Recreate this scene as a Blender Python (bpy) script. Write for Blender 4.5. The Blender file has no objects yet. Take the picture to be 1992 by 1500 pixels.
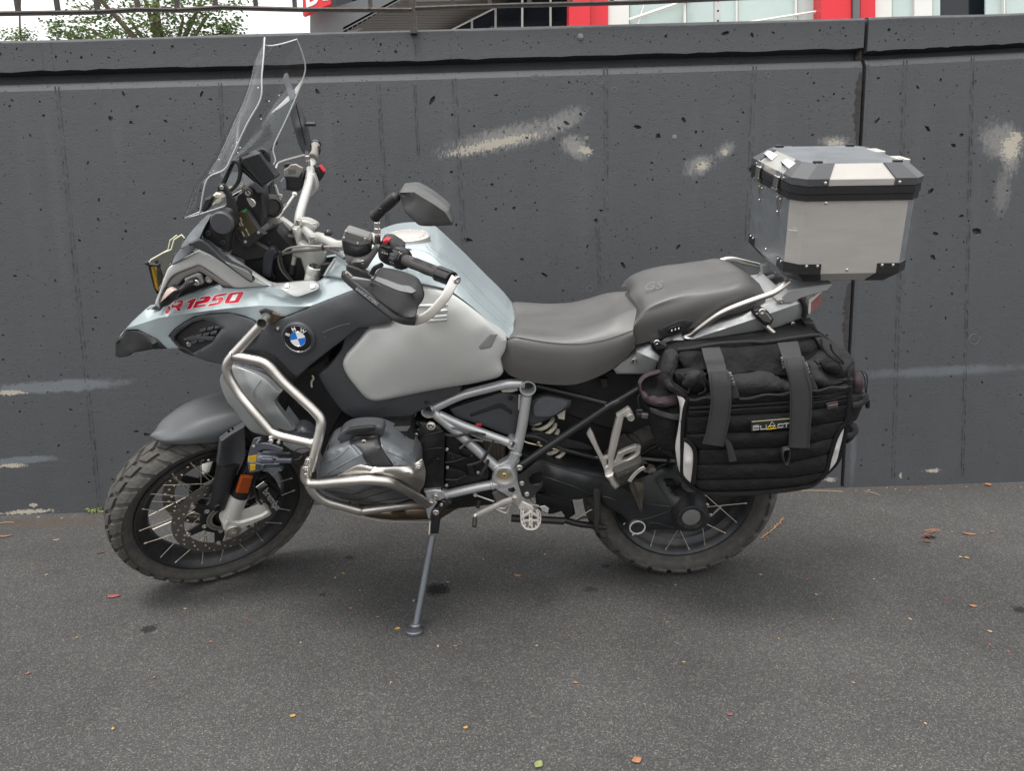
import bpy,math,random
import numpy as np
from mathutils import Vector,Matrix
from mathutils.geometry import delaunay_2d_cdt

random.seed(11)
RNG = np.random.default_rng(11)
R = math.radians
scn = bpy.context.scene
COL = scn.collection

# ------------------------------------------------------------------ camera
FPX,PITCH,ROLL,CAM_H = 1450.0,math.atan(1450.0/6229.7),R(0.9055),1.2005
CAM = Vector((0,0,CAM_H))
_fw = Vector((0,math.cos(PITCH),-math.sin(PITCH)))
_up0 = Vector((0,math.sin(PITCH),math.cos(PITCH)))
_X = Vector((1,0,0))
_rt = _X*math.cos(ROLL) - _up0*math.sin(ROLL)
_up = _X*math.sin(ROLL) + _up0*math.cos(ROLL)
cam_d = bpy.data.cameras.new('camera')
cam_d.sensor_width = 36
cam_d.lens = FPX/1992*36
cam_d.clip_start,cam_d.clip_end = 0.05,500
cam = bpy.data.objects.new('camera',cam_d)
cam.matrix_world = Matrix(((_rt.x,_up.x,-_fw.x,0),(_rt.y,_up.y,-_fw.y,0),(_rt.z,_up.z,-_fw.z,CAM_H),(0,0,0,1)))
COL.objects.link(cam)
scn.camera = cam

# ------------------------------------------------------------------ light: bright overcast day
SUN_EL,SUN_AZ = R(72),R(215)          # azimuth clockwise from +Y: high, behind the camera
world = bpy.data.worlds.new('World')
scn.world = world
world.use_nodes = True
wn,wl = world.node_tree.nodes,world.node_tree.links
wn.clear()
sky = wn.new('ShaderNodeTexSky')
sky.sky_type = 'NISHITA'
sky.sun_disc = False
sky.sun_elevation,sky.sun_rotation = SUN_EL,SUN_AZ
sky.air_density,sky.dust_density,sky.ozone_density = 1.0,4.0,1.0
hs = wn.new('ShaderNodeHueSaturation')
hs.inputs['Saturation'].default_value = 0.10
mixc = wn.new('ShaderNodeMix')
mixc.data_type = 'RGBA'
mixc.inputs['Factor'].default_value = 0.75      # cloud layer over the blue
# overcast luminance: the cloud deck brightens evenly from horizon to zenith
tcs = wn.new('ShaderNodeTexCoord')
sxz = wn.new('ShaderNodeSeparateXYZ')
wl.new(tcs.outputs['Generated'],sxz.inputs[0])
mrz = wn.new('ShaderNodeMapRange')
mrz.inputs['To Min'].default_value,mrz.inputs['To Max'].default_value = 5.6,12.0
wl.new(sxz.outputs['Z'],mrz.inputs['Value'])
cmb = wn.new('ShaderNodeCombineColor')
for ch_ in range(3):
    wl.new(mrz.outputs[0],cmb.inputs[ch_])
wl.new(cmb.outputs[0],mixc.inputs['B'])
bg = wn.new('ShaderNodeBackground')
bg.inputs['Strength'].default_value = 0.135
wo = wn.new('ShaderNodeOutputWorld')
wl.new(sky.outputs[0],hs.inputs['Color'])
wl.new(hs.outputs[0],mixc.inputs['A'])
wl.new(mixc.outputs['Result'],bg.inputs['Color'])
wl.new(bg.outputs[0],wo.inputs['Surface'])
sun_d = bpy.data.lights.new('sun','SUN')
sun_d.energy = 1.5
sun_d.angle = R(18)
sun_d.color = (1.0,0.965,0.91)
sun = bpy.data.objects.new('sun',sun_d)
sd = Vector((math.sin(SUN_AZ)*math.cos(SUN_EL),math.cos(SUN_AZ)*math.cos(SUN_EL),math.sin(SUN_EL)))
sun.rotation_euler = (-sd).to_track_quat('-Z','Y').to_euler()
sun.location = sd*20
COL.objects.link(sun)
scn.view_settings.view_transform = 'Standard'
scn.view_settings.look = 'None'
scn.view_settings.gamma = 1
scn.view_settings.use_curve_mapping = False
scn.view_settings.exposure = 0.76
scn.render.engine = 'CYCLES'
scn.cycles.max_bounces = 8
scn.cycles.transparent_max_bounces = 12
scn.render.resolution_x,scn.render.resolution_y = 1024,772

# ------------------------------------------------------------------ tracing frames
def ray(px,py):
    return _fw*FPX + _rt*(px-996) - _up*(py-750)

class Frame:
    """A measured plane in the world: origin o, axes a (along), v (up), w (out of the plane)."""
    def __init__(s,o,a,v,w):
        s.o,s.a,s.v,s.w = Vector(o),Vector(a).normalized(),Vector(v).normalized(),Vector(w).normalized()
    def P(s,px,py,w=0.0):
        d = ray(px,py)
        o = s.o + s.w*w
        return CAM + d*((o-CAM).dot(s.w)/d.dot(s.w))
    def loc(s,q):
        d = q - s.o
        return (d.dot(s.a),d.dot(s.v),d.dot(s.w))
    def G(s,u,v,w=0.0):
        return s.o + s.a*u + s.v*v + s.w*w
    def mir(s,q):
        u,v,w = s.loc(q)
        return s.G(u,v,-w)
    def k(s,px,py,w=0.0):
        return (s.P(px+1,py,w) - s.P(px,py,w)).length

BK = Frame((0.5421,2.3,0.3104),(0.99994,0.0107,0),(0.00233,-0.21781,0.97599),(0.01044,-0.97593,-0.21782))
ST = Frame((-0.95458,2.25813,0.30588),(0.86077,0.48005,0.16917),(0.06723,-0.43667,0.89711),(0.50453,-0.76083,-0.40815))
_yaw,_bat = R(2.61),R(4.0)
_t = Vector((math.cos(_yaw),math.sin(_yaw),0))
_n0 = Vector((-_t.y,_t.x,0))
WA = Frame((-2.144,2.913,0),_t,Vector((0,0,1))*math.cos(_bat) + _n0*math.sin(_bat),_n0*math.cos(_bat) - Vector((0,0,1))*math.sin(_bat))

def cz(x0,y0,s):
    return lambda x,y,*w: (x0 + x/s,y0 + y/s) + w
A_,B_ = cz(200,50,3.948),cz(200,400,3.948)
C_,D_ = cz(180,740,3.572),cz(540,340,3.948)
E_,F_ = cz(580,680,3.948),cz(960,480,3.948)
G_,H_ = cz(1000,740,3.689),cz(1220,600,3.948)
I_,J_ = cz(1400,250,4.055),cz(360,270,6.523)
K_,L_ = cz(260,420,6.523),cz(420,600,7.5)
M_,N_ = cz(420,740,6.817),cz(1180,480,4.527)
O_,Q_ = cz(520,420,8.3),cz(640,400,6.25)
R_,S_ = cz(800,780,5.769),cz(1120,780,6.82)
T_,U_ = cz(400,840,6.817),cz(180,820,8.3)
V_,W_ = cz(200,950,4.527),cz(1140,920,4.98)

# ------------------------------------------------------------------ materials
MATS = {}
def nd(nt,typ,**kw):
    n = nt.nodes.new(typ)
    for k,v in kw.items():
        if k.startswith('i_'):
            n.inputs[k[2:].replace('_',' ')].default_value = v
        else:
            setattr(n,k,v)
    return n

def mat(name,col,rough=0.5,metal=0.0,bump=0.0,bscale=300.0,var=0.12,vscale=14.0,rvar=0.12,coat=0.0,spec=0.5,
        dirt=0.0,dirtcol=(0.16,0.13,0.10),dscale=22.0,stretch=None,bdist=0.002):
    m = bpy.data.materials.new(name)
    m.use_nodes = True
    nt = m.node_tree
    b = nt.nodes['Principled BSDF']
    b.inputs['Metallic'].default_value = metal
    b.inputs['Coat Weight'].default_value = coat
    b.inputs['Coat Roughness'].default_value = 0.05
    b.inputs['Specular IOR Level'].default_value = spec
    tc = nd(nt,'ShaderNodeTexCoord')
    src = tc.outputs['Object']
    if stretch:
        mp = nd(nt,'ShaderNodeMapping')
        mp.inputs['Scale'].default_value = stretch
        nt.links.new(src,mp.inputs['Vector'])
        src = mp.outputs[0]
    nz = nd(nt,'ShaderNodeTexNoise',i_Scale=vscale,i_Detail=6.0,i_Roughness=0.62)
    nt.links.new(src,nz.inputs['Vector'])
    mx = nd(nt,'ShaderNodeMix',data_type='RGBA')
    mx.inputs['A'].default_value = tuple(c*(1-var) for c in col) + (1,)
    mx.inputs['B'].default_value = tuple(min(1,c*(1+var)) for c in col) + (1,)
    nt.links.new(nz.outputs['Fac'],mx.inputs['Factor'])
    out = mx.outputs['Result']
    if dirt > 0:
        n2 = nd(nt,'ShaderNodeTexNoise',i_Scale=dscale,i_Detail=8.0,i_Roughness=0.7)
        nt.links.new(tc.outputs['Object'],n2.inputs['Vector'])
        rp = nd(nt,'ShaderNodeMapRange')
        rp.inputs['From Min'].default_value = 0.45
        rp.inputs['From Max'].default_value = 0.75
        rp.inputs['To Max'].default_value = dirt
        nt.links.new(n2.outputs['Fac'],rp.inputs['Value'])
        m2 = nd(nt,'ShaderNodeMix',data_type='RGBA')
        m2.inputs['B'].default_value = tuple(dirtcol) + (1,)
        nt.links.new(rp.outputs[0],m2.inputs['Factor'])
        nt.links.new(out,m2.inputs['A'])
        out = m2.outputs['Result']
    nt.links.new(out,b.inputs['Base Color'])
    mr = nd(nt,'ShaderNodeMapRange')
    mr.inputs['To Min'].default_value = max(0.03,rough-rvar)
    mr.inputs['To Max'].default_value = min(1,rough+rvar)
    n3 = nd(nt,'ShaderNodeTexNoise',i_Scale=vscale*2.7,i_Detail=5.0)
    nt.links.new(src,n3.inputs['Vector'])
    nt.links.new(n3.outputs['Fac'],mr.inputs['Value'])
    nt.links.new(mr.outputs[0],b.inputs['Roughness'])
    if bump > 0:
        n4 = nd(nt,'ShaderNodeTexNoise',i_Scale=bscale,i_Detail=3.0)
        nt.links.new(src,n4.inputs['Vector'])
        bp = nd(nt,'ShaderNodeBump',i_Strength=bump,i_Distance=bdist)
        nt.links.new(n4.outputs['Fac'],bp.inputs['Height'])
        nt.links.new(bp.outputs[0],b.inputs['Normal'])
    MATS[name] = m
    return m

ICE = mat('ice_grey_paint',(0.345,0.402,0.418),0.20,0.0,var=0.04,coat=0.7,rvar=0.08,dirt=0.10,dirtcol=(0.28,0.29,0.28),dscale=12)
GREY = mat('dark_grey_plastic',(0.050,0.053,0.059),0.46,bump=0.10,bscale=1200,var=0.10,dirt=0.12,dirtcol=(0.12,0.115,0.11))
BLK = mat('black_plastic',(0.014,0.014,0.0155),0.48,bump=0.12,bscale=900,dirt=0.15,dirtcol=(0.07,0.065,0.06))
GLOSSBLK = mat('gloss_black',(0.010,0.010,0.011),0.16,rvar=0.06)
SILV = mat('matte_silver',(0.52,0.525,0.51),0.40,0.28,var=0.06,dirt=0.16,dirtcol=(0.38,0.37,0.35),dscale=8)
FRAMEM = mat('frame_silver',(0.50,0.507,0.515),0.36,0.55,var=0.08,dirt=0.18,dirtcol=(0.2,0.19,0.18))
STEEL = mat('brushed_steel',(0.60,0.575,0.54),0.34,1.0,bump=0.05,bscale=700,var=0.12,dirt=0.15,dirtcol=(0.36,0.30,0.24))
CHROME = mat('polished_steel',(0.75,0.73,0.70),0.14,1.0,var=0.05,rvar=0.05)
ALU = mat('brushed_aluminium',(0.56,0.535,0.505),0.38,0.55,bump=0.05,bscale=500,var=0.12,vscale=7,stretch=(1,1,5),dirt=0.25,dirtcol=(0.36,0.34,0.31),dscale=9)
ALUD = mat('scuffed_aluminium',(0.52,0.545,0.57),0.36,0.9,bump=0.02,bscale=400,var=0.2,vscale=12,rvar=0.1)
FORK = mat('fork_silver',(0.62,0.61,0.57),0.38,0.45,var=0.06,dirt=0.15,dirtcol=(0.33,0.29,0.24))
ENG = mat('engine_grey',(0.21,0.225,0.24),0.34,0.6,bump=0.05,bscale=900,var=0.10,dirt=0.10,dirtcol=(0.2,0.19,0.18))
ENGBLK = mat('engine_black',(0.014,0.014,0.015),0.38,0.2,bump=0.2,bscale=500,dirt=0.25,dirtcol=(0.06,0.055,0.05))
VINYL = mat('seat_vinyl',(0.082,0.080,0.078),0.44,bump=0.22,bscale=650,var=0.12,vscale=6,rvar=0.10,spec=0.6,dirt=0.12,dirtcol=(0.14,0.125,0.11))
RUBBER = mat('dusty_rubber',(0.050,0.048,0.045),0.82,bump=0.35,bscale=420,var=0.25,vscale=30,dirt=0.5,dirtcol=(0.145,0.125,0.098),dscale=38)
RUB = mat('black_rubber',(0.022,0.022,0.022),0.6,bump=0.15,bscale=600,dirt=0.15)
RIMB = mat('rim_black',(0.020,0.022,0.026),0.32,0.3,var=0.15,dirt=0.35,dirtcol=(0.095,0.08,0.062),dscale=30)
SWING = mat('swingarm_black',(0.024,0.026,0.029),0.42,0.25,bump=0.08,bscale=500,var=0.15,dirt=0.35,dirtcol=(0.075,0.068,0.06),dscale=26)
DISC = mat('brake_disc_steel',(0.23,0.215,0.20),0.36,0.9,var=0.15,bump=0.05,bscale=600)
CABLE = mat('cable_sleeve',(0.10,0.098,0.094),0.5)
CABLEL = mat('braided_hose',(0.42,0.40,0.37),0.4,0.4,bump=0.3,bscale=1500)
CLOTH = mat('black_cordura',(0.0125,0.0125,0.0135),0.92,bump=0.55,bscale=70,bdist=0.010,var=0.25,vscale=20,spec=0.2,rvar=0.05)
CLOTH2 = mat('worn_black_cordura',(0.024,0.024,0.025),0.92,bump=0.55,bscale=55,bdist=0.012,var=0.3,vscale=14,spec=0.25,rvar=0.05)
WEB = mat('nylon_webbing',(0.041,0.041,0.0435),0.75,bump=0.55,bscale=900,var=0.15,spec=0.3,stretch=(1,1,3))
PURP = mat('plum_cloth',(0.036,0.022,0.029),0.9,bump=0.5,bscale=1300,var=0.25)
REFL = mat('reflective_fabric',(0.58,0.56,0.545),0.5,0.2,bump=0.25,bscale=120,var=0.10)
AMBER = mat('amber_reflector',(0.30,0.055,0.006),0.16,bump=0.3,bscale=500,var=0.15)
YELLOW = mat('yellow_lens',(0.46,0.27,0.012),0.12,var=0.2,vscale=60)
REDM = mat('red_switch',(0.55,0.03,0.045),0.35)
REDP = mat('red_decal',(0.50,0.012,0.035),0.22,coat=0.6,var=0.05)
WHITE = mat('white_paint',(0.78,0.78,0.76),0.35,var=0.03)
BLUE = mat('badge_blue',(0.012,0.16,0.62),0.15,coat=0.6,var=0.04)
CREAM = mat('spring_cream',(0.62,0.58,0.49),0.4,dirt=0.3,dirtcol=(0.3,0.26,0.2))
BRASS = mat('gold_plated_steel',(0.62,0.52,0.33),0.34,0.9,var=0.1)
BROWNM = mat('exhaust_steel',(0.20,0.155,0.11),0.40,0.9,var=0.3,dirt=0.4,dirtcol=(0.09,0.07,0.05))
LCD = mat('display_lcd',(0.055,0.045,0.022),0.2,var=0.1)
LCDW = mat('display_digits',(0.42,0.40,0.30),0.4,var=0.05)
SCREEN = mat('gps_glass',(0.020,0.022,0.025),0.08,var=0.3,rvar=0.03)
TAILRED = mat('tail_lens',(0.36,0.16,0.155),0.15,var=0.2)
STANDM = mat('stand_grey',(0.115,0.125,0.14),0.45,0.6,var=0.15,dirt=0.3,dirtcol=(0.08,0.075,0.07))
LEAFY = mat('yellow_leaf',(0.40,0.235,0.06),0.7,var=0.3,vscale=120)
LEAFO = mat('orange_leaf',(0.32,0.14,0.065),0.7,var=0.3,vscale=120)
LEAFR = mat('red_leaf',(0.25,0.075,0.07),0.7,var=0.3,vscale=120)
LEAFT = mat('tan_leaf',(0.42,0.31,0.20),0.7,var=0.3,vscale=120)
LEAFG = mat('green_leaf',(0.21,0.23,0.085),0.7,var=0.3,vscale=120)
LEAFB = mat('brown_leaf',(0.09,0.04,0.035),0.8,var=0.4,vscale=120)

def glass(name,col,rough=0.02,ior=1.45,alpha=None):
    m = bpy.data.materials.new(name)
    m.use_nodes = True
    b = m.node_tree.nodes['Principled BSDF']
    b.inputs['Base Color'].default_value = tuple(col) + (1,)
    b.inputs['Roughness'].default_value = rough
    b.inputs['IOR'].default_value = ior
    b.inputs['Transmission Weight'].default_value = 1.0
    nt = m.node_tree
    nz = nd(nt,'ShaderNodeTexNoise',i_Scale=60.0,i_Detail=4.0)
    mr = nd(nt,'ShaderNodeMapRange')
    mr.inputs['To Min'].default_value = rough
    mr.inputs['To Max'].default_value = rough+0.03
    nt.links.new(nz.outputs['Fac'],mr.inputs['Value'])
    nt.links.new(mr.outputs[0],b.inputs['Roughness'])
    return m
EDGE = mat('lit_acrylic_edge',(0.50,0.52,0.52),0.25,var=0.1)  # pale colour paints in the light a clear sheet edge gathers
def sheet_glass(name,tint,refl):
    m = bpy.data.materials.new(name)
    m.use_nodes = True
    nt = m.node_tree
    nt.nodes.remove(nt.nodes['Principled BSDF'])
    tr = nd(nt,'ShaderNodeBsdfTransparent')
    tr.inputs['Color'].default_value = tuple(tint)+(1,)
    gl = nd(nt,'ShaderNodeBsdfGlossy')
    gl.inputs['Roughness'].default_value = 0.06
    fr = nd(nt,'ShaderNodeFresnel',i_IOR=1.35)
    nz = nd(nt,'ShaderNodeTexNoise',i_Scale=4.0,i_Detail=2.0,i_Roughness=0.5)
    mr = nd(nt,'ShaderNodeMapRange')
    mr.inputs['To Min'].default_value,mr.inputs['To Max'].default_value = refl*0.7,refl*1.2
    nt.links.new(nz.outputs['Fac'],mr.inputs['Value'])
    mu = nd(nt,'ShaderNodeMath',operation='MULTIPLY')
    nt.links.new(fr.outputs[0],mu.inputs[0])
    nt.links.new(mr.outputs[0],mu.inputs[1])
    mn = nd(nt,'ShaderNodeMath',operation='MINIMUM')
    mn.inputs[1].default_value = 0.17
    nt.links.new(mu.outputs[0],mn.inputs[0])
    mx = nd(nt,'ShaderNodeMixShader')
    nt.links.new(mn.outputs[0],mx.inputs[0])
    nt.links.new(tr.outputs[0],mx.inputs[1])
    nt.links.new(gl.outputs[0],mx.inputs[2])
    nt.links.new(mx.outputs[0],nt.nodes['Material Output'].inputs['Surface'])
    return m
CLEAR = sheet_glass('clear_acrylic_sheet',(0.95,0.955,0.955),0.9)
SMOKE = glass('smoked_acrylic',(0.25,0.25,0.26),0.05)
YCLEAR = glass('tinted_acrylic',(0.92,0.93,0.80),0.04)

# ------------------------------------------------------------------ object plumbing
def link(o,parent=None):
    COL.objects.link(o)
    if parent is not None:
        o.parent = parent
    return o

def root_of(o):
    while o.parent is not None:
        o = o.parent
    return o

def thing(name,label,cat,loc=(0,0,0),group=None):
    o = bpy.data.objects.new(name,None)
    o.empty_display_size = 0.1
    o.location = loc
    o['label'],o['category'] = label,cat
    if group:
        o['group'] = group
    return link(o)

def tag(o,label,cat,group=None):
    o['label'],o['category'] = label,cat
    if group:
        o['group'] = group
    return o

def mobj(name,verts,faces,m,parent=None,ang=35,origin=None):
    """One mesh object; vertices are given in world space."""
    if parent is not None:
        og = Vector(root_of(parent).location)
    else:
        og = Vector(origin) if origin is not None else Vector((0,0,0))
    me = bpy.data.meshes.new(name)
    me.from_pydata([tuple(Vector(v)-og) for v in verts],[],[tuple(f) for f in faces])
    me.validate()
    if isinstance(m,(list,tuple)):
        for q in m:
            me.materials.append(q)
    else:
        me.materials.append(m)
    if ang is not None:
        for p in me.polygons:
            p.use_smooth = True
        if ang < 180:
            me.set_sharp_from_angle(angle=R(ang))
    o = bpy.data.objects.new(name,me)
    link(o,parent)
    if parent is None:
        o.location = og
    return o

def frame_along(d):
    d = d.normalized()
    h = Vector((0,0,1)) if abs(d.z) < 0.9 else Vector((1,0,0))
    x = d.cross(h).normalized()
    return x,x.cross(d).normalized() * -1,d

class MB:
    def __init__(s):
        s.v,s.f = [],[]
    def add(s,vs,fs):
        n = len(s.v)
        s.v += [Vector(q) for q in vs]
        s.f += [tuple(i+n for i in f) for f in fs]
        return s
    def tube(s,pts,r,seg=12,caps=True,closed=False,flat=None):
        pts = [Vector(p) for p in pts]
        n = len(pts)
        rs = list(r) if isinstance(r,(list,tuple)) else [r]*n
        tang = []
        for i in range(n):
            if closed:
                d = pts[(i+1) % n] - pts[i-1]
            else:
                d = pts[min(i+1,n-1)] - pts[max(i-1,0)]
            tang.append(d.normalized())
        x,y,_ = frame_along(tang[0])
        if flat is not None:
            x = (flat[2] - tang[0]*flat[2].dot(tang[0])).normalized()
            y = tang[0].cross(x)
        vs,fs = [],[]
        for i in range(n):
            t = tang[i]
            x = (x - t*x.dot(t)).normalized()
            y = t.cross(x)
            for k in range(seg):
                a = 2*math.pi*k/seg
                if flat is not None:          # rounded flat bar: half width flat[0] along x, half thickness flat[1]
                    ca,sa = math.cos(a),math.sin(a)
                    ca = math.copysign(abs(ca)**0.45,ca)
                    sa = math.copysign(abs(sa)**0.45,sa)
                    vs.append(pts[i] + x*(ca*flat[0]) + y*(sa*flat[1]))
                else:
                    vs.append(pts[i] + (x*math.cos(a) + y*math.sin(a))*rs[i])
        for i in range(n if closed else n-1):
            j = (i+1) % n
            for k in range(seg):
                l = (k+1) % seg
                fs.append((i*seg+k,i*seg+l,j*seg+l,j*seg+k))
        if caps and not closed:
            fs.append(tuple(range(seg-1,-1,-1)))
            fs.append(tuple((n-1)*seg+k for k in range(seg)))
        return s.add(vs,fs)
    def lathe(s,c,ax,prof,seg=24,xd=None,arc=None):
        """prof: (radius, height along ax); open profile, swept round the axis."""
        x,y,z = frame_along(Vector(ax))
        c = Vector(c)
        if xd is not None:
            x = (Vector(xd) - z*Vector(xd).dot(z)).normalized()
            y = z.cross(x)
        vs,fs = [],[]
        m = len(prof)
        for k in range(seg):
            a = 2*math.pi*k/seg
            dd = x*math.cos(a) + y*math.sin(a)
            for (r_,h) in prof:
                vs.append(c + dd*r_ + z*h)
        for k in range(seg):
            l = (k+1) % seg
            for i in range(m-1):
                fs.append((k*m+i,l*m+i,l*m+i+1,k*m+i+1))
        return s.add(vs,fs)
    def cyl(s,p0,p1,r0,r1=None,seg=20,ch=0.0):
        p0,p1 = Vector(p0),Vector(p1)
        r1 = r0 if r1 is None else r1
        L = (p1-p0).length
        pr = [(0.0,0),(r0-ch,0),(r0,ch),(r1,L-ch),(r1-ch,L),(0.0,L)]
        return s.lathe(p0,p1-p0,pr,seg)
    def ball(s,c,r,seg=16,sc=(1,1,1)):
        vs,fs = [],[]
        c = Vector(c)
        h = seg//2
        for i in range(h+1):
            th = math.pi*i/h
            for k in range(seg):
                a = 2*math.pi*k/seg
                vs.append(c + Vector((r*sc[0]*math.sin(th)*math.cos(a),r*sc[1]*math.sin(th)*math.sin(a),r*sc[2]*math.cos(th))))
        for i in range(h):
            for k in range(seg):
                l = (k+1) % seg
                fs.append((i*seg+k,(i+1)*seg+k,(i+1)*seg+l,i*seg+l))
        return s.add(vs,fs)
    def slab(s,front,back,ch=0.0):
        """front/back: matching loops; chamfered front edge."""
        n = len(front)
        front = [Vector(p) for p in front]
        back = [Vector(p) for p in back]
        c = sum(front,Vector())/n
        nv = Vector()
        for i in range(n):
            nv += (front[i]-c).cross(front[(i+1) % n]-c)
        nv.normalize()
        loops = []
        if ch > 0:
            ins = []
            for i in range(n):
                e0 = (front[i]-front[i-1]).normalized()
                e1 = (front[(i+1) % n]-front[i]).normalized()
                n0,n1 = nv.cross(e0),nv.cross(e1)
                b = n0 + n1
                b = b/max(0.35,b.dot(n1)) if b.length > 1e-6 else n1
                ins.append(front[i] + b*ch)
            loops = [ins,[f + (g-f).normalized()*ch for f,g in zip(front,back)],back]
        else:
            loops = [front,back]
        vs,fs = [],[]
        for lp in loops:
            vs += lp
        fs.append(tuple(range(n)))
        for k in range(len(loops)-1):
            for i in range(n):
                j = (i+1) % n
                fs.append((k*n+i,(k+1)*n+i,(k+1)*n+j,k*n+j))
        fs.append(tuple((len(loops)-1)*n+i for i in range(n-1,-1,-1)))
        return s.add(vs,fs)
    def box(s,c,hx,hy,hz,ch=0.0):
        """Box from centre and three half-axis vectors; chamfered all round when ch>0."""
        c,hx,hy,hz = Vector(c),Vector(hx),Vector(hy),Vector(hz)
        if ch <= 0:
            vs = [c + hx*a + hy*b + hz*d for a in (-1,1) for b in (-1,1) for d in (-1,1)]
            return s.add(vs,[(0,1,3,2),(4,6,7,5),(0,4,5,1),(2,3,7,6),(0,2,6,4),(1,5,7,3)])
        lx,ly,lz = hx.length,hy.length,hz.length
        vs,idx = [],{}
        for a in (-1,1):
            for b in (-1,1):
                for d in (-1,1):
                    for q in range(3):
                        f = [1 - ch/l for l in (lx,ly,lz)]
                        f[q] = 1
                        idx[(a,b,d,q)] = len(vs)
                        vs.append(c + hx*(a*f[0]) + hy*(b*f[1]) + hz*(d*f[2]))
        fs = []
        for q in range(3):
            for sg in (-1,1):
                o1,o2 = [(1,2),(0,2),(0,1)][q]
                loop = []
                for (m,n_) in ((-1,-1),(1,-1),(1,1),(-1,1)):
                    k = [0,0,0]
                    k[q],k[o1],k[o2] = sg,m,n_
                    loop.append(idx[tuple(k)+(q,)])
                fs.append(tuple(loop))
        for q in range(3):
            o1,o2 = [(1,2),(0,2),(0,1)][q]
            for m in (-1,1):
                for n_ in (-1,1):
                    k0,k1 = [0,0,0],[0,0,0]
                    k0[q],k1[q] = -1,1
                    k0[o1] = k1[o1] = m
                    k0[o2] = k1[o2] = n_
                    fs.append((idx[tuple(k0)+(o1,)],idx[tuple(k0)+(o2,)],idx[tuple(k1)+(o2,)],idx[tuple(k1)+(o1,)]))
        for a in (-1,1):
            for b in (-1,1):
                for d in (-1,1):
                    fs.append(tuple(idx[(a,b,d,q)] for q in range(3)))
        return s.add(vs,fs)
    def build(s,name,m,parent=None,ang=35,origin=None):
        return mobj(name,s.v,s.f,m,parent,ang,origin)

def fillet(pts,rad,n=6):
    pts = [Vector(p) for p in pts]
    out = [pts[0]]
    for i in range(1,len(pts)-1):
        a,b,c = pts[i-1],pts[i],pts[i+1]
        d0,d1 = (a-b),(c-b)
        r_ = rad[i-1] if isinstance(rad,(list,tuple)) else rad
        L = min(r_,d0.length*0.48,d1.length*0.48)
        p0,p1 = b + d0.normalized()*L,b + d1.normalized()*L
        for k in range(n+1):
            t = k/n
            out.append(p0*(1-t)**2 + b*2*t*(1-t) + p1*t*t)
    out.append(pts[-1])
    return out

def catmull(pts,n=6,closed=False):
    pts = [Vector(p) for p in pts]
    N = len(pts)
    out = []
    rng = range(N if closed else N-1)
    for i in rng:
        if closed:
            p0,p1,p2,p3 = pts[i-1],pts[i],pts[(i+1) % N],pts[(i+2) % N]
        else:
            p0,p1,p2,p3 = pts[max(i-1,0)],pts[i],pts[i+1],pts[min(i+2,N-1)]
        for k in range(n):
            t = k/n
            out.append(0.5*((2*p1) + (p2-p0)*t + (2*p0-5*p1+4*p2-p3)*t*t + (3*p1-p0-3*p2+p3)*t**3))
    if not closed:
        out.append(pts[-1])
    return out

def smooth_outline(ol,n=4,corner=42):
    """Catmull through the gentle vertices of a closed outline, corners kept sharp."""
    pts = np.array([p[:3] for p in ol],float)
    N = len(pts)
    cr = []
    for i in range(N):
        a,b = pts[i]-pts[i-1],pts[(i+1) % N]-pts[i]
        a,b = a[:2],b[:2]
        cs = a.dot(b)/(np.linalg.norm(a)*np.linalg.norm(b)+1e-9)
        cr.append(math.degrees(math.acos(max(-1,min(1,cs)))) > corner)
    out = []
    for i in range(N):
        j = (i+1) % N
        p1,p2 = pts[i],pts[j]
        p0 = pts[i-1] if not cr[i] else p1 - (p2-p1)*0.5
        p3 = pts[(j+1) % N] if not cr[j] else p2 + (p2-p1)*0.5
        d = np.linalg.norm((p2-p1)[:2])
        m0,m1 = (p2-p0)*0.5,(p3-p1)*0.5
        for m in (m0,m1):
            L = np.linalg.norm(m[:2])
            if L > d*1.2:
                m *= d*1.2/L
        for k in range(n):
            t = k/n
            out.append((2*t**3-3*t**2+1)*p1 + (t**3-2*t**2+t)*m0 + (-2*t**3+3*t**2)*p2 + (t**3-t**2)*m1)
    return np.array(out)

def inpoly(pts,poly):
    x,y = pts[:,0],pts[:,1]
    ins = np.zeros(len(pts),bool)
    n = len(poly)
    for i in range(n):
        x0,y0 = poly[i][:2]
        x1,y1 = poly[(i+1) % n][:2]
        c = ((y0 > y) != (y1 > y)) & (x < (x1-x0)*(y-y0)/((y1-y0) if y1 != y0 else 1e-12)+x0)
        ins ^= c
    return ins

def segdist(pts,poly):
    a = poly[:,:2]
    b = np.roll(a,-1,axis=0)
    d = b-a
    L = (d**2).sum(1)+1e-12
    ap = pts[:,None,:2]-a[None]
    t = np.clip((ap*d).sum(2)/L,0,1)
    return np.sqrt(((ap-d*t[...,None])**2).sum(2).min(1))

def tps(P3):
    P3 = np.array(P3,float)
    xy,z = P3[:,:2]/100.0,P3[:,2]
    n = len(xy)
    def U(r2):
        return np.where(r2 > 1e-12,r2*np.log(r2+1e-12),0)
    K = U(((xy[:,None]-xy[None])**2).sum(2)) + np.eye(n)*1e-4
    Pm = np.hstack([np.ones((n,1)),xy])
    M = np.zeros((n+3,n+3))
    M[:n,:n],M[:n,n:],M[n:,:n] = K,Pm,Pm.T
    s = np.linalg.lstsq(M,np.concatenate([z,[0,0,0]]),rcond=None)[0]
    def f(q):
        q = np.atleast_2d(np.asarray(q,float))[:,:2]/100.0
        return U(((q[:,None]-xy[None])**2).sum(2)) @ s[:n] + s[n] + q @ s[n+1:]
    return f

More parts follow.
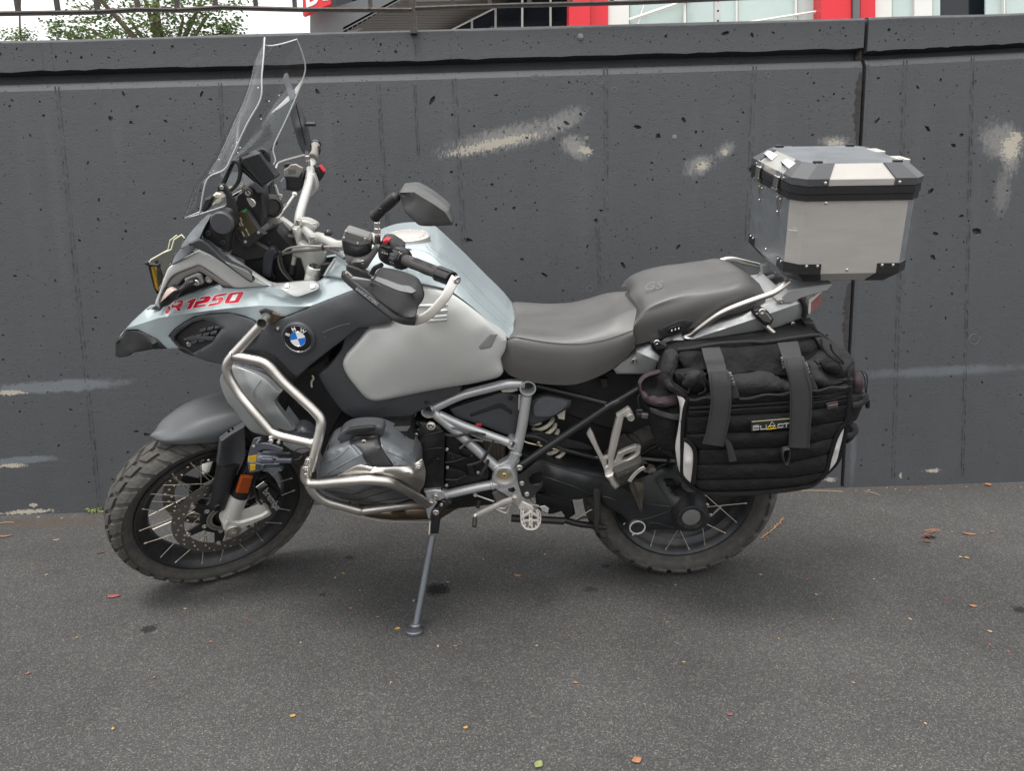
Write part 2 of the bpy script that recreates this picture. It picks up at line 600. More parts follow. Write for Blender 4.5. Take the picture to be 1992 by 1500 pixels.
def cdt(points,loops,extra_edges=()):
    es = []
    for lp in loops:
        es += [(lp[i],lp[(i+1) % len(lp)]) for i in range(len(lp))]
    es += list(extra_edges)
    v,e,f,ov,oe,of = delaunay_2d_cdt([Vector((float(p[0]),float(p[1]))) for p in points],es,[],0,1e-6)
    return v,f,ov

def lininterp(P3,loop_n,creases):
    pts = [p[:2] for p in P3]
    ee = []
    for c in creases:
        ee += [(c[i],c[i+1]) for i in range(len(c)-1)]
    v,f,ov = cdt(pts,[list(range(loop_n))],ee)
    z = np.zeros(len(v))
    for i,o in enumerate(ov):
        if len(o):
            z[i] = P3[o[0]][2]
        else:
            z[i] = np.nan
    vv = np.array([[q.x,q.y] for q in v])
    if np.isnan(z).any():
        g = tps(P3)
        for i in np.where(np.isnan(z))[0]:
            z[i] = g(vv[i:i+1])[0]
    tri = [t for t in f if len(t) == 3]
    def fn(q):
        q = np.atleast_2d(np.asarray(q,float))[:,:2]
        res = np.full(len(q),np.nan)
        for a,b,c in tri:
            A,B,Cc = vv[a],vv[b],vv[c]
            den = (B[1]-Cc[1])*(A[0]-Cc[0])+(Cc[0]-B[0])*(A[1]-Cc[1])
            if abs(den) < 1e-12:
                continue
            l0 = ((B[1]-Cc[1])*(q[:,0]-Cc[0])+(Cc[0]-B[0])*(q[:,1]-Cc[1]))/den
            l1 = ((Cc[1]-A[1])*(q[:,0]-Cc[0])+(A[0]-Cc[0])*(q[:,1]-Cc[1]))/den
            l2 = 1-l0-l1
            k = (l0 > -1e-4) & (l1 > -1e-4) & (l2 > -1e-4) & np.isnan(res)
            res[k] = l0[k]*z[a]+l1[k]*z[b]+l2[k]*z[c]
        bad = np.isnan(res)
        if bad.any():
            d = ((q[bad][:,None]-np.array(pts)[None])**2).sum(2).argmin(1)
            res[bad] = np.array([p[2] for p in P3])[d]
        return res
    return fn

def panel(name,outline,m,parent,ctrl=(),th=0.012,r=0.006,sp=0.014,fr=None,holes=(),sm=True,creases=None,mirror=False,ang=40,corner=42,w=None,soft=False,wfun=None):
    """Shell traced along its outline (px, py, w): own depth map w(x,y), rounded rim of radius r, thickness th."""
    fr = fr or BK
    if w is not None:
        outline = [tuple(p[:2])+(w,) for p in outline]
        ctrl = [tuple(p[:2])+((p[2] if len(p) > 2 else w),) for p in ctrl]
    ol = smooth_outline(outline,corner=corner) if sm else np.array([p[:3] for p in outline],float)
    cx,cy,cw = ol.mean(0)
    k = fr.k(cx,cy,cw)
    rp,spx = r/k,sp/k
    # resample the outline
    pts = []
    for i in range(len(ol)):
        a,b = ol[i],ol[(i+1) % len(ol)]
        n = max(1,int(math.ceil(np.linalg.norm((b-a)[:2])/spx)))
        for t in range(n):
            pts.append(a+(b-a)*t/n)
    ol = np.array(pts)
    area = (ol[:,0]*np.roll(ol[:,1],-1)-np.roll(ol[:,0],-1)*ol[:,1]).sum()
    if area < 0:
        ol = ol[::-1]
    n = len(ol)
    cre = []
    if creases and not soft:
        base = [tuple(p) for p in ol]
        idx = []
        for c in creases:
            c2 = []
            for i in range(len(c)-1):
                a,b = np.array(c[i],float),np.array(c[i+1],float)
                q = max(1,int(np.linalg.norm((b-a)[:2])/spx))
                for t in range(q):
                    c2.append(tuple(a+(b-a)*t/q))
            c2.append(tuple(c[-1]))
            idx.append(list(range(len(base),len(base)+len(c2))))
            base += c2
            cre.append(np.array(c2))
        wf = lininterp(base + [tuple(p) for p in ctrl],n,idx)
    else:
        sub = ol[::max(1,n//60)]
        wf = tps(list(map(tuple,sub)) + [tuple(p[:3]) for p in ctrl] + [tuple(p[:3]) for c in (creases or []) for p in c])
    if wfun:
        wf = wfun
    P2 = [ol[:,:2]]
    loops = [list(range(n))]
    cnt = n
    hl = []
    for h in holes:
        h = np.array([p[:2] for p in h],float)
        P2.append(h)
        loops.append(list(range(cnt,cnt+len(h))))
        cnt += len(h)
        hl.append(h)
    ee = []
    for c in cre:
        keep = segdist(c,ol) > 0.3
        ii = []
        for q,kp in zip(c,keep):
            if kp:
                P2.append(q[None,:2])
                ii.append(cnt)
                cnt += 1
        ee += [(ii[i],ii[i+1]) for i in range(len(ii)-1)]
    nrm = np.roll(ol[:,:2],-1,0)-np.roll(ol[:,:2],1,0)
    nrm = np.stack([-nrm[:,1],nrm[:,0]],1)
    nrm /= np.linalg.norm(nrm,axis=1)[:,None]+1e-9
    for f_ in (0.12,0.42,1.0):
        if rp > 0:
            q = ol[:,:2]+nrm*rp*f_
            q = q[inpoly(q,ol) & (segdist(q,ol) > rp*f_*0.93)]
            P2.append(q)
    x0,y0 = ol[:,:2].min(0)
    x1,y1 = ol[:,:2].max(0)
    g = []
    row = 0
    y = y0
    while y < y1:
        xs = np.arange(x0 + (spx/2 if row % 2 else 0),x1,spx)
        g.append(np.stack([xs,np.full(len(xs),y)],1))
        y += spx*0.87
        row += 1
    g = np.concatenate(g) if g else np.zeros((0,2))
    if len(g):
        g = g[inpoly(g,ol)]
        if len(g):
            g = g[segdist(g,ol) > max(rp*1.0,0)+spx*0.45]
        for c in cre:
            if len(g):
                dd = np.sqrt(((g[:,None]-c[None,:,:2])**2).sum(2).min(1))
                g = g[dd > spx*0.4]
        P2.append(g)
    allp = np.concatenate(P2)
    v,f,ov = cdt(allp,loops,ee)
    vv = np.array([[q.x,q.y] for q in v])
    tri = np.array([t[:3] for t in f])
    cen = vv[tri].mean(1)
    keep = inpoly(cen,ol)
    for h in hl:
        keep &= ~inpoly(cen,h)
    tri = tri[keep]
    wv = wf(vv)
    d = segdist(vv,ol)
    for h in hl:
        d = np.minimum(d,segdist(vv,h))
    rr = np.clip(d/max(rp,1e-6),0,1)
    drop = r*(1-np.sqrt(np.clip(1-(1-rr)**2,0,1)))
    front = [fr.P(x,y,ww-dd) for (x,y),ww,dd in zip(vv,wv,drop)]
    # the back follows the camera-independent inward direction of the frame
    back = [fr.P(x,y,ww-r) - fr.w*th for (x,y),ww in zip(vv,wv)]
    N = len(front)
    faces = []
    ecount = {}
    for a,b,c in tri:
        # orient towards +w
        nn = (front[b]-front[a]).cross(front[c]-front[a])
        if nn.dot(fr.w) < 0:
            b,c = c,b
        faces.append((a,b,c))
        for e in ((a,b),(b,c),(c,a)):
            ecount[e] = ecount.get(e,0)+1
    fb = [(N+a,N+c,N+b) for a,b,c in faces]
    sides = []
    for (a,b) in ecount:
        if (b,a) not in ecount:
            sides.append((b,a,N+a,N+b))
    allf = faces+fb+sides
    verts = front+back
    if mirror:
        mv = [fr.mir(q) for q in verts]
        verts2,f2 = mv,[tuple(reversed(q)) for q in allf]
        mobj(name,verts2,f2,m,parent,ang)
    o = mobj(name,verts,allf,m,parent,ang)
    o_wf = wf
    return o,o_wf

def decal(name,polys,wf,m,parent,off=0.0012,fr=None,sp=0.008,holes=()):
    """Thin stick-on shapes that follow the surface wf."""
    fr = fr or BK
    mb = MB()
    for pi,poly in enumerate(polys):
        ol = np.array([p[:2] for p in poly],float)
        k = fr.k(ol[0][0],ol[0][1],float(wf(ol[:1])[0]))
        spx = sp/k
        pts = []
        for i in range(len(ol)):
            a,b = ol[i],ol[(i+1) % len(ol)]
            n = max(1,int(np.linalg.norm(b-a)/spx))
            for t in range(n):
                pts.append(a+(b-a)*t/n)
        loops = [list(range(len(pts)))]
        hs_ = holes[pi] if pi < len(holes) and holes[pi] else []
        for h in hs_:
            loops.append(list(range(len(pts),len(pts)+len(h))))
            pts += [np.array(q[:2],float) for q in h]
        v,f,ov = cdt(pts,loops)
        vv = np.array([[q.x,q.y] for q in v])
        tri = np.array([t[:3] for t in f])
        kp = inpoly(vv[tri].mean(1),ol)
        for h in hs_:
            kp &= ~inpoly(vv[tri].mean(1),np.array([q[:2] for q in h],float))
        tri = tri[kp]
        ww = wf(vv)
        P = [fr.P(x,y,w_+off) for (x,y),w_ in zip(vv,ww)]
        ff = []
        for a,b,c in tri:
            if (P[b]-P[a]).cross(P[c]-P[a]).dot(fr.w) < 0:
                b,c = c,b
            ff.append((a,b,c))
        mb.add(P,ff)
    return mb.build(name,m,parent)

def loft(name,rails,m,parent,nu=24,nv=5,fr=None,mirror=True,ang=45,th=None,caps=True,smooth_v=True):
    """rails: polylines (px, py, w) from the lower left edge to the ridge (w=0); mirrored about the frame plane."""
    fr = fr or BK
    RL = []
    for rl in rails:
        pts = [Vector((p[0],p[1],p[2]*600)) for p in rl]
        c = catmull(pts,8)
        L = [0]
        for i in range(1,len(c)):
            L.append(L[-1]+(c[i]-c[i-1]).length)
        out = []
        for k in range(nu):
            t = L[-1]*k/(nu-1)
            j = min(max(np.searchsorted(L,t),1),len(c)-1)
            f_ = (t-L[j-1])/max(1e-9,L[j]-L[j-1])
            out.append(c[j-1].lerp(c[j],f_))
        RL.append([fr.P(q.x,q.y,q.z/600) for q in out])
    rows = []
    for k in range(nu):
        col = [RL[j][k] for j in range(len(RL))]
        if smooth_v:
            if mirror:
                full = col + [fr.mir(q) for q in col[:-1][::-1]]
                c = catmull(full,nv)
            else:
                c = catmull(col,nv)
        else:
            c = col + ([fr.mir(q) for q in col[:-1][::-1]] if mirror else [])
        rows.append(c)
    M = len(rows[0])
    vs = [q for r_ in rows for q in r_]
    fs = []
    for k in range(nu-1):
        for j in range(M-1):
            fs.append((k*M+j,k*M+j+1,(k+1)*M+j+1,(k+1)*M+j))
    if caps:
        fs.append(tuple(range(M)))
        fs.append(tuple((nu-1)*M+j for j in range(M-1,-1,-1)))
        for k in range(nu-1):
            fs.append((k*M,(k+1)*M,(k+1)*M+M-1,k*M+M-1))
    return mobj(name,vs,fs,m,parent,ang)

def plate(name,poly,w,t,m,parent,ch=0.002,fr=None,mirror=False,holes=(),ang=30,wb=None):
    """Flat traced plate at depth w, thickness t."""
    fr = fr or BK
    poly = [tuple(p[:2]) for p in poly]
    front = [fr.P(x,y,w) for x,y in poly]
    nn = Vector()
    c = sum(front,Vector())/len(front)
    for i in range(len(front)):
        nn += (front[i]-c).cross(front[(i+1) % len(front)]-c)
    if nn.dot(fr.w) < 0:
        front.reverse()
    if holes:
        return panel(name,[(x,y,w) for x,y in poly],m,parent,th=t,r=ch,sp=0.02,fr=fr,holes=holes,sm=False,mirror=mirror,ang=ang)[0]
    mb = MB()
    mb.slab(front,[p - fr.w*t for p in front],ch)
    if mirror:
        f2 = [fr.mir(p) for p in front][::-1]
        MB().slab(f2,[p + fr.w*t for p in f2],ch).build(name,m,parent,ang)
    return mb.build(name,m,parent,ang)

def arc(cx,cy,rx,ry,n=20,a0=0,a1=360,rot=0):
    out = []
    full = abs(a1-a0) >= 360
    for k in range(n if full else n+1):
        a = R(a0+(a1-a0)*k/n)
        x,y = rx*math.cos(a),ry*math.sin(a)
        out.append((cx+x*math.cos(R(rot))-y*math.sin(R(rot)),cy+x*math.sin(R(rot))+y*math.cos(R(rot))))
    return out

def bolt(p,axis,r,parent,m=None,name='bolt',h=None):
    h = h or r*0.7
    mb = MB()
    mb.lathe(p,axis,[(r*1.0,-h*0.6),(r,h*0.45),(r*0.82,h*0.7),(r*0.48,h*0.7),(r*0.42,h*0.1),(0.0,h*0.1)],14)
    return mb.build(name,m or STEEL,parent)

def bolts(lst,parent,fr=None,m=None):
    fr = fr or BK
    for p,w,rp in lst:
        q = fr.P(p[0],p[1],w)
        bolt(q,fr.w,rp*fr.k(p[0],p[1],w),parent,m)

def text(name,s,m,parent,org,xd,yd,size,ext=0.0006,bold=0.0,shear=0.0,align='LEFT',space=1.0):
    cu = bpy.data.curves.new(name,'FONT')
    cu.body = s
    cu.size = 1.0
    cu.extrude = 0.0
    cu.offset = bold
    cu.shear = shear
    cu.align_x = align
    cu.space_character = space
    cu.resolution_u = 3
    ob = bpy.data.objects.new(name,cu)
    COL.objects.link(ob)
    dg = bpy.context.evaluated_depsgraph_get()
    me = bpy.data.meshes.new_from_object(ob.evaluated_get(dg))
    bpy.data.objects.remove(ob)
    bpy.data.curves.remove(cu)
    xd,yd = Vector(xd).normalized(),Vector(yd).normalized()
    z = xd.cross(yd).normalized()
    vs = [Vector(org) + xd*(v.co.x*size) + yd*(v.co.y*size) + z*ext for v in me.vertices]
    fs = [tuple(p.vertices) for p in me.polygons]
    bpy.data.meshes.remove(me)
    return mobj(name,vs,fs,m,parent,None)
# ================================================================== SETTING
# ---- asphalt: one sheet out to the horizon
def ground_mat():
    m = bpy.data.materials.new('asphalt')
    m.use_nodes = True
    nt = m.node_tree
    b = nt.nodes['Principled BSDF']
    L = nt.links.new
    tc = nd(nt,'ShaderNodeTexCoord')
    vo = nd(nt,'ShaderNodeTexVoronoi',i_Scale=330.0)
    L(tc.outputs['Object'],vo.inputs['Vector'])
    v2 = nd(nt,'ShaderNodeTexVoronoi',i_Scale=760.0)
    L(tc.outputs['Object'],v2.inputs['Vector'])
    cr = nd(nt,'ShaderNodeValToRGB')
    e = cr.color_ramp.elements
    e[0].position,e[0].color = 0.0,(0.034,0.034,0.0345,1)
    e[1].position,e[1].color = 1.0,(0.25,0.238,0.222,1)
    for p,c in ((0.40,(0.051,0.0505,0.050,1)),(0.68,(0.076,0.075,0.073,1)),(0.88,(0.115,0.111,0.106,1))):
        q = e.new(p)
        q.color = c
    sx = nd(nt,'ShaderNodeSeparateColor')
    L(vo.outputs['Color'],sx.inputs[0])
    L(sx.outputs[0],cr.inputs[0])
    cr2 = nd(nt,'ShaderNodeValToRGB')
    cr2.color_ramp.elements[0].color = (0.022,0.022,0.023,1)
    cr2.color_ramp.elements[1].color = (0.105,0.102,0.099,1)
    sx2 = nd(nt,'ShaderNodeSeparateColor')
    L(v2.outputs['Color'],sx2.inputs[0])
    L(sx2.outputs[1],cr2.inputs[0])
    mx = nd(nt,'ShaderNodeMix',data_type='RGBA')
    mx.inputs['Factor'].default_value = 0.45
    L(cr.outputs[0],mx.inputs['A'])
    L(cr2.outputs[0],mx.inputs['B'])
    nz = nd(nt,'ShaderNodeTexNoise',i_Scale=1.7,i_Detail=6.0,i_Roughness=0.6)
    L(tc.outputs['Object'],nz.inputs['Vector'])
    mr = nd(nt,'ShaderNodeMapRange')
    mr.inputs['From Min'].default_value,mr.inputs['From Max'].default_value = 0.3,0.7
    mr.inputs['To Min'].default_value,mr.inputs['To Max'].default_value = 0.74,1.16
    L(nz.outputs['Fac'],mr.inputs['Value'])
    hv = nd(nt,'ShaderNodeMix',data_type='RGBA',blend_type='MULTIPLY')
    hv.inputs['Factor'].default_value = 1.0
    L(mx.outputs['Result'],hv.inputs['A'])
    L(mr.outputs[0],hv.inputs['B'])
    out = hv.outputs['Result']
    # oil drips: (x, y, radius, strength)
    def stain(out,x,y,rx,ry,col,strength,rag=0.6,nsc=60.0):
        sub = nd(nt,'ShaderNodeVectorMath',operation='SUBTRACT')
        sub.inputs[1].default_value = (x,y,0)
        L(tc.outputs['Object'],sub.inputs[0])
        dv = nd(nt,'ShaderNodeVectorMath',operation='DIVIDE')
        dv.inputs[1].default_value = (rx,ry,1)
        L(sub.outputs[0],dv.inputs[0])
        ln = nd(nt,'ShaderNodeVectorMath',operation='LENGTH')
        L(dv.outputs[0],ln.inputs[0])
        n = nd(nt,'ShaderNodeTexNoise',i_Scale=nsc,i_Detail=5.0,i_Roughness=0.7)
        L(tc.outputs['Object'],n.inputs['Vector'])
        ma = nd(nt,'ShaderNodeMath',operation='MULTIPLY_ADD')
        ma.inputs[1].default_value = rag*2
        L(n.outputs['Fac'],ma.inputs[0])
        L(ln.outputs['Value'],ma.inputs[2])
        mm = nd(nt,'ShaderNodeMapRange')
        mm.inputs['From Min'].default_value,mm.inputs['From Max'].default_value = 0.75+rag,1.15+rag
        mm.inputs['To Min'].default_value,mm.inputs['To Max'].default_value = strength,0.0
        L(ma.outputs[0],mm.inputs['Value'])
        mq = nd(nt,'ShaderNodeMix',data_type='RGBA')
        mq.inputs['B'].default_value = tuple(col)+(1,)
        L(mm.outputs[0],mq.inputs['Factor'])
        L(out,mq.inputs['A'])
        return mq.outputs['Result']
    for px,py,rx,ry,st in ((850,1147,0.035,0.035,0.9),(290,1224,0.02,0.02,0.75),(680,1085,0.016,0.012,0.7),(1150,1147,0.02,0.016,0.5),(1178,1102,0.014,0.012,0.7),(627,1157,0.010,0.010,0.6),(1988,1188,0.02,0.02,0.8)):
        d = ray(px,py)
        g = CAM + d*(-CAM_H/d.z)
        out = stain(out,g.x,g.y,rx*1.15,ry*1.15,(0.006,0.006,0.007),st,1.3,90.0)
    # rusty dirt line along the wall foot
    for px,py,rx,ry,st in ((60,1018,0.34,0.05,0.55),(330,1000,0.4,0.03,0.3),(1750,952,0.5,0.03,0.35)):
        d = ray(px,py)
        g = CAM + d*(-CAM_H/d.z)
        out = stain(out,g.x,g.y,rx,ry,(0.075,0.056,0.042),st,0.7,18.0)
    L(out,b.inputs['Base Color'])
    b.inputs['Roughness'].default_value = 0.88
    b.inputs['Specular IOR Level'].default_value = 0.3
    bp = nd(nt,'ShaderNodeBump',i_Strength=0.5,i_Distance=0.0022)
    ad = nd(nt,'ShaderNodeMath',operation='ADD')
    L(vo.outputs['Distance'],ad.inputs[0])
    L(v2.outputs['Distance'],ad.inputs[1])
    L(ad.outputs[0],bp.inputs['Height'])
    bp.invert = True
    L(bp.outputs[0],b.inputs['Normal'])
    return m
GM = ground_mat()
gx,gy = [-160,-8,8,160],[-60,-4,3.0,160]
n = 24
MBg = MB()
xs = np.concatenate([[-160,-40],np.linspace(-6,6,25),[40,160]])
ys = np.concatenate([[-120,-30],np.linspace(-4,3.4,19),[30,160]])
vs = [(x,y,0.0) for y in ys for x in xs]
fs = [(j*len(xs)+i,j*len(xs)+i+1,(j+1)*len(xs)+i+1,(j+1)*len(xs)+i) for j in range(len(ys)-1) for i in range(len(xs)-1)]
gr = mobj('asphalt_ground',vs,fs,GM,None,180)
gr['kind'] = 'structure'
gr['label'] = 'speckled grey asphalt with scattered dark oil drips'

# ---- concrete retaining wall
def WP(px,py):
    q = WA.P(px,py,0)
    s,h,_ = WA.loc(q)
    return s,h

def wall_mat():
    m = bpy.data.materials.new('painted_concrete')
    m.use_nodes = True
    nt = m.node_tree
    b = nt.nodes['Principled BSDF']
    L = nt.links.new
    at = nd(nt,'ShaderNodeAttribute',attribute_name='wall_uv')
    co = at.outputs['Vector']
    n1 = nd(nt,'ShaderNodeTexNoise',i_Scale=2.2,i_Detail=7.0,i_Roughness=0.62)
    L(co,n1.inputs['Vector'])
    mp = nd(nt,'ShaderNodeMapping')
    mp.inputs['Scale'].default_value = (9.0,0.8,1)
    L(co,mp.inputs['Vector'])
    n2 = nd(nt,'ShaderNodeTexNoise',i_Scale=1.4,i_Detail=6.0,i_Roughness=0.6)
    L(mp.outputs[0],n2.inputs['Vector'])
    mx = nd(nt,'ShaderNodeMix',data_type='RGBA')
    mx.inputs['A'].default_value = (0.038,0.0400,0.0440,1)
    mx.inputs['B'].default_value = (0.063,0.066,0.072,1)
    av = nd(nt,'ShaderNodeMath',operation='MULTIPLY_ADD')
    av.inputs[1].default_value = 0.55
    L(n1.outputs['Fac'],av.inputs[0])
    s2 = nd(nt,'ShaderNodeMath',operation='MULTIPLY')
    s2.inputs[1].default_value = 0.45
    L(n2.outputs['Fac'],s2.inputs[0])
    L(s2.outputs[0],av.inputs[2])
    L(av.outputs[0],mx.inputs['Factor'])
    out = mx.outputs['Result']
    def blob(out,s,h,rx,rh,col,st,rot=0.0,rag=0.35,nsc=26.0,lo=0.55,hi=1.15,ndist=(1,1,1)):
        sub = nd(nt,'ShaderNodeVectorMath',operation='SUBTRACT')
        sub.inputs[1].default_value = (s,h,0)
        L(co,sub.inputs[0])
        rt = nd(nt,'ShaderNodeVectorRotate',rotation_type='Z_AXIS')
        rt.inputs['Angle'].default_value = -rot
        L(sub.outputs[0],rt.inputs['Vector'])
        dv = nd(nt,'ShaderNodeVectorMath',operation='DIVIDE')
        dv.inputs[1].default_value = (rx,rh,1e6)
        L(rt.outputs[0],dv.inputs[0])
        ln = nd(nt,'ShaderNodeVectorMath',operation='LENGTH')
        L(dv.outputs[0],ln.inputs[0])
        mpp = nd(nt,'ShaderNodeMapping')
        mpp.inputs['Scale'].default_value = ndist
        L(co,mpp.inputs['Vector'])
        n = nd(nt,'ShaderNodeTexNoise',i_Scale=nsc,i_Detail=5.0,i_Roughness=0.65)
        L(mpp.outputs[0],n.inputs['Vector'])
        ma = nd(nt,'ShaderNodeMath',operation='MULTIPLY_ADD')
        ma.inputs[1].default_value = rag*2
        L(n.outputs['Fac'],ma.inputs[0])
        L(ln.outputs['Value'],ma.inputs[2])
        mm = nd(nt,'ShaderNodeMapRange',interpolation_type='SMOOTHSTEP')
        mm.inputs['From Min'].default_value,mm.inputs['From Max'].default_value = lo+rag,hi+rag
        mm.inputs['To Min'].default_value,mm.inputs['To Max'].default_value = st,0.0
        L(ma.outputs[0],mm.inputs['Value'])
        mq = nd(nt,'ShaderNodeMix',data_type='RGBA')
        mq.inputs['B'].default_value = tuple(col)+(1,)
        L(mm.outputs[0],mq.inputs['Factor'])
        L(out,mq.inputs['A'])
        return mq.outputs['Result']
    pale,bare,blue = (0.24,0.235,0.225),(0.36,0.325,0.265),(0.115,0.127,0.14)
    def PB(out,px,py,wx,wy,col,st,rot=0,**kw):
        s,h = WP(px,py)
        k = WA.k(px,py,0)
        return blob(out,s,h,wx*k,wy*k,col,st,R(rot),**kw)
    hard = dict(rag=1.3,nsc=85.0,lo=0.55,hi=0.75)
    soft = dict(rag=0.7,nsc=38.0,lo=0.30,hi=0.95,ndist=(2.0,0.7,1))
    # scuffed streak above the seat
    out = PB(out,985,268,165,30,pale,0.55,12,**soft)
    out = PB(out,1100,232,55,26,pale,0.45,24,**soft)
    out = PB(out,960,280,130,13,bare,0.8,11,rag=1.4,nsc=60.0,lo=0.5,hi=0.72,ndist=(2.2,0.6,1))
    out = PB(out,1120,285,40,26,pale,0.7,-30,**soft)
    out = PB(out,1138,292,18,10,bare,0.9,-20,**hard)
    out = PB(out,1360,322,42,24,pale,0.6,20,**soft)
    out = PB(out,1365,322,14,12,bare,0.9,0,**hard)
    out = PB(out,1411,292,26,18,pale,0.5,40,**soft)
    out = PB(out,1410,296,9,8,bare,0.8,0,**hard)
    out = PB(out,1622,275,40,16,pale,0.55,0,**soft)
    out = PB(out,1625,278,24,8,bare,0.8,0,**hard)
    out = PB(out,1950,275,62,46,pale,0.55,-20,**soft)
    out = PB(out,1965,300,26,52,pale,0.6,8,**soft)
    out = PB(out,1965,288,22,30,bare,0.95,10,**hard)
    out = PB(out,1978,268,18,14,bare,0.9,0,**hard)
    out = PB(out,1950,375,60,22,pale,0.3,90,**soft)
    # sprayed over stripes on the left and right
    out = PB(out,110,752,175,16,blue,0.95,2,rag=0.5,nsc=26.0,lo=0.5,hi=0.95,ndist=(1,.5,1))
    out = PB(out,20,764,40,7,bare,0.9,0,**hard)
    out = PB(out,40,896,92,10,blue,0.9,3,rag=0.5,nsc=26.0,lo=0.5,hi=0.95,ndist=(1,.5,1))
    out = PB(out,20,906,44,6,bare,0.9,0,**hard)
    out = PB(out,1830,722,230,14,(0.10,0.11,0.122),0.8,1,rag=0.5,nsc=20.0,lo=0.3,hi=0.95,ndist=(1,.5,1))
    # bare patches at the foot
    out = PB(out,55,996,66,7,bare,0.95,2,**hard)
    out = PB(out,65,983,10,6,bare,0.9,0,**hard)
    out = PB(out,1815,916,22,5,bare,0.9,0,**hard)
    out = PB(out,1752,925,4,8,bare,0.9,0,**hard)
    out = PB(out,1615,933,16,6,bare,0.8,0,**hard)
    out = PB(out,1660,880,8,90,(0.12,0.135,0.15),0.4,0,**soft)
    # paler runs down the face
    for px,wy,st in ((112,300,.3),(230,120,.25),(875,300,.3),(1135,240,.25),(1350,200,.2),(1462,260,.3),(640,120,.3),(55,260,.22),(1775,300,.25),(1900,260,.2),(1500,160,.2)):
        out = PB(out,px,180+wy*0.8,14,wy,(0.085,0.093,0.102),st*.5,0,rag=0.5,nsc=8.0,lo=0.2,hi=1.2)
    # weathered, lighter top arris
    sp_ = nd(nt,'ShaderNodeSeparateXYZ')
    L(co,sp_.inputs[0])
    nt_ = nd(nt,'ShaderNodeTexNoise',i_Scale=30.0,i_Detail=5.0)
    L(co,nt_.inputs['Vector'])
    hh = nd(nt,'ShaderNodeMath',operation='MULTIPLY_ADD')
    hh.inputs[1].default_value = 0.02
    L(nt_.outputs['Fac'],hh.inputs[0])
    L(sp_.outputs['Z'],hh.inputs[2])
    mt = nd(nt,'ShaderNodeMapRange')
    mt.inputs['From Min'].default_value,mt.inputs['From Max'].default_value = -0.008,0.012
    mt.inputs['To Max'].default_value = 0.7
    L(hh.outputs[0],mt.inputs['Value'])
    mq = nd(nt,'ShaderNodeMix',data_type='RGBA')
    mq.inputs['B'].default_value = (0.16,0.158,0.155,1)
    L(mt.outputs[0],mq.inputs['Factor'])
    L(out,mq.inputs['A'])
    out = mq.outputs['Result']
    L(out,b.inputs['Base Color'])
    b.inputs['Roughness'].default_value = 0.55
    b.inputs['Specular IOR Level'].default_value = 0.45
    # relief: brush strokes, blisters, fine sand
    n3 = nd(nt,'ShaderNodeTexNoise',i_Scale=190.0,i_Detail=4.0,i_Roughness=0.6)
    L(co,n3.inputs['Vector'])
    m4 = nd(nt,'ShaderNodeMapping')
    m4.inputs['Scale'].default_value = (60,5,1)
    L(co,m4.inputs['Vector'])
    n4 = nd(nt,'ShaderNodeTexNoise',i_Scale=3.0,i_Detail=4.0)
    L(m4.outputs[0],n4.inputs['Vector'])
    n5 = nd(nt,'ShaderNodeTexNoise',i_Scale=24.0,i_Detail=6.0,i_Roughness=0.7)
    L(co,n5.inputs['Vector'])
    a1 = nd(nt,'ShaderNodeMath',operation='MULTIPLY_ADD')
    a1.inputs[1].default_value = 0.7
    L(n4.outputs['Fac'],a1.inputs[0])
    L(n3.outputs['Fac'],a1.inputs[2])
    a2 = nd(nt,'ShaderNodeMath',operation='MULTIPLY_ADD')
    a2.inputs[1].default_value = 0.8
    L(n5.outputs['Fac'],a2.inputs[0])
    L(a1.outputs[0],a2.inputs[2])
    # small pinholes by voronoi
    vo = nd(nt,'ShaderNodeTexVoronoi',i_Scale=34.0)
    L(co,vo.inputs['Vector'])
    pr = nd(nt,'ShaderNodeMapRange')
    pr.inputs['From Min'].default_value,pr.inputs['From Max'].default_value = 0.06,0.13
    pr.inputs['To Min'].default_value,pr.inputs['To Max'].default_value = -2.2,0.0
    L(vo.outputs['Distance'],pr.inputs['Value'])
    a3 = nd(nt,'ShaderNodeMath',operation='ADD')
    L(a2.outputs[0],a3.inputs[0])
    L(pr.outputs[0],a3.inputs[1])
    bp = nd(nt,'ShaderNodeBump',i_Strength=0.8,i_Distance=0.0022)
    L(a3.outputs[0],bp.inputs['Height'])
    L(bp.outputs[0],b.inputs['Normal'])
    return m
WM = wall_mat()

def wobj(name,V,FF,m,parent,ang=30,toph=None):
    """V in wall coordinates (s, h, depth into the wall); stores them for the material."""
    vs = [WA.o + WA.a*s + WA.v*h + WA.w*d for s,h,d in V]
    o = mobj(name,vs,FF,m,parent,ang)
    at = o.data.attributes.new('wall_uv','FLOAT_VECTOR','POINT')
    for i,(s,h,d) in enumerate(V):
        at.data[i].vector = (s,h,h-toph(s) if toph else -1.0)
    return o

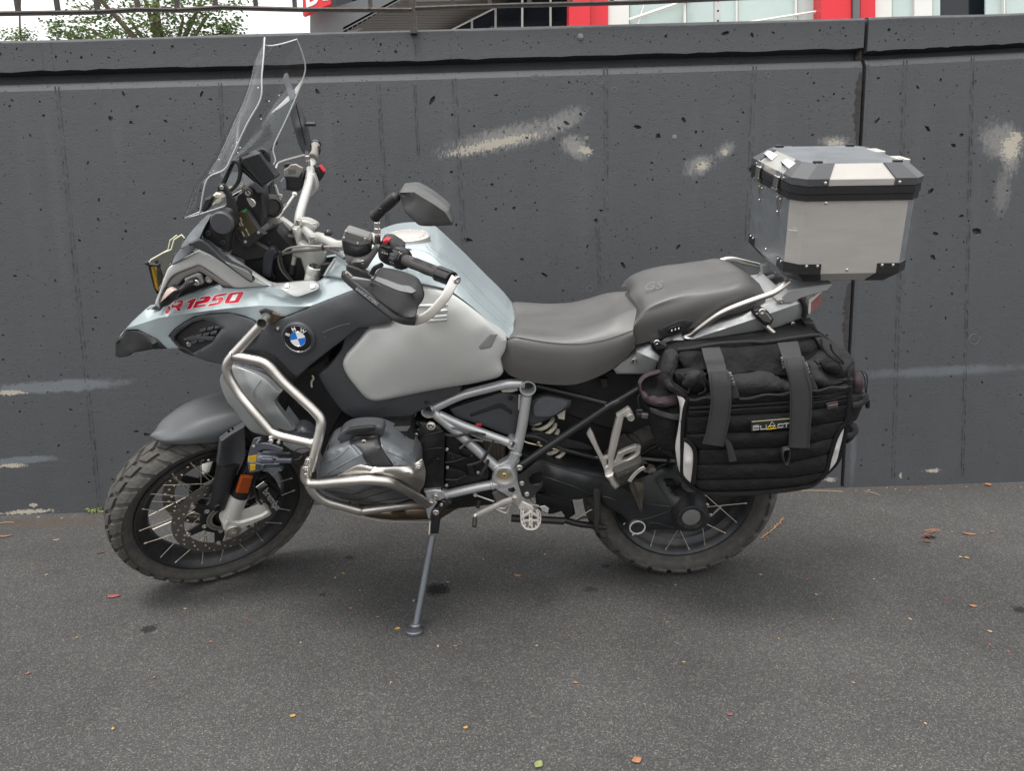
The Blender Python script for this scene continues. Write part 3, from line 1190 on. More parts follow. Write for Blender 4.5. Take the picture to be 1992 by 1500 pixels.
def pit_face(bounds,pits):
    """Wall face with real pits: polygonal mouths, sunk cones. bounds: outline loop of (s,h)."""
    pts = [tuple(p) for p in bounds]
    loops = [list(range(len(pts)))]
    cent = []
    for (s,h,r_,dep,el,ro) in pits:
        nn = random.choice((7,8,9))
        mouth,floor = [],[]
        for k in range(nn):
            a = 2*math.pi*k/nn
            rr = r_*random.uniform(0.62,1.28)
            x,y = rr*math.cos(a)*el,rr*math.sin(a)/el
            mouth.append((s+x*math.cos(ro)-y*math.sin(ro),h+x*math.sin(ro)+y*math.cos(ro)))
        loops.append(list(range(len(pts),len(pts)+nn)))
        pts += mouth
        cent.append((s,h,r_,dep))
    # loose interior points so triangles stay regular
    v,f,ov = cdt(pts,loops)
    vv = np.array([[q.x,q.y] for q in v])
    tri = np.array([t[:3] for t in f])
    cen = vv[tri].mean(1)
    keep = inpoly(cen,np.array(bounds))
    P0 = np.array(pts)
    # remove triangles inside mouths
    for lp in loops[1:]:
        mp = P0[lp]
        bb0,bb1 = mp.min(0),mp.max(0)
        cand = np.where(keep & (cen[:,0] > bb0[0]) & (cen[:,0] < bb1[0]) & (cen[:,1] > bb0[1]) & (cen[:,1] < bb1[1]))[0]
        if len(cand):
            keep[cand[inpoly(cen[cand],mp)]] = False
    V = [(float(x),float(y),0.0) for x,y in vv]
    FF = []
    for a,b,c in tri[keep]:
        ar = (vv[b][0]-vv[a][0])*(vv[c][1]-vv[a][1])-(vv[c][0]-vv[a][0])*(vv[b][1]-vv[a][1])
        FF.append((a,b,c) if ar > 0 else (a,c,b))
    for lp,(s,h,r_,dep) in zip(loops[1:],cent):
        mp = [pts[i] for i in lp]
        nn = len(mp)
        b0 = len(V)
        V += [(x,y,0.0) for x,y in mp]
        V += [(s+(x-s)*0.72+random.uniform(-.1,.1)*r_,h+(y-h)*0.72+r_*0.12,dep*random.uniform(.7,1)) for x,y in mp]
        V.append((s,h+r_*0.1,dep*1.05))
        for k in range(nn):
            l = (k+1) % nn
            FF.append((b0+k,b0+l,b0+nn+l,b0+nn+k))
            FF.append((b0+nn+k,b0+nn+l,b0+2*nn))
    return V,FF

def make_pits(s0,s1,hfun0,hfun1,n,rmin,rmax,known=()):
    out = []
    def ok(s,h,r_):
        for q in out:
            if (q[0]-s)**2+(q[1]-h)**2 < ((q[2]+r_)*1.9)**2:
                return False
        return True
    for (px,py,rp,el,ro) in known:
        s,h = WP(px,py)
        r_ = rp*.68*WA.k(px,py,0)
        if s0+r_*2 < s < s1-r_*2 and hfun0(s)+r_*2 < h < hfun1(s)-r_*2 and ok(s,h,r_):
            out.append((s,h,r_,max(0.006,r_*1.1),el,-R(ro)))
    tries = 0
    while len(out) < n and tries < n*30:
        tries += 1
        r_ = rmin*(rmax/rmin)**(random.random()**2.3)
        s = random.uniform(s0+.03,s1-.03)
        h = random.uniform(hfun0(s)+.02,hfun1(s)-.015)
        if h < 0.35 and random.random() < 0.5:
            continue
        if ok(s,h,r_):
            out.append((s,h,r_,max(0.004,r_*random.uniform(.8,1.5)),random.choice((1,1,1.15,1.4)),random.uniform(0,3.1)))
    return out

top1 = lambda s: 1.872 + 0.0205*(s-0.2)
gt1 = lambda s: 1.755 + 0.0200*(s-0.2)
gb1 = lambda s: 1.713 + 0.0200*(s-0.2)
top2 = lambda s: 1.944 + 0.0205*(s-3.6)
gt2 = lambda s: 1.810 + 0.045*(s-3.6)
gb2 = lambda s: 1.783 + 0.040*(s-3.6)
foot = lambda s: -0.04
KNOWN = [(840,195,9,1.5,-60),(910,467,10,1.6,10),(618,178,7,1.3,60),(700,130,3,1,0),(1242,247,9,1.4,20),(1280,264,8,1.3,0),(1103,240,8,1.3,30),(1130,222,5,1,0),(1330,232,7,1.2,60),(1410,64,9,1.6,-10),(1463,68,6,1.3,70),(1295,70,5,1,0),(1276,56,5,1.2,0),(1641,54,4,1,0),(1805,250,8,1.5,40),(1707,234,7,1.4,-40),(1871,262,6,1,0),(1810,372,9,1.2,-40),(1900,450,12,1.4,0),(1855,283,7,1.2,40),(1830,155,5,1,0),(1785,170,5,1.2,60),(1040,130,0.1,1,0),(240,182,6,1.3,70),(392,182,7,1.3,-60),(335,90,5,1.2,0),(280,165,3,1,0),(162,175,6,1.2,70),(215,230,7,1.2,-60),(255,238,6,1.2,20),(392,185,6,1.2,-50),(85,225,5,1,0),(322,235,6,1.2,30),(265,840,6,1.3,10),(285,846,8,1.4,0),(1160,430,7,1.2,60),(1060,535,8,1.4,40),(1015,505,5,1,0),(1300,250,0.1,1,0),(1320,480,7,1.5,-50),(1213,516,8,1.3,60),(1355,355,4,1,0),(1000,405,5,1,0),(940,620,4,1,0),(1460,330,7,1.2,70),(1820,455,7,1.2,30),(1815,500,8,1.2,50),(1870,420,6,1.2,0),(965,185,5,1.3,0),(878,335,6,1,0),(845,420,5,1,0),(700,350,5,1,0),(1025,268,5,1,0),(1173,350,4,1,0)]
for i in range(3):
    pass
W1 = thing('concrete_wall','long dark grey painted concrete wall section with pitted face, left of the open joint','wall',tuple(WA.G(1.0,0,0)))
W2 = thing('concrete_wall','dark grey painted concrete wall section right of the open joint, behind the metal box','wall',tuple(WA.G(4.2,0,0)))

def wall_segment(root,s0,s1,top,gt,gb,npit,seams,chip_side):
    # lower face
    N = 26
    ss = np.linspace(s0,s1,N)
    bt = gb
    lower = [(s,foot(s)) for s in ss] + [(s,bt(s)-0.030) for s in ss[::-1]]
    V,FF = pit_face(lower,make_pits(s0,s1,foot,lambda s: bt(s)-0.030,npit,0.0021,0.0066,KNOWN))
    wobj('wall_face',V,FF,WM,root,30,top)
    # sloped ledge, recess, coping soffit
    rag = [random.uniform(-.0030,.0030) for _ in range(N*6)]
    S2 = np.linspace(s0,s1,N*6)
    prof = lambda i,s: [(bt(s)-0.030,0.0),(bt(s)-0.002,0.018),(bt(s)+0.002,0.060),(gt(s)-0.002,0.064),(gt(s)+rag[i],0.0)]
    V,FF = [],[]
    for i,s in enumerate(S2):
        V += [(s,h,d) for h,d in prof(i,s)]
    for i in range(len(S2)-1):
        for k in range(4):
            FF.append((i*5+k,(i+1)*5+k,(i+1)*5+k+1,i*5+k+1))
    wobj('groove',V,FF,WM,root,25,top)
    # coping face with pits
    cop = [(s,gt(s)+rag[i]) for i,s in enumerate(S2)] + [(s,top(s)-0.014+random.uniform(-.003,.003)) for s in ss[::-1]]
    V,FF = pit_face(cop,make_pits(s0,s1,lambda s: gt(s)+.012,lambda s: top(s)-.02,int(npit*0.10),0.0025,0.008,KNOWN))
    wobj('coping_face',V,FF,WM,root,30,top)
    topline = [p for p in cop[len(S2):]][::-1]
    V,FF = [],[]
    for (s,h) in topline:
        V += [(s,h,0.0),(s,top(s)-0.003+random.uniform(-.002,.002),0.010),(s,top(s)+0.001,0.028),(s,top(s)+0.002,0.32),(s,-0.04,0.34)]
    for i in range(len(topline)-1):
        for k in range(4):
            FF.append((i*5+k,(i+1)*5+k,(i+1)*5+k+1,i*5+k+1))
    wobj('coping_top',V,FF,WM,root,40,top)
    # end faces at the joint
    for s in (s0,s1):
        e = [(s,-0.04,0.0),(s,bt(s)-0.030,0.0),(s,bt(s)-0.002,0.018),(s,gt(s)-0.002,0.064),(s,gt(s),0.0),(s,top(s)-0.014,0.0),(s,top(s),0.028),(s,top(s),0.33),(s,-0.04,0.34)]
        wobj('end_face',e,[tuple(range(9))] if s == s0 else [tuple(range(8,-1,-1))],WM,root,30,top)
    # form-board seams: raised, broken ridges
    for (sa,ha,sb,hb,wd) in seams:
        V,FF = [],[]
        K = int(max(8,abs(ha-hb)/0.010))
        for off in (0.0,wd*2.6):
            base = len(V)
            on = True
            for k in range(K+1):
                t = k/K
                s,h = sa+(sb-sa)*t+off+random.uniform(-.0008,.0008),ha+(hb-ha)*t
                amp = max(0.0,random.gauss(0.55,0.5))*0.0034
                V += [(s-wd*.55,h,0.0004),(s-wd*.2,h,-amp),(s+wd*.25,h,-amp*random.uniform(.3,1)),(s+wd*.6,h,0.0004)]
            for k in range(K):
                for q in range(3):
                    a = base+k*4+q
                    FF.append((a,a+1,a+5,a+4))
        wobj('form_seam',V,FF,WM,root,60,top)
JS = WP(1677,200)[0]
sm1 = []
for (x0,y0,x1,y1,wd) in ((107,168,190,985,.005),(425,160,452,700,.004),(733,165,760,560,.004),(805,165,812,300,.003),(880,152,905,560,.005),(1175,130,1176,440,.005),(1465,128,1450,470,.005),(1160,440,1165,560,.004)):
    a,b = WP(x0,y0),WP(x1,y1)
    sm1.append((a[0],a[1],b[0],b[1],wd))
wall_segment(W1,-5.0,JS-0.006,top1,gt1,gb1,2300,sm1,1)
sm2 = []
for (x0,y0,x1,y1,wd) in ((1758,118,1735,930,.005),(1890,110,1870,930,.004)):
    a,b = WP(x0,y0),WP(x1,y1)
    sm2.append((a[0],a[1],b[0],b[1],wd))
wall_segment(W2,JS+0.010,7.5,top2,gt2,gb2,950,sm2,-1)
# coping joints: short vertical ridges in the coping of the left section
for px,wd in ((732,.006),(876,.005),(80,.003),(100,.003),(808,.003)):
    s,h = WP(px,90)
    V,FF = [],[]
    for k in range(22):
        t = k/21
        hh = gt1(s)+0.004+(top1(s)-0.02-gt1(s))*t
        am = random.uniform(.0006,.0026)
        V += [(s-wd,hh,0.0004),(s-wd*.3,hh,-am),(s+wd*.4,hh,-am*.6),(s+wd,hh,0.0004)]
    for k in range(21):
        for q in range(3):
            FF.append((k*4+q,k*4+q+1,k*4+q+5,k*4+q+4))
    wobj('coping_seam',V,FF,WM,W1,60,top1)
# crumbled joint edge: chipped filler strip behind the gap
DARKF = mat('joint_filler',(0.05,0.047,0.043),0.95,bump=0.8,bscale=160,var=0.6,vscale=60,dirt=0.5,dirtcol=(0.22,0.19,0.15),dscale=60)
V,FF = [],[]
K = 120
for k in range(K+1):
    h = -0.03 + 1.88*k/K
    j = lambda: random.uniform(-.004,.004)
    V += [(JS-0.012+j(),h,0.05),(JS+0.002+j(),h,0.024+j()),(JS+0.016+j(),h,0.05)]
for k in range(K):
    for q in range(2):
        FF.append((k*3+q,k*3+q+1,k*3+q+4,k*3+q+3))
wobj('joint_filler',V,FF,DARKF,W1,20)
# broken-out edge on the left lip of the joint (two chips)
CHIP = mat('broken_concrete',(0.030,0.029,0.028),0.95,bump=0.9,bscale=120,var=0.7,vscale=50)
for (y0,y1,wpx) in ((140,285,26),(550,690,24)):
    V,FF = [],[]
    K = 26
    for k in range(K+1):
        t = k/K
        s,h = WP(1677-0.035*(y0+(y1-y0)*t-100),y0+(y1-y0)*t)
        wd = .62*wpx*WA.k(1660,300)*(0.25+0.75*math.sin(math.pi*min(1,t*0.9+.08)))*random.uniform(.6,1.05)
        sj = JS-0.0055
        V += [(sj-wd,h,-0.0006),(sj-wd*.5+random.uniform(-.003,.003),h,-0.0012+random.uniform(-.0008,.0008)),(sj,h,-0.0008)]
    for k in range(K):
        for q in range(2):
            FF.append((k*3+q,k*3+q+1,k*3+q+4,k*3+q+3))
    wobj('broken_edge',V,FF,CHIP,W1,10)
# rounded nosing of the right section along the joint
V,FF = [],[]
for k in range(61):
    h = -0.04+1.80*k/60
    for q in range(7):
        a = R(-10+q*33)
        V.append((JS+0.018-0.007*math.cos(a),h,-0.001+0.007-0.008*math.sin(a)))
for k in range(60):
    for q in range(6):
        FF.append((k*7+q,k*7+q+1,k*7+q+8,k*7+q+7))
wobj('joint_nosing',V,FF,WM,W2,60,top2)
ANCH = mat('dull_anchor',(0.16,0.155,0.14),0.6,0.3)
# small anchors: cap screw on the coping, two plugs on the face
for (px,py,rp,root,wd) in ((1129,71,5,W1,.008),(1141,269,4,W1,.003),(1312,266,4,W1,.003)):
    q = WA.P(px,py,0)
    r_ = rp*WA.k(px,py)
    MB().lathe(q,-WA.w,[(r_*1.2,-.002),(r_*1.2,wd*.4),(r_*.8,wd*.5),(r_*.75,wd),(r_*.3,wd*1.05),(0.0,wd*.9)],12).build('anchor_plug',ANCH,root)
# circular form-tie marks: faint raised rings
for px,py,rp in ((1041,149,6),(1166,155,8),(1147,562,6),(1195,175,5),(575,258,6),(1493,145,5),(1895,660,10),(712,440,7)):
    q = WA.P(px,py,0)
    k = WA.k(px,py)
    MB().tube([q + (WA.a*math.cos(a) + WA.v*math.sin(a))*rp*k - WA.w*0.0003 for a in np.linspace(0,2*math.pi,25)[:-1]],0.0011,6,closed=True).build('form_tie_ring',WM,W1 if px < 1670 else W2)

# ---- raised car park behind the wall
PAVE = mat('pale_concrete',(0.30,0.295,0.285),0.85,bump=0.3,bscale=60,var=0.15)
q0 = WA.G(-1.6,1.86,0.33)
up_ = mobj('upper_pavement',[(-60,3.40,1.78),(60,3.40,1.78),(60,120,1.78),(-60,120,1.78)],[(0,1,2,3)],PAVE,None,None)
up_['kind'] = 'structure'

# ---- metal fence on the coping
FEN = mat('rusty_black_steel',(0.050,0.046,0.044),0.55,0.5,bump=0.5,bscale=160,var=0.3,dirt=0.35,dirtcol=(0.19,0.12,0.075),dscale=50)
FP = Frame(WA.G(0,0,0.12),_t,(0,0,1),_n0)
fen = thing('metal_fence','rusty dark steel fence with a bent lower rail on top of the concrete wall','fence',tuple(FP.P(805,57)))
def rail(pts,hw,hh,name):
    P_ = [FP.P(x,y) for x,y in pts]
    MB().tube(P_,0.01,8,flat=(hw,hh,FP.w)).build(name,FEN,fen,40)
rail([(-420,30),(-60,27.5),(0,26),(95,24.5),(190,23),(270,18),(345,19.5),(432,14),(520,16.5),(600,18.5),(720,18.5),(802,19)],0.016,0.0065,'lower_rail')
rail([(808,16),(900,12.5),(1000,9.5),(1120,7),(1240,4),(1330,0),(1900,-25),(2300,-42)],0.016,0.0065,'lower_rail')
for px,yb in ((-40,28),(36,24),(113,23),(190,21),(268,17),(345,18),(420,13),(498,15),(574,17),(649,18),(721,18),(881,12),(953,10),(1030,8),(1110,6),(1190,5),(1270,2)):
    a = FP.P(px,yb-1)
    b = a + Vector((-0.004,0.0,0.62))
    MB().box((a+b)/2,FP.a*0.0075,FP.w*0.0075,(b-a)/2).build('baluster',FEN,fen,None)
a = FP.P(805,60)
MB().box(a+Vector((0,0,0.36)),FP.a*0.0125,FP.w*0.0125,Vector((0,0,0.37))).build('post',FEN,fen,None)
for px,py in ((345,19),(720,18),(190,22)):
    q = FP.P(px,py)
    MB().lathe(q-FP.w*0.0165,-FP.w,[(0.004,0),(0.0035,.002),(0,.0025)],8).build('rivet',FEN,fen)
rail([(-420,-250),(802,-262)],0.016,0.0065,'upper_rail')
rail([(808,-262),(2300,-330)],0.016,0.0065,'upper_rail')

# ---- tree beyond the wall
LEAFM = bpy.data.materials.new('tree_leaves')
LEAFM.use_nodes = True
nt = LEAFM.node_tree
b = nt.nodes['Principled BSDF']
oi = nd(nt,'ShaderNodeTexCoord')
nz = nd(nt,'ShaderNodeTexNoise',i_Scale=2.3,i_Detail=5.0)
nt.links.new(oi.outputs['Object'],nz.inputs['Vector'])
cr = nd(nt,'ShaderNodeValToRGB')
cr.color_ramp.elements[0].position,cr.color_ramp.elements[0].color = 0.35,(0.045,0.085,0.022,1)
cr.color_ramp.elements[1].position,cr.color_ramp.elements[1].color = 0.68,(0.14,0.20,0.055,1)
nt.links.new(nz.outputs['Fac'],cr.inputs[0])
nt.links.new(cr.outputs[0],b.inputs['Base Color'])
b.inputs['Roughness'].default_value = 0.6
tl = nd(nt,'ShaderNodeBsdfTranslucent')
nt.links.new(cr.outputs[0],tl.inputs['Color'])
ms = nd(nt,'ShaderNodeMixShader')
ms.inputs[0].default_value = 0.35
nt.links.new(b.outputs[0],ms.inputs[1])
nt.links.new(tl.outputs[0],ms.inputs[2])
nt.links.new(ms.outputs[0],nt.nodes['Material Output'].inputs['Surface'])
BARK = mat('tree_bark',(0.10,0.075,0.055),0.9,bump=0.8,bscale=40,var=0.3)

def leaf_cloud(clumps,n,size):
    mb = MB()
    for c,rad in clumps:
        for _ in range(n):
            while True:
                q = Vector((random.uniform(-1,1),random.uniform(-1,1),random.uniform(-1,1)))
                if q.length < 1:
                    break
            p = Vector(c) + Vector((q.x*rad[0],q.y*rad[1],q.z*rad[2]))
            # a small compound leaf: 5 leaflets on a drooping stalk
            d = Vector((random.uniform(-1,1),random.uniform(-1,1),random.uniform(-.7,.25))).normalized()
            side = d.cross(Vector((0,0,1))).normalized()
            for i in range(5):
                e = p + d*(i*size*0.55) + side*(size*0.45*(-1)**i)
                u = (d*0.5+side*(-1)**i*0.8+Vector((0,0,random.uniform(-.5,.3)))).normalized()*size*random.uniform(.55,.9)
                w_ = u.cross(Vector((random.uniform(-1,1),random.uniform(-1,1),1))).normalized()*size*0.26
                mb.add([e-u*.5,e+w_,e+u*.5,e-w_],[(0,1,2,3)])
    return mb
TP = Frame((0,11.0,0),(1,0,0),(0,0,1),(0,-1,0))
def tree(name,label,base,clumps,n,size,trunk_r,group=None):
    t = thing(name,label,'tree',base,group)
    leaf_cloud(clumps,n,size).build('crown',LEAFM,t,None)
    mb = MB()
    b0 = Vector(base)
    top = sum((Vector(c) for c,_ in clumps),Vector())/len(clumps)
    mid = b0.lerp(top,.45)+Vector((.1,0,0))
    mb.tube(catmull([b0,mid,top,top+Vector((.1,0,.6))],5),[trunk_r*(1-.05*i) for i in range(16)],8)
    for c,_ in clumps:
        mb.tube(catmull([mid.lerp(top,.4),mid.lerp(Vector(c),.6)+Vector((0,0,.15)),Vector(c)],4),[trunk_r*.45*(1-.09*i) for i in range(9)],6)
    mb.build('trunk',BARK,t,60)
tc_ = []
for px,py,rx,rz in ((160,48,.42,.26),(225,20,.55,.42),(300,38,.62,.42),(250,62,.6,.25),(352,30,.5,.4),(330,66,.55,.2),(395,22,.40,.26),(430,50,.30,.13),(405,64,.35,.14),(120,58,.22,.12),(280,-20,.9,.5),(190,-30,.5,.4),(380,-40,.6,.4)):
    q = TP.P(px,py)
    tc_.append(((q.x,q.y+random.uniform(-.5,.5),q.z),(rx,.6,rz)))
tree('locust_tree','feathery green tree behind the fence at the left',(tc_[2][0][0],11.0,1.78),tc_,105,0.075,0.11)
q = TP.P(30,62)
tree('sapling','small green treetop just above the wall at the far left',(q.x,q.y,1.78),[((q.x,q.y,q.z-.02),(.20,.2,.09)),((q.x+.12,q.y,q.z-.16),(.28,.2,.14))],55,0.06,0.03)

# ---- building beyond the wall
bd = thing('commercial_building','modern building with red columns, dark soffit and glass front behind the wall','building',(3.0,14.0,1.78))
BP = Frame((0,13.0,0),(1,0,0),(0,0,1),(0,-1,0))
RED = mat('red_cladding',(0.62,0.018,0.030),0.35,var=0.05)
CONG = mat('grey_panel',(0.11,0.115,0.12),0.5,var=0.08)
WFR = mat('window_frame_white',(0.66,0.66,0.63),0.45,var=0.05)
SOFF = mat('brown_soffit',(0.042,0.034,0.028),0.6,var=0.2)
GLS = mat('window_glass',(0.46,0.55,0.53),0.05,0.0,var=0.25,vscale=0.5,rvar=0.02)
GLD = mat('dark_window_glass',(0.010,0.013,0.018),0.04,0.0,var=0.5,vscale=0.6,rvar=0.02)
def bbox(name,x0,x1,y0,y1,dep,thick,m,ch=0.0,skew=0.0,parent=None):
    """Traced box: px bounds at depth dep metres behind the facade plane."""
    f = Frame((0,13.0+dep,0),(1,0,0),(0,0,1),(0,-1,0))
    p = [f.P(x0,y1),f.P(x1,y1),f.P(x1+skew,y0),f.P(x0+skew,y0)]
    return MB().slab(p,[q+Vector((0,thick,0)) for q in p],ch).build(name,m,parent or bd,30)
TOPY,BOT = -420,90
bbox('wall',603,2300,-430,-60,0.30,0.5,CONG)
# dark glazed recess under the canopy
bbox('back_wall',640,1120,-430,BOT,2.2,0.2,GLD)
f0 = Frame((0,12.0,0),(1,0,0),(0,0,1),(0,-1,0))
f1 = Frame((0,15.1,0),(1,0,0),(0,0,1),(0,-1,0))
# canopy fascia, sloping, with boarded soffit
fa_ = [f0.P(603,62),f0.P(603,27),f0.P(760,-20),f0.P(1110,-40),f0.P(1110,-16),f0.P(790,-6),f0.P(672,62)]
MB().slab(fa_[::-1],[p+Vector((0,.25,0)) for p in fa_[::-1]]).build('canopy_fascia',CONG,bd,30)
pa,pb,pc,pd = f0.P(668,64),f0.P(800,-7),f1.P(1000,-5),f1.P(860,64)
for i in range(14):
    t0,t1 = i/14,(i+.86)/14
    a_,b_,c_,d_ = pa.lerp(pb,t0),pa.lerp(pb,t1),pd.lerp(pc,t1),pd.lerp(pc,t0)
    MB().slab([a_,b_,c_,d_],[q+Vector((0,0,.03)) for q in (a_,b_,c_,d_)]).build('soffit_board',SOFF,bd,30)
MB().slab([pa+Vector((0,0,.05)),pb+Vector((0,0,.05)),pc+Vector((0,0,.05)),pd+Vector((0,0,.05))],[q+Vector((0,0,.08)) for q in (pa,pb,pc,pd)]).build('soffit_back',SOFF,bd,30)
# sloping window frame behind the recess
for (x0,y0,x1,y1) in ((868,62,975,8),(918,62,918,34),(964,62,964,10),(868,56,975,2)):
    f = Frame((0,15.05,0),(1,0,0),(0,0,1),(0,-1,0))
    MB().tube([f.P(x0,y0),f.P(x1,y1)],.02,4).build('window_frame',WFR,bd,None)
for x in (1016,1071):
    bbox('mullion',x-2,x+2,-60,BOT,2.1,.05,WFR)
# sign with cut-off lettering
sg = thing('shop_sign','red sign panel with white letters cut off by the frame, above the fence','sign',tuple(f0.P(615,10)+Vector((0,-.3,0))))
f2 = Frame((0,11.7,0),(1,0,0),(0,0,1),(0,-1,0))
pp = [f2.P(589,29),f2.P(646,6),f2.P(650,-90),f2.P(587,-86)]
MB().slab(pp,[q+Vector((0,.12,0)) for q in pp],.005).build('sign_panel',RED,sg,30)
xd = (f2.P(640,-3)-f2.P(595,13))
text('lettering','BO',WHITE,sg,f2.P(594,13.5)+Vector((0,-.006,0)),xd,Vector((0,0,1)),0.36,bold=0.03)
# columns
def column(x0,x1,x2,y0=-70):
    c = bbox('column',x0,x1,y0,BOT,-0.2,0.45,RED)
    bbox('column_side',x1+.5,x2,y0,BOT,0.0,0.25,RED)
column(1107,1148,1183)
column(1598,1656,1659)
bbox('column',1674,1703,-70,BOT,-0.1,0.3,RED)
bbox('downpipe',1660,1673,-70,BOT,-0.25,0.09,mat('pipe_grey',(0.11,0.11,0.115),0.5))
bbox('back_wall',1120,2300,-430,BOT,1.35,0.1,GLD)
# glass bays
for (x0,x1) in ((1225,1329),(1336,1431),(1436,1546),(1552,1597),(1736,1778),(1917,1952),(1957,2060)):
    bbox('window_pane',x0,x1,-80,BOT,0.12,0.03,GLS)
for (x0,x1) in ((1183,1224),(1330,1335),(1432,1435),(1547,1551),(1703,1735),(1779,1814),(1953,1956)):
    bbox('window_frame',x0,x1,-80,BOT,0.05,0.12,WFR)
bbox('window_frame',1815,1829,-80,BOT,0.2,0.1,GLS)
bbox('window_pane',1830,1916,-80,BOT,0.35,0.03,GLD)
for (xa,ya,xb,yb,rr) in ((1225,38,1348,-4,.028),(1436,46,1600,20,.02),(1240,50,1256,0,.015)):
    f = Frame((0,13.03,0),(1,0,0),(0,0,1),(0,-1,0))
    MB().tube([f.P(xa,ya),f.P(xb,yb)],rr,4).build('transom',WFR,bd,None)
# perforated sign post standing behind the wall
f3 = Frame((0,5.6,0),(1,0,0),(0,0,1),(0,-1,0))
sp_ = thing('sign_post','perforated galvanised steel post in front of the glass front','post',tuple(f3.P(1395,70)))
GALV = mat('galvanised_steel',(0.50,0.51,0.50),0.45,0.8,var=0.2)
a,b_ = f3.P(1395,80),f3.P(1395,-200)
f3k = f3.k(1395,20)
MB().box((a+b_)/2,Vector((6*f3k,0,0)),Vector((0,6*f3k,0)),(b_-a)/2,.003).build('post_tube',GALV,sp_,30)
for k in range(14):
    q = a.lerp(b_,k/14)+Vector((0,-6*f3k-.0006,0))
    MB().lathe(q,(0,-1,0),[(2.2*f3k,0),(0,0.0003)],8).build('hole',BLK,sp_)
# ================================================================== MOTORCYCLE
BIKE = thing('motorcycle','grey and ice blue adventure motorcycle with steel crash bars leaning on its side stand','motorcycle',(-0.2,2.33,0))
def W3(lst,w):
    return [tuple(p[:2])+((p[2] if len(p) > 2 else w),) for p in lst]
def PV(px,py,v,fr=BK):
    """Point of the pixel ray in the plane v = const of a frame."""
    d = ray(px,py)
    o = fr.o + fr.v*v
    return CAM + d*((o-CAM).dot(fr.v)/d.dot(fr.v))
def pts(fr,lst):
    return [fr.P(*q) for q in lst]

SPK = mat('spoke_steel',(0.50,0.455,0.385),0.35,0.5,var=0.1)
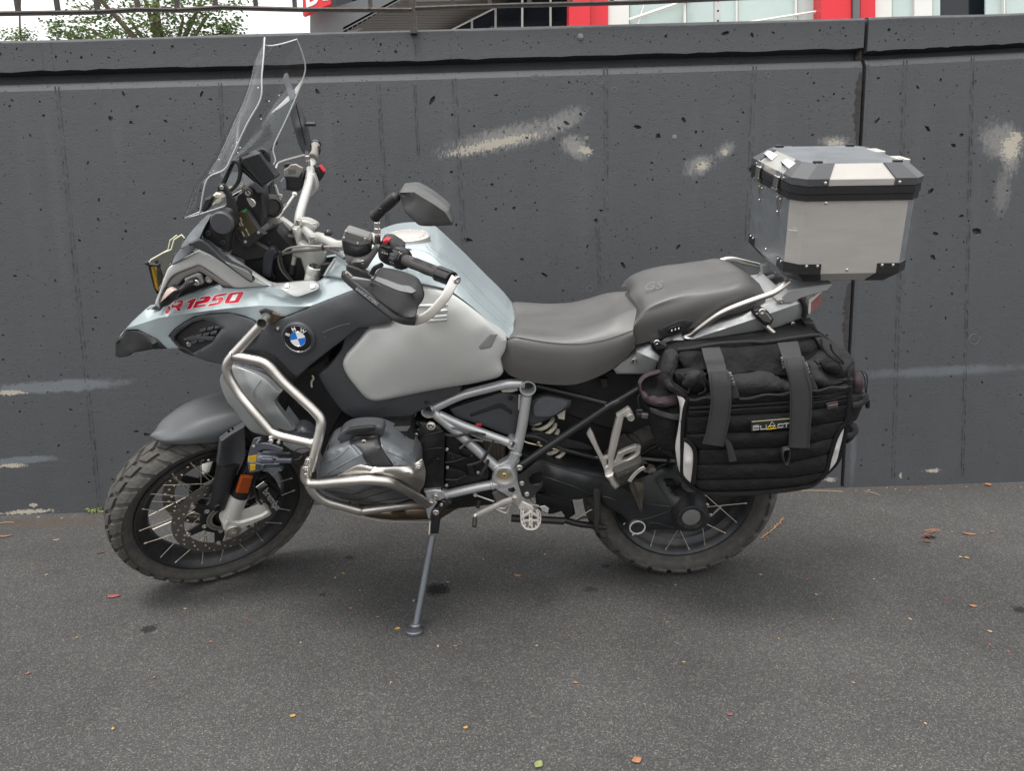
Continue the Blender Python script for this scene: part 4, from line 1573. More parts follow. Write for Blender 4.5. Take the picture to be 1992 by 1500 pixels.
# ------------------------------------------------ wheels
def wheel(name,fr,c,Rt,wid,rf,hw,front):
    c = Vector(c)
    prof = [(rf,-hw),(rf+.001,-hw+.005),(rf-.010,-hw+.012),(rf-.015,-hw*.55),(rf-.030,-hw*.36),(rf-.034,0),(rf-.030,hw*.36),(rf-.015,hw*.55),(rf-.010,hw-.012),(rf+.001,hw-.005),(rf,hw),
            (rf-.006,hw+.002),(rf-.013,hw-.003),(rf-.022,hw*.72),(rf-.028,hw*.60),(rf-.043,hw*.42),(rf-.048,hw*.12),(rf-.048,-hw*.12),(rf-.043,-hw*.42),(rf-.028,-hw*.60),(rf-.022,-hw*.72),(rf-.013,-hw+.003),(rf-.006,-hw-.002),(rf,-hw)]
    rim = MB().lathe(c,fr.w,prof[::-1],96,xd=fr.a).build(name,RIMB,BIKE,30)
    # tyre carcass
    h = Rt-rf
    half = wid/2
    def surf(s,off=0.0):                    # s in -1..1 across the section, beyond +-1 the sidewall
        if abs(s) <= 1:
            a = s*R(62)
            rr = Rt-0.0100 - half*0.82*(1-math.cos(a))
            ll = half*0.985*math.sin(a)/math.sin(R(62))*0.97
            n = (math.cos(a*0.8),math.sin(a*0.8))
        else:
            t = (abs(s)-1)
            sg = math.copysign(1,s)
            r1 = Rt-0.0100 - half*0.82*(1-math.cos(R(62)))
            rr = r1 + (rf+.001-r1)*t
            ll = sg*(half*0.955 + (hw-.006-half*0.955)*t + half*0.10*math.sin(math.pi*min(1,t*1.05))**1.0)
            n = (0.15,sg)
        return rr+off*n[0],ll+off*n[1]
    prof = [surf(s) for s in np.concatenate([np.linspace(-2,-1.06,9),np.linspace(-1,1,17),np.linspace(1.06,2,9)])]
    mb = MB().lathe(c,fr.w,prof[::-1],120,xd=fr.a)
    # bead ring ridges on the sidewall
    for t in (1.72,1.86):
        rr,ll = surf(t)
        mb.tube([c + (fr.a*math.cos(a)+fr.v*math.sin(a))*rr + fr.w*ll for a in np.linspace(0,2*math.pi,97)[:-1]],0.0011,5,closed=True)
    mb.build('tyre',RUBBER,rim,50)
    # tread blocks, individual, sharing four meshes
    N = 32 if front else 26
    pitch = 2*math.pi/N
    if front:
        kinds = [(-0.36,0.02,-.28,.40,.30,0.0),(0.03,0.40,.22,.92,-.30,0.0),(-1.02,-0.42,-.08,.66,.22,.30),(0.46,1.04,.42,1.16,-.22,-.30),(0.40,.44,.0,.2,0,0)][:4]
    else:
        kinds = [(-0.34,-0.02,.04,.86,.22,0),(0.02,0.34,.30,1.12,-.22,0),(-1.06,-0.40,.06,.88,.12,.10),(0.40,1.06,.34,1.16,-.12,-.10)]
    hgt = 0.0086 if front else 0.0092
    for (s0,s1,t0,t1,sk0,sk1) in kinds:
        K,Q = 5,3
        def pt(i,j,off,ins):
            u = i/(K-1)
            s = s0+(s1-s0)*(ins+(1-2*ins)*u)
            sk = sk0*u if not sk1 else sk0*u+sk1*u*u
            th = pitch*(t0+(t1-t0)*(ins+(1-2*ins)*j/(Q-1))+sk)
            rr,ll = surf(s,off)
            return (fr.a*math.cos(th)+fr.v*math.sin(th))*rr + fr.w*ll
        topv = [pt(i,j,hgt,.06) for i in range(K) for j in range(Q)]
        botv = [pt(i,j,-.001,0) for i in range(K) for j in range(Q)]
        fs = [(i*Q+j,(i+1)*Q+j,(i+1)*Q+j+1,i*Q+j+1) for i in range(K-1) for j in range(Q-1)]
        loop = [i*Q for i in range(K)] + [(K-1)*Q+j for j in range(1,Q)] + [i*Q+Q-1 for i in range(K-2,-1,-1)] + [j for j in range(Q-2,0,-1)]
        n_ = K*Q
        for q in range(len(loop)):
            a_,b_ = loop[q],loop[(q+1) % len(loop)]
            fs.append((a_,n_+a_,n_+b_,b_))
        me = bpy.data.meshes.new('tread_block')
        me.from_pydata([tuple(v) for v in topv+botv],[],fs)
        me.materials.append(RUBBER)
        import bmesh
        bm = bmesh.new()
        bm.from_mesh(me)
        bmesh.ops.recalc_face_normals(bm,faces=bm.faces)
        bm.to_mesh(me)
        bm.free()
        for i in range(N):
            o = bpy.data.objects.new('tread_block',me)
            link(o,rim)
            o.matrix_basis = Matrix.Translation(c-Vector(BIKE.location)) @ Matrix.Rotation(pitch*i,4,fr.w)
    # spokes
    ns = 20
    hr = 0.052 if front else 0.062
    hh = 0.040 if front else 0.046
    for side in (1,-1):
        for k in range(ns):
            a0 = 2*math.pi*(k//2)/(ns/2) + (R(7) if k % 2 else R(-7)) + (R(9) if side < 0 else 0)
            a1 = a0 + (R(44) if k % 2 else R(-44))
            p = c + (fr.a*math.cos(a0)+fr.v*math.sin(a0))*(rf-.012) + fr.w*side*(hw*.86)
            q = c + (fr.a*math.cos(a1)+fr.v*math.sin(a1))*hr + fr.w*side*hh
            mb = MB().tube([p,q],0.0015,6)
            d = (q-p).normalized()
            mb.tube([p-d*.004,p+d*.011],0.0026,6)
            mb.build('spoke',SPK,rim,60)
    # hub
    prof = [(0,.07),(.022,.07),(.024,.058),(.05,.05),(.056,.046),(.056,.034),(.034,.026),(.030,0),(.034,-.026),(.056,-.034),(.056,-.046),(.05,-.05),(.024,-.058),(.022,-.07),(0,-.07)]
    MB().lathe(c,fr.w,prof,32).build('hub',ENGBLK,rim,30)
    return rim

def brake_disc(fr,c,rim,h,ro,ri,t=.0045):
    """Annulus with three rows of drilled holes, on a floating carrier."""
    pp = [np.array(arc(0,0,ro,ro,96)),np.array(arc(0,0,ri,ri,96))]
    loops = [list(range(96)),list(range(96,192))]
    P_ = list(map(tuple,np.concatenate(pp)))
    holes = []
    for k in range(51):
        rr = ri + (ro-ri)*(0.24,.52,.78)[k % 3]
        a = 360*k/51
        hl = arc(rr*math.cos(R(a)),rr*math.sin(R(a)),.0046,.0046,8)
        holes.append(np.array(hl))
        loops.append(list(range(len(P_),len(P_)+8)))
        P_ += hl
    v,f,ov = cdt(P_,loops)
    vv = np.array([[q.x,q.y] for q in v])
    tri = np.array([q[:3] for q in f])
    cen = vv[tri].mean(1)
    rr = np.hypot(cen[:,0],cen[:,1])
    kp = (rr < ro*.9995) & (rr > ri*1.0)
    for hl in holes:
        m_ = hl.mean(0)
        kp &= ~(np.hypot(cen[:,0]-m_[0],cen[:,1]-m_[1]) < .0042)
    tri = tri[kp]
    V = [c + fr.a*x + fr.v*y + fr.w*(h+t/2) for x,y in vv] + [c + fr.a*x + fr.v*y + fr.w*(h-t/2) for x,y in vv]
    N = len(vv)
    FF,ec = [],set()
    for a,b,d in tri:
        FF.append((a,b,d))
        FF.append((N+a,N+d,N+b))
        ec |= {(a,b),(b,d),(d,a)}
    for a,b in ec:
        if (b,a) not in ec:
            FF.append((b,a,N+a,N+b))
    mobj('brake_disc',V,FF,DISC,rim,30)
    mb = MB()
    for k in range(6):
        a = R(60*k+12)
        d = fr.a*math.cos(a)+fr.v*math.sin(a)
        e = fr.v*math.cos(a)-fr.a*math.sin(a)
        mb.slab([c+d*.05-e*.020+fr.w*(h+.003),c+d*.05+e*.020+fr.w*(h+.003),c+d*(ri-.004)+e*.012+fr.w*(h+.003),c+d*(ri-.004)-e*.012+fr.w*(h+.003)],[c+d*.05-e*.020+fr.w*(h-.003),c+d*.05+e*.020+fr.w*(h-.003),c+d*(ri-.004)+e*.012+fr.w*(h-.003),c+d*(ri-.004)-e*.012+fr.w*(h-.003)],.001)
    mb.lathe(c+fr.w*h,fr.w,[(.034,-.004),(.066,-.004),(.072,0),(.066,.004),(.034,.004),(.034,-.004)],40)
    mb.build('disc_carrier',ENGBLK,rim,30)
    for k in range(6):
        a = R(60*k+12)
        d = fr.a*math.cos(a)+fr.v*math.sin(a)
        for rr_ in (ri-.002,.062):
            p = c+d*rr_+fr.w*(h+.0035 if h > 0 else h-.0035)
            mb = MB().lathe(p,fr.w*(1 if h > 0 else -1),[(.0085,-.003),(.0085,.002),(.006,.0035),(.004,.0035),(.003,.001),(0,.001)],14)
            mb.build('disc_button',STEEL,rim,30)

fc = ST.o
FW = wheel('front_wheel',ST,fc,0.325,0.122,0.2525,0.045,True)
brake_disc(ST,fc,FW,0.068,0.1525,0.116)
brake_disc(ST,fc,FW,-0.068,0.1525,0.116)
# slotted speed-sensor ring
mb = MB()
for k in range(40):
    a0,a1 = 2*math.pi*k/40,2*math.pi*(k+.55)/40
    q = []
    for a,rr in ((a0,.040),(a1,.040),(a1,.050),(a0,.050)):
        q.append(fc+(ST.a*math.cos(a)+ST.v*math.sin(a))*rr+ST.w*.078)
    mb.slab(q,[p-ST.w*.0015 for p in q])
mb.lathe(fc+ST.w*.078,ST.w,[(.036,0),(.041,0),(.041,-.0015),(.036,-.0015),(.036,0)],40)
mb.lathe(fc+ST.w*.078,ST.w,[(.049,0),(.053,0),(.053,-.0015),(.049,-.0015),(.049,0)],40)
mb.build('sensor_ring',STEEL,FW,30)
RW = wheel('rear_wheel',BK,BK.o,0.318,0.170,0.227,0.062,False)

# ------------------------------------------------ front fork (telescopic legs in the steered frame)
def fork_side(sg):
    w = .112*sg
    F1 = lambda q,ww=w: ST.P(q[0],q[1],.112) if sg > 0 else ST.mir(ST.P(q[0],q[1],.112))
    a,b = F1(T_(318,1120)),F1(T_(462,800))
    d = (b-a).normalized()
    mb = MB().cyl(a-d*.012,b,.0295,.0285,28,.003)
    leg = mb.build('fork_slider',FORK,BIKE,30)
    # axle clamp and caliper arm
    pol = [T_(*q) for q in ((195,1140),(250,1070),(330,1095),(410,1105),(450,1095),(560,1062),(700,1015),(778,966),(815,966),(840,1006),(815,1036),(700,1090),(560,1150),(452,1200),(410,1275),(330,1300),(240,1280),(205,1215))]
    front = [F1(q) + ST.w*(.034*sg) for q in pol]
    if sg < 0:
        front = front[::-1]
    nn = ST.w*sg
    f_ = front
    c0 = sum(f_,Vector())/len(f_)
    nv = Vector()
    for i in range(len(f_)):
        nv += (f_[i]-c0).cross(f_[(i+1) % len(f_)]-c0)
    if nv.dot(nn) < 0:
        f_ = f_[::-1]
    MB().slab(f_,[p-nn*.050 for p in f_],.006).build('axle_clamp',FORK,leg,30)
    ax = F1(T_(322,1222)) + nn*.034
    MB().lathe(ax,nn,[(.0245,-.004),(.0245,.003),(.022,.005),(.0185,.005),(.0175,.002),(.0165,.002),(.0165,.007),(.012,.009),(.008,.009),(.0065,.002),(0,.002)],24).build('axle_nut',STEEL,leg,30)
    # upper stanchion
    e = b + d*.46
    MB().cyl(b-d*.01,b+d*.16,.0300,.0300,24,.002).build('dust_sleeve',GLOSSBLK,leg,30)
    MB().cyl(b+d*.15,e,.0235,.0235,24).build('stanchion',BLK,leg,30)
    return a,b,d,e
fa0,fb0,fd0,fe0 = fork_side(1)
fork_side(-1)
# amber side reflector on the slider
plate('side_reflector',[T_(*q) for q in ((478,602),(630,606),(568,826),(410,818))],.150,.012,AMBER,BIKE,.0025,ST)
# black fork guard with scooped cover
gA,gB = ST.P(*C_(872,872),.095),ST.P(*C_(948,560),.095)
mb = MB().tube(catmull([gA,gA.lerp(gB,.35),gA.lerp(gB,.7),gB],6),[.0255+.0004*i for i in range(19)],24)
mb.build('fork_guard',BLK,BIKE,40)
fcv,wf = panel('fork_cover',W3([C_(*q) for q in ((892,425),(960,375),(1060,314),(1064,470),(1058,545),(1030,612),(990,668),(945,645),(898,600),(868,590),(880,520))],.118),GREY,BIKE,ctrl=[C_(975,470,.100),C_(985,560,.103),C_(930,520,.112)],th=.02,r=.004,fr=ST,sp=.010)
bolts([((C_(872,880)),.122,9),(C_(1075,872),.085,5),(C_(1090,945),.085,5)],BIKE,ST,ENGBLK)
# fender
fender = loft('front_fender',[
    [C_(404,393,.002),C_(424,412,.009),C_(460,428,.022),C_(540,443,.050),C_(700,441,.078),C_(880,424,.086),C_(960,376,.086),C_(1062,312,.086)],
    [C_(403.5,390,.002),C_(419,404,.009),C_(456,412,.022),C_(540,416,.050),C_(708,392,.076),C_(880,356,.086),C_(980,315,.086),C_(1080,260,.086)],
    [C_(403.5,387,.0015),C_(419,388,.007),C_(458,386,.015),C_(552,370,.034),C_(715,304,.051),C_(885,246,.055),C_(985,215,.055),C_(1085,190,.055)],
    [C_(405,383,.0),C_(424,367,.0),C_(460,352,.0),C_(552,312,.0),C_(705,226,.0),C_(880,165,.0),C_(985,140,.0),C_(1085,118,.0)]],
    mat('fender_grey',(0.070,0.073,0.078),0.50,bump=0.08,bscale=1300,var=0.05),BIKE,28,4,ST,True,60,caps=False)
# dark hollow under the fender so the tyre gap stays dark
# caliper
cal = plate('brake_caliper',[T_(*q) for q in ((645,700),(690,640),(770,590),(825,590),(900,690),(1000,790),(1022,880),(960,945),(870,1000),(780,962),(700,905),(635,790))],.108,.060,ENGBLK,BIKE,.006,ST)
plate('caliper_body',[T_(*q) for q in ((680,770),(800,700),(985,850),(905,960),(800,950),(700,870))],.122,.02,BLK,cal,.006,ST)
plate('pad_clip',[T_(*q) for q in ((665,738),(775,660),(830,708),(682,756))],.126,.004,CHROME,cal,.001,ST)
o_ = ST.P(*T_(752,800),.1235)
text('lettering','brembo',mat('pale_lettering',(0.36,0.36,0.35),0.5),cal,o_,ST.P(*T_(862,952),.1235)-o_,ST.P(*T_(790,765),.1235)-ST.P(*T_(752,800),.1235),.034,bold=.012)
for q in ((640,790),(740,590),(800,660),(985,885)):
    bolts([(T_(*q),.116,20/6.817*1.4)],cal,ST,ENGBLK)
MB().tube(catmull([ST.P(*T_(700,560),.10),ST.P(*T_(650,640),.125),ST.P(*T_(640,760),.125),ST.P(*T_(680,880),.115),ST.P(*T_(740,960),.11)],6),.0045,8).build('brake_hose',RUB,cal,60)
plate('bracket',[T_(*q) for q in ((700,900),(760,920),(770,985),(715,1010),(690,960))],.112,.02,FORK,cal,.004,ST)

# ------------------------------------------------ core: dark innards that stop the view
plate('engine_core',[(600,700),(690,640),(1000,690),(1230,700),(1275,790),(1215,880),(1140,905),(1060,960),(960,985),(830,1000),(700,990),(640,930),(590,800)],.045,.09,ENGBLK,BIKE,.01)
plate('steering_core',[(470,470),(540,440),(640,560),(690,640),(610,760),(560,720),(480,600)],.03,.06,ENGBLK,BIKE,.01)
plate('radiator',[(575,735),(640,690),(668,800),(640,850),(590,830),(545,770)],.12,.03,ENGBLK,BIKE,.004)
for k in range(9):
    a,b = L_(1180+k*22,960+k*4),L_(1160+k*26,1440)
    MB().tube([BK.P(*a,.122),BK.P(*b,.122)],.0006,4).build('radiator_fin',GREY,BIKE)
plate('under_tail',[(1030,748),(1200,718),(1290,705),(1330,760),(1290,830),(1240,850),(1160,830),(1080,800)],.06,.12,BLK,BIKE,.008)
plate('rear_mudguard',[(1320,690),(1500,640),(1570,622),(1590,650),(1575,700),(1540,740),(1400,760)],.06,.12,BLK,BIKE,.008)

# ------------------------------------------------ beak in ice grey, with crease
beak_ol = [B_(96,1050,.006),B_(138,988,.012),B_(222,892,.016),B_(322,800,.022),B_(430,795,.034),B_(590,705,.065),B_(780,642,.08),B_(900,606,.09),B_(925,630,.092),B_(1020,632,.10),B_(1290,612,.12),B_(1640,598,.145),B_(1700,560,.15),B_(1880,520,.15),B_(2090,540,.165),B_(2140,590,.18),B_(1925,648,.20),B_(1700,734,.20),B_(1540,797,.198),B_(1400,852,.195),B_(1290,866,.19),B_(1180,886,.18),B_(1100,850,.165),B_(1030,832,.155),B_(960,821,.148),B_(830,827,.132),B_(700,853,.115),B_(620,896,.104),B_(550,946,.094),B_(505,1000,.086),B_(550,1060,.082),B_(595,1098,.080),B_(490,1100,.074),B_(430,1036,.072),B_(340,986,.066),B_(270,951,.052),B_(175,951,.034),B_(135,1005,.018)]
beak,beak_w = panel('beak',beak_ol,ICE,BIKE,th=.02,r=.003,sp=.012,sm=False,mirror=True,ang=28,
    creases=[[B_(180,942,.034),B_(300,905,.064),B_(430,862,.095),B_(690,822,.128),B_(960,788,.158),B_(1200,768,.182),B_(1560,776,.2045)],
             [B_(1195,648,.122),B_(1380,700,.150),B_(1545,758,.197)]])
# R 1250 lettering, traced letter by letter
LET = {
 'R': ([(395,1243),(455,1105),(480,1092),(615,1070),(632,1085),(608,1150),(585,1165),(600,1200),(560,1210),(530,1160),(470,1175),(440,1238)],[(512,1118),(568,1109),(556,1130),(498,1140)]),
 '1': ([(680,1080),(770,1045),(795,1048),(725,1178),(668,1190),(715,1095),(682,1105)],None),
 '2': ([(845,1035),(955,1012),(985,1030),(955,1085),(925,1098),(820,1118),(805,1140),(925,1118),(905,1145),(745,1172),(790,1085),(885,1068),(905,1042),(835,1058)],None),
 '5': ([(1030,1003),(1185,975),(1170,1003),(1055,1024),(1040,1045),(1130,1030),(1142,1050),(1105,1110),(1080,1122),(940,1145),(955,1118),(1060,1098),(1080,1062),(985,1078)],None),
 '0': ([(1235,975),(1380,957),(1400,972),(1335,1090),(1310,1100),(1165,1112),(1150,1098),(1205,990)],[(1260,1000),(1330,988),(1285,1072),(1212,1082)]),
}
def grow(poly,d):
    P_ = np.array(poly,float)
    c = P_.mean(0)
    a = np.roll(P_,1,0)
    b = np.roll(P_,-1,0)
    area = (P_[:,0]*np.roll(P_[:,1],-1)-np.roll(P_[:,0],-1)*P_[:,1]).sum()
    e0 = (P_-a)/np.linalg.norm(P_-a,axis=1)[:,None]
    e1 = (b-P_)/np.linalg.norm(b-P_,axis=1)[:,None]
    s = -1 if area > 0 else 1
    n0 = np.stack([-e0[:,1],e0[:,0]],1)*s
    n1 = np.stack([-e1[:,1],e1[:,0]],1)*s
    m = n0+n1
    m = m/np.maximum(0.6,(m*n1).sum(1))[:,None]
    return [tuple(q) for q in P_+m*d]
polys,outl,hol = [],[],[]
for kx,(pl,ho) in LET.items():
    polys.append([K_(*q) for q in pl])
    outl.append([K_(*q) for q in grow(pl,7)])
    hol.append([[K_(*q) for q in ho]] if ho else None)
decal('decal_outline',outl,beak_w,mat('decal_white',(0.72,0.70,0.70),0.25,coat=0.5),beak,.0008)
decal('decal_lettering',polys,beak_w,REDP,beak,.0014,holes=hol)
# dark beak tip
panel('beak_tip',W3([B_(97,1055,.004),B_(137,1034,.015),B_(184,962,.032),B_(270,958,.052),B_(345,990,.068),B_(432,1038,.074),B_(492,1099,.078),B_(380,1104,.072),B_(222,1132,.050),B_(205,1156,.040),B_(130,1168,.016),B_(97,1156,.004)],0),BLK,BIKE,th=.03,r=.003,sm=False,creases=[[B_(270,956,.054),B_(385,1065,.082)]],ang=25)
# lower beak flank with vent
ve = [B_(*q) for q in ((548,1005),(600,960),(690,895),(770,872),(850,895),(915,945),(880,990),(838,1055),(745,1110),(690,1138),(600,1088),(552,1040))]
flank,flank_w = panel('beak_flank',[B_(508,1000,.083),B_(556,946,.093),B_(640,888,.106),B_(760,842,.122),B_(960,824,.148),B_(1040,840,.158),B_(1175,892,.178),B_(1210,960,.186),B_(1150,1080,.180),B_(1090,1115,.170),B_(960,1195,.145),B_(920,1215,.14),B_(840,1205,.128),B_(720,1165,.110),B_(640,1112,.095),B_(592,1095,.088),B_(545,1055,.083)],GREY,BIKE,ctrl=[B_(960,1000,.165)],th=.02,r=.004,sp=.012,holes=[ve],mirror=True)
panel('vent_well',[(x,y,float(flank_w([[x,y]])[0])-.016) for x,y in [B_(*q) for q in ((520,1005),(600,940),(690,875),(780,855),(930,940),(850,1075),(700,1160),(590,1110))]],BLK,BIKE,th=.01,r=.001)
for rr in range(3):
    for cc in range(3):
        x,y = 690+cc*62-rr*34,985+rr*42-cc*22-0
        y = 950+rr*45-cc*13
        x = 745+cc*58-rr*32
        pl = [B_(x,y),B_(x+48,y-10),B_(x+42,y+16),B_(x-8,y+26)]
        panel('vent_slat',[(q[0],q[1],float(flank_w([q])[0])-.006) for q in pl],GREY,BIKE,th=.008,r=.0015,sm=False,sp=.006)
panel('vent_fin',[(q[0],q[1],float(flank_w([q])[0])-.004) for q in (B_(620,1025),B_(690,1000),B_(860,1010),B_(840,1035),B_(740,1030),B_(640,1042))],GREY,BIKE,th=.006,r=.0015,sm=False)
bolts([(B_(663,1064),.086,5)],BIKE,m=STEEL)

# ------------------------------------------------ side fairing with badge
fair,fair_w = panel('side_fairing',[B_(1215,895,.176),B_(1290,872,.192),B_(1400,856,.198),B_(1540,800,.203),B_(1700,737,.207),B_(1925,651,.208),B_(2060,590,.205),(735,560,.205),(775,585,.215),(762,612,.222),(754,630,.224),(738,633,.223),D_(690,1166,.222),D_(618,1176,.219),D_(520,1252,.214),D_(300,1425,.203),B_(1600,1222,.20),B_(1482,1328,.195),B_(1380,1235,.193),B_(1320,1182,.190),B_(1180,1122,.182),B_(1095,1100,.174),B_(1130,1050,.176)],
    mat('fairing_grey',(0.054,0.057,0.063),0.42,bump=0.10,bscale=1200,var=0.06,dirt=0.10,dirtcol=(0.13,0.125,0.12)),BIKE,ctrl=[B_(1500,1015,.212),B_(1700,900,.216),B_(1850,800,.221),B_(1330,950,.198)],th=.02,r=.005,sp=.013,mirror=True)
panel('fairing_edge',[L_(408,588,.182),L_(600,612,.188),L_(720,640,.192),L_(850,702,.196),L_(1000,830,.197),L_(1150,972,.197),L_(1195,1020,.188),L_(1130,1112,.175),L_(1010,1050,.175),L_(860,880,.175),L_(720,770,.172),L_(560,710,.166),L_(420,690,.16)],BLK,BIKE,th=.03,r=.003,sm=False)
for pl in ((B_(1690,975),B_(1760,945),B_(1830,918),B_(1900,905)),(B_(1540,1120),B_(1580,1108)),(B_(1700,1005),B_(1712,1015))):
    MB().tube([BK.P(q[0],q[1],float(fair_w([q])[0])+.0003) for q in pl],.0007,5).build('scratch_mark',mat('scratch_grey',(0.13,0.13,0.135),0.6),fair)
# badge
bp_ = L_(1207,430)
bc = BK.P(*bp_,float(fair_w([bp_])[0]))
e1 = BK.P(bp_[0]+8,bp_[1],float(fair_w([(bp_[0]+8,bp_[1])])[0]))-bc
e2 = BK.P(bp_[0],bp_[1]-8,float(fair_w([(bp_[0],bp_[1]-8)])[0]))-bc
bn = e1.cross(e2).normalized()
if bn.dot(BK.w) < 0:
    bn = -bn
kk = BK.k(*bp_,.21)/7.5
bx = (BK.a*math.cos(R(12)) + BK.v*math.sin(R(12)))
bx = (bx - bn*bx.dot(bn)).normalized()
by = bn.cross(bx)
badge = MB().lathe(bc,bn,[(250*kk,-.006),(247*kk,.004),(236*kk,.007),(220*kk,.008),(212*kk,.005)],48).build('badge',GREY,fair,60)
MB().lathe(bc,bn,[(206*kk,.004),(206*kk,.0062),(112*kk,.0072)],48).build('badge_disc',GLOSSBLK,badge,40)
for rr,m_ in ((204,CHROME),(115,CHROME)):
    MB().tube([bc+(bx*math.cos(a)+by*math.sin(a))*rr*kk+bn*(.0064 if rr > 150 else .0074) for a in np.linspace(0,2*math.pi,49)[:-1]],3.5*kk,6,closed=True).build('badge_ring',m_,badge,60)
for q,m_ in ((0,WHITE),(90,BLUE),(180,WHITE),(270,BLUE)):
    ar = [bc+bn*.0078] + [bc+bn*.0074+(bx*math.cos(R(q+a))+by*math.sin(R(q+a)))*113*kk for a in np.linspace(0,90,10)]
    mobj('badge_quadrant',ar,[(0,i,i+1) for i in range(1,10)],m_,badge,None)
for ch,ang in (('B',141),('M',92),('W',42)):
    d = bx*math.cos(R(ang))+by*math.sin(R(ang))
    tx = bx*math.sin(R(ang))-by*math.cos(R(ang))
    text('badge_letter',ch,WHITE,badge,bc+d*128*kk+bn*.0079,tx,d,84*kk,bold=.022,align='CENTER')
q_ = L_(905,300)
bolt(BK.P(*q_,float(fair_w([q_])[0])+.002),BK.w,22/7.5*BK.k(*q_,.2),fair,CHROME)
MB().lathe(BK.P(*q_,float(fair_w([q_])[0])),BK.w,[(58/7.5*.0011,.0005),(40/7.5*.0011,.003),(36/7.5*.0011,-.003)],20).build('bolt_recess',GREY,fair)

# ------------------------------------------------ shroud round the tank panel
shroud,_sw = panel('tank_shroud',[E_(160,190,.175),E_(240,120,.178),E_(330,0,.184),B_(1860,1010,.186),D_(600,1178,.184),(760,634,.178),(800,640,.19),E_(1000,200,.19),E_(1260,285,.165),E_(1228,332,.165),E_(1050,412,.168),E_(900,492,.17),E_(800,546,.168),E_(650,562,.165),E_(520,552,.165),E_(400,512,.166),E_(330,462,.168),E_(240,345,.168),E_(175,235,.170)],GREY,BIKE,ctrl=[E_(330,300,.182),E_(500,460,.180),E_(300,150,.184),E_(420,200,.180),E_(600,300,.178),E_(420,380,.182)],th=.03,r=.006,sp=.016,mirror=True)
bolts([(E_(985,400),.172,4.5)],BIKE,m=BLK)
tankp,tank_w = panel('tank_side_panel',[(822,554,.205),D_(1180,856,.206),D_(1290,886,.207),D_(1345,912,.206),D_(1470,1005,.202),D_(1610,1124,.194),D_(1705,1212,.184),D_(1752,1262,.176),(985.5,664,.174),(982,682,.178),(974,700,.182),(979,723,.182),(972,732,.184),(955,738,.188),(909,748,.194),(870,754,.197),(833,761,.199),(790,770,.20),(745,779,.20),(726,780,.20),(712,774,.199),(701,763,.203),(679,736,.204),(669,717,.204),(667.5,704,.204),(675,688,.204),(697,663,.205),(712,643,.202),(726,635,.203),(755,631,.204),(775,606,.206),(800,572,.206)],SILV,BIKE,
    ctrl=[(760,690,.226),(800,640,.228),(850,640,.228),(860,700,.226),(900,690,.223),(820,720,.224),(740,730,.218),(880,600,.222),(930,640,.212),(940,700,.206),(953,665,.197),(962,690,.192),(905,725,.213)],th=.05,r=.012,sp=.012,mirror=True,ang=60)
for i,yy in enumerate((996,1040,1082,1110)):
    x0 = (1080,1180,1195,1160)[i]
    ol = [D_(x0,yy),D_(1300,yy-10),D_(1308,yy+2),D_(1295,yy+16),D_(x0+60,yy+22),D_(x0-20,yy+26)]
    panel('tank_emboss',[(q[0],q[1],float(tank_w([q])[0])+.0035) for q in ol],SILV,BIKE,th=.01,r=.003,sp=.008)
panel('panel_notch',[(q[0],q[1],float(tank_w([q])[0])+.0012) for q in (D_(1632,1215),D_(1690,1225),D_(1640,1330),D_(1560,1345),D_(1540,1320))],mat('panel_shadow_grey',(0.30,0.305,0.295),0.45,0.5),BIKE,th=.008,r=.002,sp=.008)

# ------------------------------------------------ painted tank top
tk_ol = [D_(350,775,.155),D_(392,700,.145),D_(445,640,.135),D_(560,590,.11),D_(720,500,.0),D_(850,448,-.05),D_(930,432,-.06),D_(1010,426,-.06),D_(1110,428,-.06),D_(1180,452,-.055),D_(1260,518,-.055),D_(1400,648,-.055),D_(1500,748,-.055),D_(1600,848,-.055),D_(1700,945,-.055),D_(1760,1010,-.05),D_(1812,1082,-.035),D_(1834,1140,-.01),D_(1826,1190,.04),D_(1780,1268,.125),D_(1700,1198,.15),D_(1605,1112,.172),D_(1470,998,.19),D_(1342,904,.201),D_(1288,880,.205),D_(1130,848,.208),D_(1080,830,.208),D_(950,830,.205),D_(760,800,.20),D_(600,830,.19),D_(500,800,.175)]
tank,tk_w = panel('fuel_tank',tk_ol,ICE,BIKE,th=.10,r=.006,sp=.013,sm=True,ang=50,corner=60,soft=True,
    creases=[[D_(890,560,.100),D_(1010,560,.102),D_(1120,575,.104),D_(1230,610,.102),D_(1320,690,.098),D_(1400,772,.095),D_(1500,880,.09),D_(1600,990,.085),D_(1770,1190,.075)],
             [D_(900,690,.178),D_(1010,700,.182),D_(1160,730,.186),D_(1330,855,.18),D_(1520,1005,.162),D_(1730,1190,.122)]])
for nm,pl,of in (('tank_shoulder',(D_(985,655),D_(1000,585),D_(1060,572),D_(1120,585),D_(1190,622),D_(1265,690),D_(1400,830),D_(1520,958),D_(1640,1070),D_(1735,1155),D_(1795,1215),D_(1778,1262),D_(1700,1194),D_(1605,1108),D_(1470,994),D_(1342,900),D_(1288,876),D_(1130,842),D_(1010,822)),.0035),('tank_spine',(D_(1130,505),D_(1195,520),D_(1290,612),D_(1420,745),D_(1560,895),D_(1700,1040),D_(1800,1130),D_(1806,1165),D_(1780,1160),D_(1640,1035),D_(1500,905),D_(1360,765),D_(1250,640),D_(1170,570)),.0025)):
    panel(nm,[(q[0],q[1],0) for q in pl],ICE,tank,th=.008,r=.0025,sp=.010,ang=60,wfun=lambda q,of=of: tk_w(q)+of)
